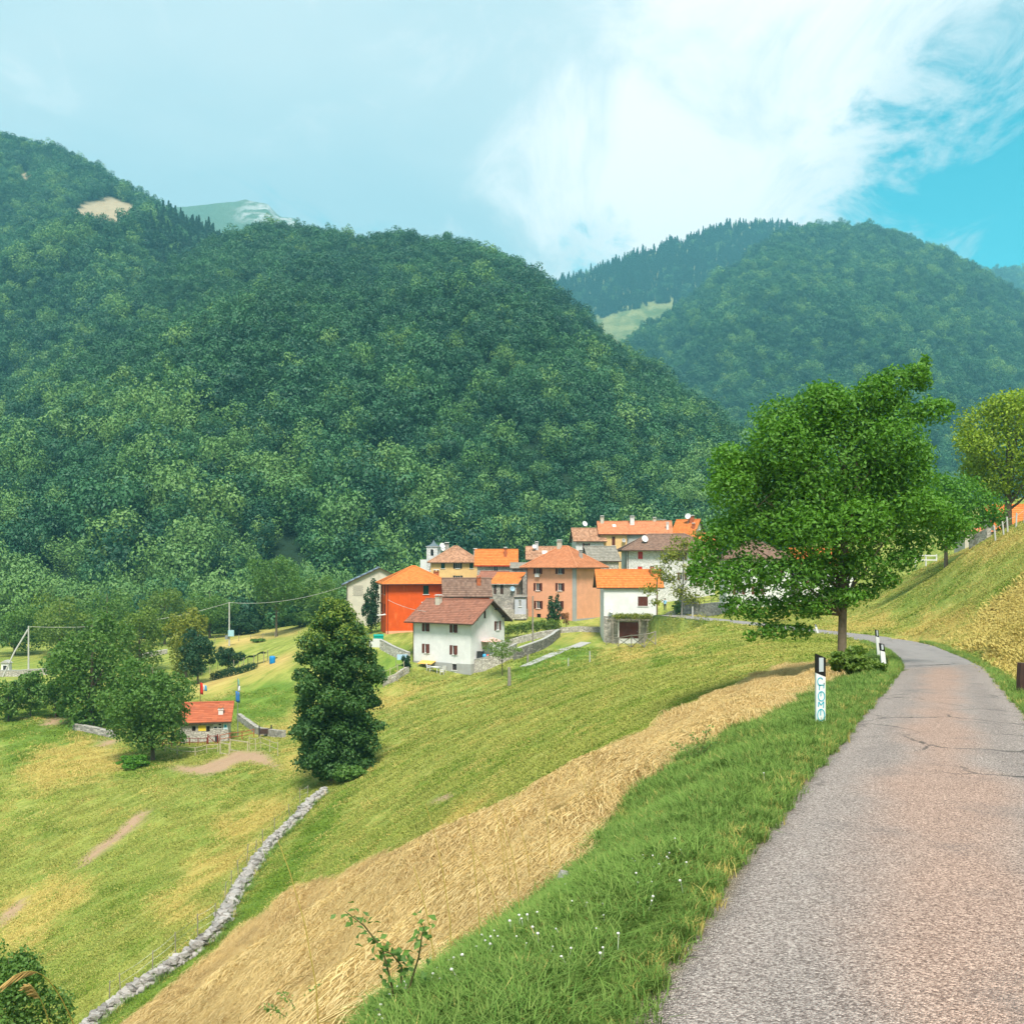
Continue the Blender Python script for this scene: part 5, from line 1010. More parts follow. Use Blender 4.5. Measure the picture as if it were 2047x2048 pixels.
# ---- dry-stone wall
r = random.Random(3)
def stone_mesh(k):
    bm = bmesh.new(); bmesh.ops.create_cube(bm, size=1.0); bmesh.ops.subdivide_edges(bm, edges=bm.edges[:], cuts=1, use_grid_fill=True)
    for v in bm.verts:
        l = v.co.length; v.co *= 0.86 if l > 0.8 else 1.0; v.co += Vector((r.uniform(-1, 1), r.uniform(-1, 1), r.uniform(-1, 1))) * 0.13
    me = bpy.data.meshes.new('stone'); bm.to_mesh(me); bm.free(); return me
def wallstone_build(n, out):
    o = n.add('ShaderNodeObjectInfo'); g = n.noise(n.obj(), 2.5, 5, 0.7); w = n.math('ADD', n.math('MULTIPLY', o.outputs['Random'], 0.6), n.math('MULTIPLY', g, 0.5))
    c = n.mix(w, (0.15, 0.135, 0.125), (0.47, 0.43, 0.40)); principled(n, out, n.mix(n.math('MULTIPLY', n.ramp(g, 0.58, 0.75), 0.5), c, (0.16, 0.16, 0.11)), 0.95, n.bump(n.noise(n.obj(), 6, 4), 0.6, 0.05), spec=0.1)
m_ws = material('wall_stone', wallstone_build)
SM = [stone_mesh(k) for k in range(10)]
for me in SM: me.materials.append(m_ws)
path = [hit(*p) for p in [(150, 2085), (188, 2047), (232, 2010), (301, 1966), (362, 1926), (410, 1890), (446, 1850), (468, 1800), (500, 1748), (544, 1688), (587, 1648), (623, 1608), (649, 1588)]]
def along(path, step):
    out = []; acc = 0.0
    for a, b in zip(path[:-1], path[1:]):
        L = (b - a).length; s = acc
        while s < L: out.append((a.lerp(b, s / L), (b - a).normalized())); s += step
        acc = s - L
    return out
dsw = empty('dry_stone_wall', path[0], 0, 'tumbled pale dry stone wall running down across the meadow', 'wall')
stones = []
for p, t in along(path, 0.235):
    nrm = Vector((-t.y, t.x, 0)).normalized()
    for layer, (cnt, zz) in enumerate(((3, 0.06), (2, 0.22), (2, 0.36))):
        for c in range(cnt):
            off = (c - (cnt - 1) / 2) * 0.27 + r.uniform(-0.08, 0.08); q = p + nrm * off + t * r.uniform(-0.1, 0.1); q = Vector((q.x, q.y, Tz(q.x, q.y) + zz + r.uniform(-0.05, 0.05)))
            if layer == 2 and r.random() < 0.22: continue
            s = r.uniform(0.20, 0.34); stones.append((q, s, layer * 2 + (1 if (q - p).dot(Vector((0, -1, 0))) > 0 else 0)))
stones.sort(key=lambda s: -s[2] * 12 + s[0].y)
V = []; Q = []
for i, (q, s, _) in enumerate(stones):
    me = SM[r.randrange(10)]; rot = (r.uniform(-0.4, 0.4), r.uniform(-0.4, 0.4), r.uniform(0, 6.28)); sc = (s * r.uniform(0.9, 1.5), s * r.uniform(0.8, 1.1), s * r.uniform(0.6, 0.9))
    if i < 295:
        o = link('stone', me, None, dsw, loc=q - path[0], rot=rot, scl=sc)
    else:
        M_ = Matrix.LocRotScale(q - path[0], Matrix.Rotation(rot[2], 3, 'Z').to_quaternion(), Vector(sc)); k = len(V)
        V += [tuple(M_ @ v.co) for v in me.vertices]; Q += [tuple(k + j for j in f.vertices) for f in me.polygons]
me = npmesh('stone_core', V, Q); o = link('stone_core', me, m_ws, dsw); tag(o, kind='stuff')
for k, (px, py, s) in enumerate([(1138, 1768, 0.10), (1158, 1772, 0.07), (1032, 1892, 0.06)]):
    q = hit(px, py); o = link('rock', SM[k], None, None, loc=q + Vector((0, 0, s * 0.3)), rot=(0.2, 0.3, k), scl=(s * 1.6, s, s * 0.8)); tag(o, ['white rock lying at the edge of the green verge', 'small white rock beside the bigger rock on the verge edge', 'little pale rock half hidden in the verge grass'][k], 'rock')
q = hit(795, 2044); o = link('rock', SM[4], None, None, loc=q + Vector((0, 0, 0.03)), rot=(0.1, 0.0, 0.3), scl=(0.16, 0.09, 0.06)); tag(o, 'flat white stone beside the bramble shoot', 'rock')
# ---- fences
def fence(name, label, cat, pts, h, post=0.05, rails=(), rail=0.02, mat=None, lean=0.05, postname='post', wire=False, sink=0.3):
    f = empty(name, pts[0], 0, label, cat); o0 = Vector(pts[0]); tops = []
    for p in pts:
        p = Vector(p); hh = h * r.uniform(0.9, 1.08); t = p + Vector((r.uniform(-lean, lean), r.uniform(-lean, lean), hh)); tops.append((p, t)); MB().tube([p - o0 - Vector((0, 0, sink)), p.lerp(t, 0.5) - o0, t - o0], post / 2, 6).build(postname, mat or m_wood, f)
    for z in rails:
        for (a, ta), (b, tb) in zip(tops[:-1], tops[1:]):
            m = MB(); A = a.lerp(ta, z) - o0; B = b.lerp(tb, z) - o0; m.tube([A, A.lerp(B, 0.5) - Vector((0, 0, 0.02 if not wire else 0.04)), B], rail / 2, 5 if not wire else 4); m.build('wire' if wire else 'rail', m_metal if wire else (mat or m_wood), f)
    return f
fp = [hit(*p) for p in [(219, 2013), (243, 2000), (305, 1950), (352, 1915), (396, 1872), (431, 1850), (449, 1808), (463, 1782), (478, 1760), (494, 1730), (511, 1716), (526, 1698), (549, 1670), (580, 1640), (600, 1612), (615, 1604)]]
fence('wire_fence', 'thin wire fence with slim stakes along the dry stone wall', 'fence', fp, 1.15, 0.045, (0.3, 0.62, 0.92), 0.007, m_wood, 0.1, 'stake', True)
fence('stake_fence', 'short fence of pale stakes under the hedge bushes at the meadow edge', 'fence', [hit(*p) for p in [(5, 1418), (20, 1416), (34, 1415), (46, 1413), (58, 1412), (72, 1411)]], 1.0, 0.10, (0.75,), 0.05, m_wood)
# ---- roadside marker posts
m_pw = plain('post_white', (0.74, 0.74, 0.72), 0.5, 0.05, 8); m_pb = plain('post_black', (0.010, 0.010, 0.011), 0.5, 0.1); m_refl = plain('reflector', (0.46, 0.50, 0.52), 0.25, 0.05, 30); m_tag = plain('paint_cyan', (0.0, 0.40, 0.52), 0.6, 0.1)
def marker(px, d, py_top, label, lean=(0, 0), rz=0.0, graffiti=False, w=0.135):
    g = on_ground(px, d); h = zat(py_top, d) - g.z; t = empty('marker_post', g, rz, label, 'marker post', 'roadside marker posts'); t.rotation_euler = (lean[0], lean[1], rz)
    th = 0.06; sl = 0.055; hb = h * 0.27
    MB().hexa([(-w / 2, -th / 2, -0.3), (w / 2, -th / 2, -0.3), (w / 2, th / 2, -0.3), (-w / 2, th / 2, -0.3), (-w / 2, -th / 2, h - hb), (w / 2, -th / 2, h - hb - sl), (w / 2, th / 2, h - hb - sl), (-w / 2, th / 2, h - hb)]).build('post', m_pw, t)
    e = 0.002
    MB().hexa([(-w / 2 - e, -th / 2 - e, h - hb + e), (w / 2 + e, -th / 2 - e, h - hb - sl + e), (w / 2 + e, th / 2 + e, h - hb - sl + e), (-w / 2 - e, th / 2 + e, h - hb + e), (-w / 2 - e, -th / 2 - e, h), (w / 2 + e, -th / 2 - e, h - sl), (w / 2 + e, th / 2 + e, h - sl), (-w / 2 - e, th / 2 + e, h)]).build('black_band', m_pb, t)
    MB().box(-0.028, 0.034, -th / 2 - 0.010, -th / 2 - 0.003, h - hb + 0.02, h - 0.055).build('reflector', m_refl, t)
    if graffiti:
        def stroke(pts, closed=False):
            m = MB(); zt = h - hb - sl
            P = [((x - 0.5) * w * 0.86, -th / 2 - 0.004, zt - y * 0.62) for x, y in pts]
            for a, b in zip(P[:-1], P[1:]):
                A, B = Vector(a), Vector(b); m.bar(A, B, 0.012, 0.003, up=(0, 1, 0))
            o = m.build('painted_letter', m_tag, t); o['label'] = 'cyan hand painted letter'; return o
        def arc(cx, cy, rx, ry, a0, a1, k=14): return [(cx + rx * math.cos(a0 + (a1 - a0) * i / k), cy - ry * math.sin(a0 + (a1 - a0) * i / k)) for i in range(k + 1)]
        stroke(arc(0.42, 0.10, 0.34, 0.085, 0.55, 5.0) + [(0.52, 0.182)])                       # C
        m_ = [(0.30, 0.29), (0.32, 0.175), (0.86, 0.18), (0.88, 0.13), (0.84, 0.25)]; stroke(m_)   # H, joined to the C
        stroke(arc(0.56, 0.43, 0.40, 0.105, 1.6, 1.6 + 6.28, 20)); stroke([(0.50, 0.33), (0.48, 0.43)])  # O with a bar
        stroke([(0.18, 0.66), (0.22, 0.555), (0.52, 0.63), (0.84, 0.55), (0.82, 0.69)])           # M
        stroke(arc(0.52, 0.85, 0.44, 0.13, 1.6, 1.6 + 6.28, 20)); stroke([(0.47, 0.73), (0.45, 0.86)])   # O with a bar
    return t
marker(1639, 13.7, 1307, 'black and white marker post with cyan graffiti letters down its face', graffiti=True, w=0.13)
marker(1767, 30.0, 1285, 'leaning black and white marker post in green grass right of the leafy bush', lean=(0, R(-6)), w=0.135)
marker(1756, 43.0, 1258, 'black and white marker post directly behind the leaning one', lean=(0, R(-5)), w=0.135)
marker(1634, 80.0, 1247, 'tilted marker post left of the big walnut trunk', lean=(0, R(-16)), w=0.15)
MB().tube([(0, 0, -0.4), (0, 0, 0.3), (0.02, 0, 0.62)], 0.11, 8).build('fence_post', m_woodd, None, loc=hit(2042, 1386)); tag(bpy.data.objects['fence_post'], 'dark wooden post at the foot of the grassy bank by the road', 'post')
# ---- poles and cables
def pole(name, label, px, d, py_top, rad=0.1, mat=None, base=None, lean=(0, 0), cat='pole'):
    g = on_ground(px, d) if base is None else Vector(base); h = zat(py_top, d) - g.z; t = empty(name, g, 0, label, cat); t.rotation_euler = (lean[0], lean[1], 0)
    MB().tube([(0, 0, -0.5), (0, 0, h * 0.5), (0, 0, h)], [rad, rad * 0.85, rad * 0.7], 8).build('shaft', mat or m_wood, t); t['h'] = h; return t
m_pole = plain('pole_pale', (0.50, 0.48, 0.44), 0.9, 0.15)
p1 = pole('power_pole', 'pale wooden power pole with slanting brace above the stone parapet', 58, 165, 1252, 0.16, m_pole)
MB().tube([(-3.6, -2.0, -0.6), (-1.8, -1.0, p1['h'] * 0.5), (-0.1, 0, p1['h'] * 0.93)], 0.13, 7).build('brace', m_pole, p1)
p2 = pole('power_pole', 'tall pale power pole with a blue meter box on the tan path', 459, 188, 1204, 0.16, m_pole)
MB().box(-0.1, 1.0, -0.5, -0.17, p2['h'] * 0.22, p2['h'] * 0.36).build('meter_box', plain('box_blue', (0.35, 0.55, 0.62), 0.5, 0.05), p2)
MB().box(-0.7, -0.17, -0.4, 0.1, p2['h'] * 0.15, p2['h'] * 0.24).build('meter_box', m_metal, p2)
pole('power_pole', 'wooden pole in front of the peach house garden', 1065, 138, 1192, 0.13, m_wood)
pole('power_pole', 'dark wooden pole at the right corner of the pergola house', 1313, 139, 1155, 0.13, plain('pole_brown', (0.20, 0.14, 0.09), 0.9, 0.2))
pole('fence_post', 'tall pale post at the village stone wall', 1384, 124, 1213, 0.12, m_pole, cat='post'); pole('fence_post', 'leaning pale post next to the tall pale post', 1378, 124.6, 1238, 0.11, m_pole, lean=(0, R(-5)), cat='post')
def cable(label, a, b, sag=0.6, rad=0.035):
    a, b = Vector(a), Vector(b); pts = [a.lerp(b, k / 14) - Vector((0, 0, sag * 4 * (k / 14) * (1 - k / 14))) - a for k in range(15)]
    o = MB().tube(pts, rad, 5).build('power_cable', m_pole, None, loc=a); return tag(o, label, 'cable')
t1 = Vector(p1.location) + Vector((0, 0, p1['h'] - 0.1)); t2 = Vector(p2.location) + Vector((0, 0, p2['h'] - 0.1))
cable('pale cable sagging between the braced pole and the tall pole', t1, t2, 1.6); cable('pale cable from the tall pole to the grey barn', t2, W(694, 1170, 176), 1.2)
cable('thin cable from the red orange house down to the white house', RED.e.matrix_basis @ RED.F.p(0.3, 5.3, 0.1), WHITE.e.matrix_basis @ Vector((2.0, 0.3, 8.4)), 0.3, 0.03)
# ---- village walls
def ribbon(name, label, pts, h, th=0.4, mat=None, cap=None, cat='wall', follow=True, down=0.6):
    """stone wall through ground points; top parallel to the ground"""
    o0 = Vector(pts[0]); t = empty(name, o0, 0, label, cat); P = []
    for a, b in zip(pts[:-1], pts[1:]):
        k = max(1, int((Vector(b) - Vector(a)).length / 1.2))
        P += [Vector(a).lerp(Vector(b), i / k) for i in range(k)]
    P.append(Vector(pts[-1])); m = MB(); c = MB(); L = []
    for i, p in enumerate(P):
        d_ = (P[min(i + 1, len(P) - 1)] - P[max(i - 1, 0)]); d_.z = 0; d_.normalize(); nn = Vector((-d_.y, d_.x, 0)) * th / 2
        z = (Tz(p.x, p.y) if follow else p.z); hh = h if not isinstance(h, (list, tuple)) else h[0] + (h[1] - h[0]) * i / (len(P) - 1)
        L.append((p - nn - o0, p + nn - o0, z - o0.z - down, z + hh - o0.z + r.uniform(-0.03, 0.03)))
    for (a0, a1, zb, zt), (b0, b1, yb, yt) in zip(L[:-1], L[1:]):
        m.hexa([(a0.x, a0.y, zb), (b0.x, b0.y, yb), (b1.x, b1.y, yb), (a1.x, a1.y, zb), (a0.x, a0.y, zt), (b0.x, b0.y, yt), (b1.x, b1.y, yt), (a1.x, a1.y, zt)])
        e = 0.04; c.hexa([(a0.x - e, a0.y - e, zt + 0.004), (b0.x + e, b0.y - e, yt + 0.004), (b1.x + e, b1.y + e, yt + 0.004), (a1.x - e, a1.y + e, zt + 0.004), (a0.x - e, a0.y - e, zt + 0.1), (b0.x + e, b0.y - e, yt + 0.1), (b1.x + e, b1.y + e, yt + 0.1), (a1.x - e, a1.y + e, zt + 0.1)])
    m.build('masonry', mat or m_stonel, t)
    if cap: c.build('coping', cap, t)
    return t
G = lambda px, d: on_ground(px, d)
ribbon('garden_wall', 'stone wall sloping from the red house corner to the white house', [G(762, 143), G(790, 140), G(818, 138)], 1.3, 0.4, m_stonel, m_conc)
ribbon('garden_wall', 'low stone wall left of the white house, under the garden fence', [G(766, 130.5), G(792, 131.5), G(816, 134)], 0.9, 0.4, m_stonel)
K = WHITE.e.matrix_basis
ribbon('terrace_wall', 'pale stone terrace wall against the right side of the white house', [K @ Vector((9.85, 1.0, 0)), K @ Vector((11.2, 1.2, 0)), K @ Vector((13.0, 3.2, 0)), K @ Vector((13.6, 5.5, 0))], 1.75, 0.4, m_stonel, m_conc)
ribbon('garden_wall', 'long low stone wall under the vine hedge', [G(1008, 142), G(1060, 145), G(1112, 148)], 0.9, 0.4, m_stonel)
ribbon('garden_wall', 'curved dark stone wall with pale coping below the vine hedge', [G(1028, 131), G(1062, 134), G(1095, 140), G(1117, 147)], [1.5, 1.1], 0.45, m_stoned, m_conc)
ribbon('garden_wall', 'low stone wall between the peach house and the pergola house', [G(1118, 150), G(1160, 151.5), G(1205, 152)], 0.8, 0.4, m_stonel)
ribbon('village_wall', 'rough grey stone wall right of the pergola house', [G(1318, 140), G(1345, 136), G(1368, 131)], [2.8, 2.6], 0.6, m_stone)
vw = ribbon('village_wall', 'stone roadside wall carrying the black railing', [G(1368, 130.5), G(1400, 128), G(1432, 124), G(1470, 118)], [2.3, 1.0], 0.5, m_stone, m_conc)
rl = [G(1395, 128.4), G(1408, 127.4), G(1421, 125.6), G(1434, 123.9), G(1448, 121.6), G(1462, 119.4)]
for i, p in enumerate(rl): p.z += 2.0 - 0.9 * i / 5
fence('railing', 'black metal railing on the roadside wall', 'railing', rl, 1.0, 0.05, (0.55, 0.97), 0.05, m_dark, 0.0)
ribbon('stone_parapet', 'long pale stone parapet in front of the braced power pole', [G(-20, 163), G(40, 164), G(95, 166)], 1.0, 0.5, m_stonel, m_conc)
t = empty('wayside_shrine', G(14, 164), 0, 'little white wayside shrine on the stone parapet', 'shrine'); MB().box(-0.65, 0.65, -0.5, 0.5, 0.5, 2.2).build('body', m_frame, t); MB().hexa([(-0.8, -0.65, 2.202), (0.8, -0.65, 2.202), (0.8, 0.65, 2.202), (-0.8, 0.65, 2.202), (-0.06, -0.65, 2.7), (0.06, -0.65, 2.7), (0.06, 0.65, 2.7), (-0.06, 0.65, 2.7)]).build('roof', t_slate if False else m_conc, t); MB().box(-0.3, 0.3, -0.512, -0.503, 1.1, 1.8).build('niche', m_dark, t)
ribbon('field_wall', 'short pale stone wall among the trees below the wood', [G(281, 183), G(305, 184), G(334, 186)], 0.9, 0.6, m_stonel)
ribbon('field_wall', 'low tumbled stone wall under the broad walnut', [G(150, 113), G(190, 111.5), G(228, 110)], 0.7, 0.6, m_stone)
# concrete steps and path by the white house
t = empty('concrete_path', G(1085, 127), 0, 'pale concrete slab path rising to the peach house', 'path'); o0 = Vector(t.location)
pp = [G(1050, 121.5), G(1068, 123.5), G(1088, 126), G(1108, 129), G(1128, 133), G(1150, 138), G(1172, 143)]
for a, b in zip(pp[:-1], pp[1:]):
    d_ = (b - a).normalized(); nn = Vector((-d_.y, d_.x, 0)) * 0.75; b2 = a.lerp(b, 0.97)
    q = [a - nn, b2 - nn, b2 + nn, a + nn]; q = [Vector((p.x, p.y, Tz(p.x, p.y))) for p in q]
    MB().hexa([p - o0 - Vector((0, 0, 0.3)) for p in q] + [p - o0 + Vector((0, 0, 0.09)) for p in q]).build('slab', m_conc, t)
# vine hedge
t = empty('vine_hedge', G(1060, 150), 0, 'leafy vine hedge in front of the peach house', 'hedge'); o0 = Vector(t.location); lob = []
for k in range(11):
    p = G(1012 + k * 10, 146 + k * 0.35) - o0; lob.append((p.x, p.y, p.z + 1.3 + 0.2 * (k % 2), 0.75, 0.7, 0.8))
link('foliage', foliage_mesh('foliage', lob, 3600, 0.24, 0.55, 0.6, m_lightg), None, t)
for k in range(6): p = G(1014 + k * 20, 146 + k * 0.7) - o0; MB().tube([p - Vector((0, 0, 0.3)), p + Vector((0, 0, 1.6))], 0.05, 6).build('stake', m_wood, t)
# rustic fence in front of the pergola
fpts = [hit(x, y) for x, y in ((1212, 1290), (1236, 1293), (1262, 1296), (1288, 1296), (1310, 1290))]
fr_ = fence('rustic_fence', 'rustic pole fence with crossed rails before the pergola', 'fence', fpts, 1.25, 0.11, (0.95,), 0.10, m_wood, 0.03); o0 = fpts[0]
for a, b in zip(fpts[:-1], fpts[1:]):
    for z0_, z1_ in ((0.1, 1.1), (1.1, 0.1)): MB().tube([a - o0 + Vector((0, 0.03 if z0_ < 0.5 else -0.03, z0_)), b - o0 + Vector((0, 0.03 if z0_ < 0.5 else -0.03, z1_))], 0.04, 5).build('cross_rail', m_wood, fr_)
for px, py, tp, lb in ((1136, 1332, 1316, 'short white stake in the meadow below the concrete path'), (1179, 1325, 1302, 'taller white stake in the meadow below the pergola house')):
    q = hit(px, py); o = MB().tube([(0, 0, -0.3), (0, 0, (py - tp) / F * q.y)], 0.06, 6).build('stake', m_pole, None, loc=q); o.name = 'marker_stake'; tag(o, lb, 'stake')
q = hit(1018, 1372); o = MB().tube([(0, 0, -0.3), (0.02, 0, 1.0), (-0.03, 0, 2.0)], [0.2, 0.18, 0.15], 7).build('tree_stump', m_wood, None, loc=q); tag(o, 'grey old stump post beside the airy shrub with bare stems', 'stump')
q = hit(1055, 1325); o = MB().tube([(0, 0, -0.3), (0, 0, 1.0)], 0.13, 7).build('fence_post', m_wood, None, loc=q); tag(o, 'stout grey post at the start of the concrete path', 'post')
# white house yard: table, chairs, awning, parasol, bin
def chair_parts(t):
    MB().box(-0.25, 0.25, -0.25, 0.25, 0.40, 0.45).build('seat', m_frame, t); MB().hexa([(-0.25, 0.22, 0.452), (0.25, 0.22, 0.452), (0.25, 0.26, 0.452), (-0.25, 0.26, 0.452), (-0.25, 0.32, 0.95), (0.25, 0.32, 0.95), (0.25, 0.36, 0.95), (-0.25, 0.36, 0.95)]).build('backrest', m_frame, t)
    for sx in (-1, 1):
        for sy in (-1, 1): MB().bar((sx * 0.22, sy * 0.22, -0.02), (sx * 0.21, sy * 0.21, 0.398), 0.05).build('leg', m_frame, t)
        MB().box(sx * 0.25 - 0.03, sx * 0.25 + 0.03, -0.22, 0.24, 0.62, 0.66).build('armrest', m_frame, t)
yard = lambda x, y: (lambda p: Vector((p.x, p.y, Tz(p.x, p.y))))(WHITE.e.matrix_basis @ Vector((x, y, 0)))
t = empty('garden_table', yard(5.0, -1.6), R(-30), 'white plastic garden table in front of the white house', 'table'); MB().box(-0.7, 0.7, -0.45, 0.45, 0.70, 0.75).build('table_top', m_frame, t)
for sx in (-1, 1):
    for sy in (-1, 1): MB().bar((sx * 0.6, sy * 0.36, -0.05), (sx * 0.58, sy * 0.34, 0.698), 0.06).build('leg', m_frame, t)
for k, (x, y, a, lb) in enumerate(((3.9, -1.5, 80, 'white plastic chair on the door side of the garden table'), (6.3, -1.8, -80, 'white plastic chair on the far side of the garden table from the door'), (5.9, -0.9, -150, 'white plastic chair between the garden table and the house wall'))):
    t = empty('garden_chair', yard(x, y), R(a), lb, 'chair', 'white garden chairs'); chair_parts(t)
zd = -13.45 - WHITE.z0; MB().hexa([(1.6, -0.04, zd), (4.0, -0.04, zd), (4.0, -1.1, zd - 0.35), (1.6, -1.1, zd - 0.35), (1.6, -0.04, zd + 0.05), (4.0, -0.04, zd + 0.05), (4.0, -1.1, zd - 0.30), (1.6, -1.1, zd - 0.30)]).build('awning', plain('awning_orange', (0.75, 0.42, 0.10), 0.8, 0.1), WHITE.e)
for x in (1.7, 3.9): MB().tube([(x, -1.05, -0.9), (x, -1.05, zd - 0.33)], 0.03, 5).build('awning_post', m_wood, WHITE.e)
q = yard(11.0, 3.4); q.z += 1.3; t = empty('parasol', q, 0, 'faded pink parasol on the terrace right of the white house', 'parasol'); MB().tube([(0, 0, -0.5), (0, 0, 2.4)], 0.03, 6).build('pole', m_wood, t)
MB().lathe([(1.5, 1.95), (0.8, 2.25), (0.05, 2.5), (0.02, 2.46), (0.8, 2.2), (1.46, 1.91)], seg=8).build('canopy', plain('parasol_pink', (0.70, 0.42, 0.36), 0.9, 0.1), t)
q = yard(10.4, 1.5); q.z += 1.55; t = empty('rubbish_bin', q, R(-32), 'dark bin with red and blue ball on the terrace', 'bin'); MB().box(-0.4, 0.4, -0.3, 0.3, -0.2, 1.0).build('body', m_dark, t); MB().box(-0.42, 0.42, -0.32, 0.32, 1.002, 1.08).build('lid', m_dark, t)
o = MB().lathe([(0.03, -0.3), (0.2, -0.22), (0.3, 0), (0.2, 0.22), (0.03, 0.3)], seg=14).build('ball', plain('ball_blue', (0.05, 0.35, 0.6), 0.4, 0.05), None, True, loc=q + Vector((0.55, -0.5, 0.5))); tag(o, 'blue ball on the terrace beside the dark bin', 'ball')
o = MB().lathe([(0.03, -0.26), (0.18, -0.2), (0.26, 0), (0.18, 0.2), (0.03, 0.26)], seg=14).build('ball', plain('ball_red', (0.7, 0.05, 0.03), 0.4, 0.05), None, True, loc=q + Vector((1.0, -0.35, 0.45))); tag(o, 'red ball on the terrace beside the blue ball', 'ball')
fence('garden_fence', 'wooden stake fence on the low wall left of the white house', 'fence', [G(767, 129.8), G(780, 130.4), G(795, 131.0), G(808, 132.4)], 2.3, 0.09, (0.5, 0.9), 0.05, m_woodl, 0.05)
t = empty('washing_line', G(805, 136), 0, 'light blue washing hung behind the white house corner', 'laundry'); MB().tube([(-0.9, 0, 1.9), (0, 0, 1.85), (0.9, 0, 1.9)], 0.015, 4).build('line', m_metal, t)
for x in (-0.9, 0.9): MB().tube([(x, 0, -0.3), (x, 0, 1.95)], 0.03, 5).build('prop', m_wood, t)
MB().box(-0.75, 0.7, -0.012, 0.012, 1.1, 1.84).build('sheet', plain('cloth_blue', (0.42, 0.60, 0.74), 0.9, 0.08), t)
simple('shrub', 'dark shrub against the left side of the white house', 'bush', 813, 134, 1312, 9, m_darkg, 900, 0.24, 0.05, 61, 8, 0.05)
t = empty('garden_container', G(757, 146), R(12), 'teal green storage box beside the red house door', 'box'); MB().box(-0.7, 0.7, -0.5, 0.5, -0.1, 0.95).build('body', plain('box_teal', (0.0, 0.30, 0.22), 0.5, 0.08), t); MB().hexa([(-0.75, -0.55, 0.952), (0.75, -0.55, 0.952), (0.75, 0.55, 0.952), (-0.75, 0.55, 0.952), (-0.7, -0.3, 1.15), (0.7, -0.3, 1.15), (0.7, 0.5, 1.15), (-0.7, 0.5, 1.15)]).build('lid', plain('box_teal', (0, 0, 0)), t)
ribbon('yard_wall', 'white yard wall below the teal storage box', [G(738, 144.5), G(752, 144), G(764, 143.6)], 1.2, 0.3, m_frame)
# ---- the stone hut with posters
d = 106.0; fr = lambda X: (X - 390) / 655 * 4.9
hz0 = on_ground(368, d).z
h = House('stone_hut', 'small stone hut with red corrugated roof, posters and terrace fence', 'hut', 361, d, 'FL', 12, 5.0, 3.6, hz0 + 2.35, z0=hz0 - 0.1, wall=m_stonel, roof=('mono', 1.25), oh=0.4, og=0.35, tiles=tilemat('tile_red', (0.36, 0.095, 0.045), (0.48, 0.14, 0.065), 0.4), tw=0.5, tth=0.42, holesF=[(fr(552), fr(600), hz0 + 1.25, hz0 + 1.8), (fr(750), fr(800), hz0 + 1.15, hz0 + 1.75)], holesL=[(2.3, 3.3, hz0 + 0.05, hz0 + 1.9)])
h.win('F', 'plain', frame=m_woodd, sill=False); h.door('L', 0, m_dark); h.chimney(4.1, 1.4, 0.45, 0.5, m_frame, m_brick)
def poster(nm, a, b, c, d_, mat): m = MB(); slab(m, h.F, a, b, c + 0.1, d_ + 0.1, 0.004, 0.03); return m.build(nm, mat, h.e)
poster('poster', fr(640), fr(745), 1.25, 1.85, plain('poster_yellow', (0.85, 0.62, 0.06), 0.6, 0.04)); pw = poster('poster', fr(848), fr(908), 1.4, 1.98, m_frame); pw2 = poster('poster', fr(912), fr(968), 1.42, 2.05, m_frame); ps = poster('sign_board', fr(985), fr(1046), 1.35, 2.05, plain('sign_pale', (0.62, 0.78, 0.82), 0.5, 0.03))
for (a, b, c, dd, mt, pr) in ((fr(858), fr(900), 1.48, 1.68, m_dark, pw), (fr(920), fr(962), 1.5, 1.66, m_dark, pw2), (fr(922), fr(960), 1.78, 1.98, m_dark, pw2), (fr(1003), fr(1032), 1.55, 1.85, plain('sign_blue', (0.02, 0.35, 0.52), 0.5, 0.05), ps)):
    m = MB(); slab(m, h.F, a, b, c + 0.1, dd + 0.1, 0.032, 0.036); m.build('print', mt, pr)
m = MB(); slab(m, h.F, fr(872), fr(922), -0.6, 0.75, 0.15, 0.25); m.build('board', m_dark, h.e)
m = MB(); slab(m, h.F, -1.6, 3.0, -1.0, -0.05, 0.05, 1.6); m.build('terrace', m_stonel, h.e)
HB = h.e.matrix_basis; m_redw = plain('wood_red', (0.22, 0.030, 0.018), 0.7, 0.15)
tp = [HB @ Vector((x, -1.5, -0.05)) for x in (-1.6, -0.7, 0.2, 1.1, 2.0, 2.9)]
fence('terrace_fence', 'dark red wooden fence along the hut terrace', 'fence', tp, 0.95, 0.09, (0.5, 0.95), 0.07, m_redw, 0.0)
t = empty('terrace_gate', HB @ Vector((3.0, -1.45, -0.15)), R(12), 'red wooden gate with a diagonal bar at the hut', 'gate')
for x in (0, 1.0): MB().bar((x, 0, -0.2), (x, 0, 1.35), 0.11).build('post', m_redw, t)
for z in (0.2, 1.15): MB().bar((0.06, 0, z), (0.94, 0, z), 0.07).build('rail', m_redw, t)
MB().bar((0.08, 0.01, 1.05), (0.92, 0.01, 0.3), 0.06).build('brace', m_redw, t)
hp = [HB @ Vector(p) for p in ((4.2, -1.2, 0), (5.2, -0.6, 0.1), (6.4, 0.6, 0), (7.6, 1.8, 0))]; hp = [gz(p) for p in hp]
fence('stair_rail', 'reddish wooden stair rail climbing behind the hut', 'fence', hp, 1.0, 0.09, (0.5, 0.95), 0.08, plain('wood_rust', (0.40, 0.12, 0.05), 0.8, 0.15), 0.0)
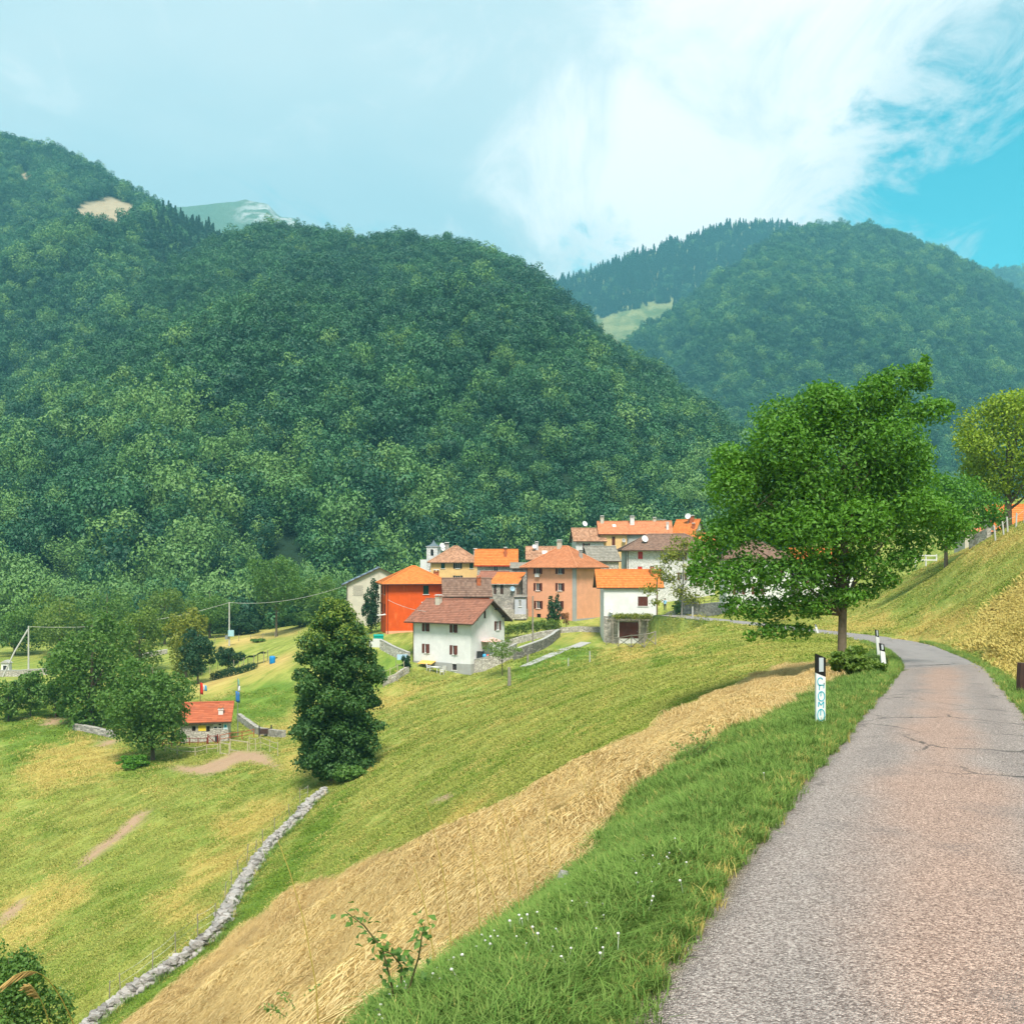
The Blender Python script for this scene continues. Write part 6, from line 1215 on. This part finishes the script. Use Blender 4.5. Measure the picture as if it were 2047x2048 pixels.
def flag(label, px, d, py_top, bands, fl):
    t = pole('flag_pole', label, px, d, py_top, 0.05, m_metal if fl else m_woodd, cat='flag'); hh = t['h']; zt = hh - 0.05
    for nm, mt, za, zb, xa, xb in bands:
        V = []; Q_ = []
        for i in range(7):
            for j in range(5):
                f, g = i / 6, j / 4; x = xa + (xb - xa) * f; V.append((x, 0.10 * math.sin(f * 5 + g * 2.2), zt - (za + (zb - za) * g) - 0.12 * f))
        for i in range(6):
            for j in range(4): a = i * 5 + j; Q_.append((a, a + 5, a + 6, a + 1))
        o = link(nm, npmesh(nm, V, Q_, smooth=True), mt, t); so = o.modifiers.new('thick', 'SOLIDIFY'); so.thickness = 0.012
    return t
fl_r = plain('flag_red', (0.72, 0.03, 0.02), 0.8, 0.1); fl_w = plain('flag_white', (0.74, 0.74, 0.74), 0.8, 0.05); fl_b = plain('flag_blue', (0.03, 0.16, 0.42), 0.8, 0.1); fl_t = plain('flag_sky', (0.05, 0.35, 0.60), 0.8, 0.1); fl_g = plain('flag_green', (0.25, 0.50, 0.38), 0.8, 0.1)
flag('red white and blue flag hanging on a pole behind the hut', 401, 112, 1362, [('flag_cloth', fl_r, 0.1, 1.4, -0.05, 0.32), ('flag_cloth', fl_w, 0.35, 1.0, 0.325, 0.5), ('flag_cloth', fl_t, 0.4, 1.0, 0.505, 0.75)], 0)
flag('pale green and blue flags limp on a pole right of the hut', 476, 110, 1356, [('flag_cloth', fl_g, 0.05, 0.7, 0.0, 0.18), ('flag_cloth', fl_w, 0.72, 1.35, -0.05, 0.28), ('flag_cloth', fl_b, 1.4, 2.6, -0.25, 0.22)], 1)
fence('light_fence', 'pale wooden rail fence below the hut terrace', 'fence', [hit(x, y) for x, y in ((331, 1503), (355, 1510), (391, 1512), (414, 1506), (436, 1504))], 0.95, 0.08, (0.5, 0.95), 0.06, m_woodl, 0.02)
for a, b, lb in (((441, 1508), (459, 1509), 'low pale wooden gate next to the pale rail fence'), ((461, 1502), (496, 1502), 'wide pale wooden gate across the dirt path')):
    A, B = hit(*a), hit(*b); A.z = min(A.z, B.z); B.z = A.z; t = empty('field_gate', A, 0, lb, 'gate'); D = B - A
    for e in (Vector((0, 0, 0)), D): MB().bar(e - Vector((0, 0, 0.2)), e + Vector((0, 0, 1.25)), 0.09).build('post', m_woodl, t)
    for z in (0.12, 1.15): MB().bar(D * 0.03 + Vector((0, 0, z)), D * 0.97 + Vector((0, 0, z)), 0.08).build('rail', m_woodl, t)
fence('thin_fence', 'row of thin pale poles right of the wide pale gate', 'fence', [hit(x, y) for x, y in ((500, 1500), (512, 1500), (522, 1497), (540, 1505), (556, 1512))], 1.3, 0.07, (0.5, 0.9), 0.05, m_woodl, 0.08)
ribbon('field_wall', 'low dark stone wall curving away from the hut toward the cone shaped tree', [gz(hit(x, y)) for x, y in ((478, 1440), (495, 1452), (515, 1467), (540, 1472), (568, 1475))], 0.8, 0.5, m_stone)
t = empty('water_trough', gz(hit(531, 1473)), R(20), 'dark wooden trough on the low stone wall', 'trough'); MB().box(-0.6, 0.6, -0.25, 0.25, 0.35, 0.85).build('tub', m_woodd, t)
for x in (-0.65, 0.65): MB().bar((x, 0, -0.3), (x, 0, 1.25), 0.13).build('post', m_dark, t)
# ---- kitchen garden
t = empty('garden_net', G(500, 160), 0, 'dark green shade net on posts over the kitchen garden', 'shade net'); o0 = Vector(t.location); V = []; Q_ = []
for i in range(13):
    p = G(468 + i * 5, 160 + i * 0.3) - o0
    for j in range(4): V.append((p.x, p.y + j * 0.9, p.z + 1.9 + 0.15 * math.sin(i * 1.3 + j) - 0.1 * j))
for i in range(12):
    for j in range(3): a = i * 4 + j; Q_.append((a, a + 4, a + 5, a + 1))
link('net', npmesh('net', V, Q_), plain('net_green', (0.015, 0.075, 0.065), 0.8, 0.2), t)
for i in range(4):
    p = G(468 + i * 20, 160 + i * 1.2) - o0
    for dy in (0, 2.6): MB().tube([p + Vector((0, dy, -0.4)), p + Vector((0, dy, 1.95))], 0.06, 6).build('post', m_wood, t)
q = G(545, 158); o = MB().lathe([(0.42, -0.1), (0.46, 0.1), (0.48, 0.5), (0.48, 0.9), (0.44, 1.15), (0.3, 1.2)], seg=14).build('rain_barrel', plain('barrel_blue', (0.01, 0.22, 0.55), 0.4, 0.06), None, True, loc=q); tag(o, 'blue plastic rain barrel at the end of the shade net', 'barrel')
t = empty('bean_row', G(440, 156), 0, 'row of leafy vegetables beside the shade net', 'vegetables'); o0 = Vector(t.location)
link('foliage', foliage_mesh('foliage', [tuple(G(428 + k * 8, 153 + k * 0.4) - o0 + Vector((0, 0, 0.5))) + (0.6, 0.5, 0.7) for k in range(11)], 1800, 0.26, 0.6, 0.6, m_darkg), None, t)
fence('garden_fence', 'row of thin stakes along the tan garden strip', 'fence', [G(388 + k * 16, 160 + k * 0.8) for k in range(7)], 1.5, 0.07, (0.8,), 0.03, m_woodl, 0.05)
fence('path_fence', 'thin stakes along the tan path near the wood', 'fence', [G(430 + k * 24, 197 + k * 0.6) for k in range(6)], 1.3, 0.09, (0.85,), 0.03, m_wood, 0.05)
fence('crest_fence', 'weathered pale stakes on the bank crest under the maple', 'fence', [on_ground(x, 84) for x in (1990, 2006, 2014, 2030, 2046, 2066)], 1.3, 0.14, (0.8,), 0.03, m_pole, 0.18, 'stake')
ribbon('field_wall', 'rough stone wall on the bank crest left of the maple', [G(1940, 90), G(1958, 89), G(1976, 88)], 0.9, 0.5, m_stone)
t = empty('white_railing', G(1850, 112), 0, 'white wooden railing behind the bank left of the stone wall', 'railing')
for x in (-1.2, 0, 1.2): MB().bar((x, 0, -0.3), (x, 0, 1.5), 0.12).build('post', m_frame, t)
for z in (0.85, 1.35): MB().bar((-1.2, -0.08, z), (1.2, -0.08, z), 0.05, 0.14).build('rail', m_frame, t)
# ---- somebody in the village street
g = G(1329, 141.5); g.z = zat(1221, 141.5)
t = empty('person', g, R(20), 'person in light blue shirt and dark trousers standing by the pole', 'person')
def skin(name, verts, edges, radii, mat, par):
    me = bpy.data.meshes.new(name); me.from_pydata(verts, edges, []); o = link(name, me, mat, par); sk = o.modifiers.new('skin', 'SKIN')
    for v, rr in zip(me.skin_vertices[0].data, radii): v.radius = (rr, rr)
    me.skin_vertices[0].data[0].use_root = True; o.modifiers.new('sub', 'SUBSURF').levels = 1; o.modifiers['sub'].render_levels = 2; return o
def body_build(n, out):
    sp = n.add('ShaderNodeSeparateXYZ'); n.l.new(n.obj(), sp.inputs[0]); z = sp.outputs[2]
    ax = n.math('ABSOLUTE', sp.outputs[0])
    c = n.mix(n.ramp(z, 0.93, 0.95), (0.03, 0.035, 0.05), (0.25, 0.50, 0.72)); c = n.mix(n.ramp(z, 1.46, 1.48), c, (0.55, 0.32, 0.22)); c = n.mix(n.math('MULTIPLY', n.ramp(ax, 0.25, 0.26), n.math('SUBTRACT', 1.0, n.ramp(z, 1.16, 1.18))), c, (0.55, 0.32, 0.22)); principled(n, out, c, 0.8)
skin('body', [(0, 0, 0.95), (0, 0, 1.15), (0, 0, 1.36), (0, -0.01, 1.5), (0, -0.02, 1.64), (0.19, 0, 1.38), (0.27, 0, 1.13), (0.29, -0.05, 0.9), (0.30, -0.07, 0.8), (-0.19, 0, 1.38), (-0.27, 0, 1.13), (-0.29, -0.05, 0.9), (-0.30, -0.07, 0.8), (0.1, 0, 0.85), (0.11, -0.01, 0.47), (0.11, 0.02, 0.08), (0.12, -0.13, 0.03), (-0.1, 0, 0.85), (-0.11, -0.01, 0.47), (-0.11, 0.02, 0.08), (-0.12, -0.13, 0.03)],
     [(0, 1), (1, 2), (2, 3), (3, 4), (2, 5), (5, 6), (6, 7), (7, 8), (2, 9), (9, 10), (10, 11), (11, 12), (0, 13), (13, 14), (14, 15), (15, 16), (0, 17), (17, 18), (18, 19), (19, 20)], [0.14, 0.13, 0.15, 0.055, 0.10, 0.065, 0.05, 0.038, 0.04, 0.065, 0.05, 0.038, 0.04, 0.09, 0.065, 0.045, 0.035, 0.09, 0.065, 0.045, 0.035], material('person_body', body_build), t)
MB().lathe([(0.03, 1.77), (0.08, 1.75), (0.112, 1.69), (0.112, 1.64), (0.09, 1.6)][::-1], (0, 0.012, 0), 12).build('hair', plain('hair_brown', (0.05, 0.03, 0.02), 0.7), t, True)
# ---- the repair seam across the road
V = []; n_ = 24
A = np.array([13.75, 35.0]); B = np.array([17.3, 37.1])
for i in range(n_ + 1):
    f = i / n_; p = A * (1 - f) + B * f + np.array([-0.2, 0.9]) / 0.92 * 0.10 * math.sin(f * 9); z = float(zroad(p[1])) + 0.012 * 1 
    cr = 0.030 * (1 - (2 * f - 1) ** 4) - 0.028; wd_ = 0.05 + 0.025 * math.sin(i * 2.1)
    for s_ in (-1, 1): V.append((p[0], p[1] + s_ * wd_, float(zroad(p[1] + s_ * wd_)) + cr + 0.016))
o = link('road_seam', npmesh('road_seam', V, [(2 * i, 2 * i + 2, 2 * i + 3, 2 * i + 1) for i in range(n_)]), plain('tar', (0.03, 0.028, 0.027), 0.8, 0.2)); tag(o, kind='structure')
# ================================================================== GRASS AND HAY
def grass_col(n, a, b, c_, rnd=0.6):
    def bld(n, out):
        o = n.add('ShaderNodeObjectInfo'); v = n.attr('leafvar')
        big = n.noise(n.pos(), 0.35, 4, 0.6)
        c = n.mix(n.math('ADD', n.math('MULTIPLY', o.outputs['Random'], 0.7), n.math('MULTIPLY', n.ramp(big, 0.3, 0.7), 0.4)), a, b); c = n.mix(n.math('MULTIPLY', v, rnd), c, c_)
        d_ = n.add('ShaderNodeBsdfDiffuse', ins={'Color': c}); t_ = n.add('ShaderNodeBsdfTranslucent', ins={'Color': c}); m_ = n.add('ShaderNodeMixShader', ins={0: 0.3}); n.l.new(d_.outputs[0], m_.inputs[1]); n.l.new(t_.outputs[0], m_.inputs[2]); n.l.new(m_.outputs[0], out.inputs['Surface'])
    return material(n, bld)
m_gv = grass_col('grass_verge', (0.095, 0.205, 0.042), (0.165, 0.285, 0.055), (0.33, 0.38, 0.12), 0.5)
m_gm = grass_col('grass_meadow', (0.19, 0.24, 0.042), (0.35, 0.385, 0.075), (0.56, 0.49, 0.16), 0.6)
m_gl = grass_col('grass_lush', (0.085, 0.17, 0.022), (0.17, 0.28, 0.034), (0.30, 0.34, 0.06), 0.5)
m_gd = grass_col('grass_dry', (0.42, 0.32, 0.075), (0.58, 0.45, 0.13), (0.70, 0.58, 0.22), 0.6)
m_hay = grass_col('hay', (0.34, 0.19, 0.06), (0.74, 0.515, 0.20), (0.82, 0.66, 0.36), 0.7)
def blades(name, k, rad, hmin, hmax, wmin, wmax, bend, mat, flat=False):
    V = []; Q_ = []; Tn = []; A = []
    for i in range(k):
        a = random.uniform(0, 6.283); q = rad * math.sqrt(random.random()); b = Vector((math.cos(a) * q, math.sin(a) * q, -0.02)); h_ = random.uniform(hmin, hmax); w_ = random.uniform(wmin, wmax); va = random.random()
        a2 = random.uniform(0, 6.283); dr = Vector((math.cos(a2), math.sin(a2), 0)); sd_ = Vector((-dr.y, dr.x, 0)) * w_ / 2; bn = bend * random.uniform(0.3, 1.3)
        p1 = b + Vector((0, 0, h_ * 0.55)) + dr * bn * h_ * 0.25; p2 = b + Vector((0, 0, h_ * (1 - 0.35 * min(1, bn)))) + dr * bn * h_ * 0.8
        j = len(V); V += [b - sd_, b + sd_, p1 + sd_ * 0.8, p1 - sd_ * 0.8, p2]; Q_.append((j, j + 1, j + 2, j + 3)); Tn.append((j + 3, j + 2, j + 4)); A += [va] * 5
    me = npmesh(name, [tuple(v) for v in V], Q_, Tn); fattr(me, 'leafvar', A); me.materials.append(mat); return me
def straw(name, k, lx, ly, lmin, lmax, wmin, wmax, mat, lift=0.05):
    V = []; Q_ = []; A = []
    for i in range(k):
        c_ = Vector((random.uniform(-lx, lx), random.uniform(-ly, ly), 0.01 + lift * random.random() ** 1.5)); a = random.gauss(0, 0.30); L = random.uniform(lmin, lmax); w_ = random.uniform(wmin, wmax); d_ = Vector((math.cos(a), math.sin(a), 0)); s_ = Vector((-d_.y, d_.x, random.uniform(-0.7, 0.7))).normalized() * w_ / 2; cv = random.uniform(-0.22, 0.22); va = random.random(); j = len(V)
        for q in range(4):
            f = q / 3; p = c_ + d_ * (f - 0.5) * L + Vector((-d_.y, d_.x, 0)) * cv * L * (f - 0.5) ** 2 * 4 + Vector((0, 0, lift * 0.8 * math.sin(f * 3.14) - 0.02 * (q in (0, 3)))); V += [p - s_, p + s_]; A += [va, va]
        for q in range(3): Q_.append((j + 2 * q, j + 2 * q + 1, j + 2 * q + 3, j + 2 * q + 2))
    me = npmesh(name, [tuple(v) for v in V], Q_); fattr(me, 'leafvar', A); me.materials.append(mat); return me
CV = bpy.data.collections.new('verge_grass'); CM = bpy.data.collections.new('meadow_grass'); CH = bpy.data.collections.new('hay_straw')
for k in range(4): prototype(blades('tuft_%d' % k, 40, 0.12, 0.06, 0.15 + 0.03 * k, 0.005, 0.010, 0.7 + 0.15 * k, m_gv), CV)
prototype(blades('tuft_x', 24, 0.11, 0.06, 0.20, 0.004, 0.009, 0.8, m_gd), CV)
for nm, mt in (('a', m_gm), ('b', m_gl), ('c', m_gd)):
    for k in range(3): prototype(blades('sward_%s%d' % (nm, k), 80, 0.32, 0.035, 0.10, 0.012, 0.026, 1.1, mt), CM)
for k in range(4): prototype(straw('straw_%d' % k, 110, 0.40, 0.26, 0.16, 0.55, 0.004, 0.009, m_hay, 0.06), CH)
def normals(x, y, e=0.25):
    zx = (T(x + e, y) - T(x - e, y)) / (2 * e); zy = (T(x, y + e) - T(x, y - e)) / (2 * e); return unit(np.stack([-zx, -zy, np.ones(len(x))], 1))
def align(nrm, ang):
    out = np.zeros((len(nrm), 3))
    for i in range(len(nrm)):
        z = Vector(nrm[i]); x = Vector((math.cos(ang[i]), math.sin(ang[i]), 0)); x = (x - z * x.dot(z)).normalized(); y = z.cross(x); e = Matrix((x, y, z)).transposed().to_euler(); out[i] = (e.x, e.y, e.z)
    return out
def visible_points(count, xr, yr, power=1.0):
    """random points on the ground, thinner with distance"""
    y = yr[0] * (yr[1] / yr[0]) ** rng.random(count); x = CX * 0 + y * rng.uniform(xr[0], xr[1], count)
    return x, y
# verge
x, y = visible_points(75000, (-0.30, 0.60), (2.6, 46)); z = T(x, y); mk = masks(x, y, z); rd, _, sd_ = road_dist(x, y)
keep = (mk['verge'] > 0.35 + 0.4 * rng.random(len(x))) & (rd > 0.03 - 0.16 * np.clip(vnoise(x * 3.1, y * 3.1, 12.0) - 0.4, 0, 1) + 0.06 * rng.random(len(x))); x, y, z, rd = x[keep], y[keep], z[keep], rd[keep]; k = len(x)
s = (0.6 + 0.55 * rng.random(k)) * 0.8 * (1 + y / 55.0) * np.where(rd < 0.25, 0.55, 1.0) * (0.65 + 0.7 * vnoise(x * 1.3, y * 1.3, 4.0)); pick = np.where(rng.random(k) < np.where(rd < 0.10, 0.22, 0.07), 4, rng.integers(0, 4, k))
nn = normals(x, y); nn = unit(nn * 0.6 + np.array([0, 0, 0.4])); scatter('verge_grass', CV, np.stack([x, y, z - 0.02 + 0.02 * (rd < 0)], 1), align(nn, rng.random(k) * 6.283), np.stack([s, s, s], 1), pick)
# short ragged fringe along both road edges
e = np.concatenate([np.stack([EL, (EL - ER) / (2 * EW[:, None])], 1), np.stack([ER, (ER - EL) / (2 * EW[:, None])], 1)]); sel = e[(e[:, 0, 1] > 2.0) & (e[:, 0, 1] < 60)]
i = rng.integers(0, len(sel) - 1, 9000); f = rng.random(9000)[:, None]; q = sel[i, 0] * (1 - f) + sel[np.minimum(i + 1, len(sel) - 1), 0] * f; ok = np.abs(sel[i, 0, 1] - sel[np.minimum(i + 1, len(sel) - 1), 0, 1]) < 3
off = 0.01 + 0.30 * rng.random(9000) - 0.10 * (vnoise(q[:, 0] * 2.3, q[:, 1] * 2.3, 31.0) - 0.3); q = (q + sel[i, 1] * off[:, None])[ok]; x, y = q[:, 0], q[:, 1]; k = len(x); s = (0.35 + 0.45 * rng.random(k)) * (1 + y / 55.0)
scatter('edge_grass', CV, np.stack([x, y, T(x, y) - 0.03], 1), np.stack([rng.normal(size=k) * 0.15, rng.normal(size=k) * 0.15, rng.random(k) * 6.283], 1), np.stack([s, s, s], 1), np.where(rng.random(k) < 0.22, 4, rng.integers(0, 4, k)))
# clover heads in the verge
FL = bpy.data.collections.new('clover'); m = MB(); m.tube([(0, 0, 0), (0.005, 0, 0.10)], 0.0012, 4); m.lathe([(0.003, 0.098), (0.010, 0.102), (0.011, 0.110), (0.005, 0.115)], seg=7); me = m.mesh('clover_head'); me.materials.append(plain('clover_white', (0.72, 0.68, 0.66), 0.8, 0.1)); prototype(me, FL)
x, y = visible_points(1000, (-0.15, 0.40), (3.2, 9)); z = T(x, y); mk = masks(x, y, z); rd, _, _ = road_dist(x, y); keep = (mk['verge'] > 0.8) & (rd > 0.1) & (vnoise(x * 1.3, y * 1.3, 6.0) > 0.35 + 0.5 * rng.random(len(x))); x, y, z = x[keep], y[keep], z[keep]; k = len(x); s = 0.35 + 0.35 * rng.random(k)
scatter('clover_flowers', FL, np.stack([x, y, z + 0.05], 1), rng.normal(size=(k, 3)) * 0.25, np.stack([s, s, s], 1), np.zeros(k))
# rank grass along the foot of the dry-stone wall
P = [p + Vector((random.uniform(-0.5, 0.9), random.uniform(-0.6, 0.3), 0)) for p, t in along(path, 0.09)]; x = np.array([p.x for p in P]); y = np.array([p.y for p in P]); z = T(x, y); k = len(x); s = 1.6 + 1.4 * rng.random(k)
scatter('wall_grass', CV, np.stack([x, y, z - 0.02], 1), np.stack([np.zeros(k), np.zeros(k), rng.random(k) * 6.283], 1), np.stack([s, s, s], 1), rng.integers(0, 5, k))
# meadow sward
x, y = visible_points(46000, (-0.60, 0.62), (9.0, 135)); z = T(x, y); mk = masks(x, y, z); rd, _, _ = road_dist(x, y)
keep = (mk['verge'] < 0.5) & (mk['hay'] < 0.4 + 0.3 * rng.random(len(x))) & (mk['dirt'] < 0.4) & (rd > 0.1); x, y, z = x[keep], y[keep], z[keep]; mk = {q: v[keep] for q, v in mk.items()}; k = len(x)
pick = rng.integers(0, 3, k); pick = np.where(np.maximum(mk['lush'], 0.35 * (vnoise(x / 4.0, y / 4.0, 2.0) > 0.58)) > rng.random(k), 3 + pick, pick); st_ = vnoise((x * 0.925 - y * 0.38) / 0.8, (x * 0.38 + y * 0.925) / 7.0, 8.0); pick = np.where(np.maximum(mk['dry'] * 0.85, mk['gold']) + 0.24 * (st_ > 0.6) > rng.random(k), 6 + pick % 3, pick)
s = (0.75 + 0.6 * rng.random(k)) * (0.7 + y / 45.0) * (1 + 0.8 * mk['gold']); nn = normals(x, y); scatter('meadow_grass', CM, np.stack([x, y, z - 0.01], 1), align(nn, rng.random(k) * 6.283), np.stack([s, s, s * 0.8], 1), pick)
# hay
x, y = visible_points(60000, (-0.45, 0.62), (5.0, 75)); z = T(x, y); mk = masks(x, y, z); rd, _, _ = road_dist(x, y); keep = (mk['hay'] > 0.3 + 0.5 * rng.random(len(x))) & (mk['verge'] < 0.7) & (rd > 0.2); x, y, z = x[keep], y[keep], z[keep]; k = len(x)
s = (0.65 + 0.4 * rng.random(k)) * (0.7 + y / 60.0); nn = normals(x, y); ang = math.atan2(0.95, 0.38) + rng.normal(size=k) * 0.20 + (vnoise(x / 2.0, y / 2.0, 3.0) - 0.5) * 0.35
heap = (0.5 + 1.9 * vnoise(x / 0.8, y / 1.7, 5.0) ** 2); scatter('hay', CH, np.stack([x, y, z + 0.03 * (heap - 0.8)], 1), align(nn, ang), np.stack([s, s, s * heap], 1), rng.integers(0, 4, k))
# tall dry stalks standing in the hay and two drooping seed heads close by
def stalk(px, py, d, h_, lean, seed=0, head=True):
    x = (px - CX) / F * d; g = Vector((x, d, Tz(x, d))); m = MB(); p = [(lean[0] * f ** 2, lean[1] * f ** 2, h_ * f) for f in (0, 0.3, 0.6, 0.85, 1.0)]; m.tube([(0, 0, -0.05)] + p[1:], [0.004, 0.0035, 0.003, 0.0025, 0.002], 5)
    return g, m, p
ST = []
for k, (px, d) in enumerate(((1000, 6.8), (1040, 7.0), (960, 6.4), (1020, 8.2), (1060, 8.8), (905, 6.0), (870, 5.2), (1100, 8.6), (640, 4.9), (1180, 11.5), (1010, 9.6), (1190, 12.5))):
    g, m, p = stalk(px, 0, d, 0.62 + 0.2 * (k % 3), (-0.22 + 0.05 * (k % 4), 0.05)); o = m.build('dry_stalk', m_gd, None, loc=g); tag(o, 'thin bleached grass stalk standing in the cut hay', 'stalk', 'bleached stalks in the hay')
def panicle(label, base, tip, sag, n_sp):
    base, tip = Vector(base), Vector(tip); t = empty('seed_grass', base, 0, label, 'grass'); D = tip - base
    cv = lambda f: D * f + Vector((0, 0, sag * math.sin(f * 2.9)))
    MB().tube([cv(f / 10) for f in range(11)], [0.0022 - 0.00014 * f for f in range(11)], 5).build('stem', m_gd, t)
    m = MB()
    for i in range(n_sp):
        f = 0.66 + 0.34 * i / (n_sp - 1); p = cv(f); dd = (cv(min(1, f + 0.02)) - cv(f - 0.02)).normalized(); e = p + dd * 0.045 + Vector((random.uniform(-0.015, 0.0), random.uniform(-0.015, 0.015), -0.012 - 0.02 * random.random())); m.tube([p, p.lerp(e, 0.4), p.lerp(e, 0.75), e], [0.001, 0.0022, 0.0026, 0.0006], 5)
    o = m.build('seed_head', m_hay, t); tag(o, kind='stuff')
panicle('drooping straw coloured seed head arching over the dark shrub', W(160, 2075, 2.9), W(30, 1966, 2.7), 0.09, 34)
panicle('short straw coloured seed head below the arching one', W(112, 2090, 2.9), W(64, 1976, 2.8), 0.03, 26)
# bramble shoots at the lower edge
def bramble(label, px, py, tops, seed):
    rr = random.Random(seed); g = hit(px, py); t = empty('bramble_shoot', g, 0, label, 'plant'); P = []; Nn = []
    for (tx, ty) in tops:
        e = W(tx, ty, g.y + rr.uniform(-0.25, 0.1)) - g; mid = e * 0.5 + Vector((rr.uniform(-0.05, 0.05), rr.uniform(-0.05, 0.05), 0.06)); pts = [Vector((0, 0, -0.05)), mid * 0.5, mid, mid.lerp(e, 0.5) + Vector((0, 0, 0.02)), e]; MB().tube(pts, [0.006, 0.005, 0.004, 0.003, 0.0015], 5).build('stem', plain('bramble_stem', (0.17, 0.14, 0.06), 0.8), t)
        for i in range(11):
            f = 0.18 + 0.8 * i / 10; k = min(3, int(f * 4)); q = pts[k].lerp(pts[k + 1], f * 4 - k)
            for j in range(5): P.append(q + Vector((rr.uniform(-0.05, 0.05), rr.uniform(-0.05, 0.05), rr.uniform(-0.03, 0.04)))); Nn.append((rr.uniform(-0.5, 0.5), -0.3, 1))
    V, tr = leaf_arrays(np.array([tuple(p) for p in P]), unit(np.array(Nn)), 0.036, 0.4); me = npmesh('leaves', V, tris=tr); fattr(me, 'leafvar', np.repeat(rng.random(len(P)), 4)); o = link('leaves', me, m_green, t); tag(o, kind='stuff')
bramble('tall leafy bramble shoot rising beside the flat white stone', 800, 2036, [(690, 1822), (850, 1848), (760, 1900)], 1)
bramble('low bramble at the lower edge of the hay', 600, 2050, [(560, 1985), (640, 1970), (690, 2000), (520, 2020)], 2)
bramble('spindly briar on the verge edge halfway to the graffiti post', 1395, 1520, [(1420, 1455), (1345, 1490), (1440, 1480), (1380, 1470)], 3)
# ------------------------------------------------------------------ haze
def haze_build(n, out):
    v = n.add('ShaderNodeVolumePrincipled', ins={'Color': (0.28, 0.82, 1.0), 'Density': 0.00022, 'Anisotropy': 0.0})
    n.l.new(v.outputs[0], out.inputs['Volume'])
hz = MB().box(-2700, 2700, -450, 3900, -45, 1110).build('haze', material('haze', haze_build)); tag(hz, kind='stuff')
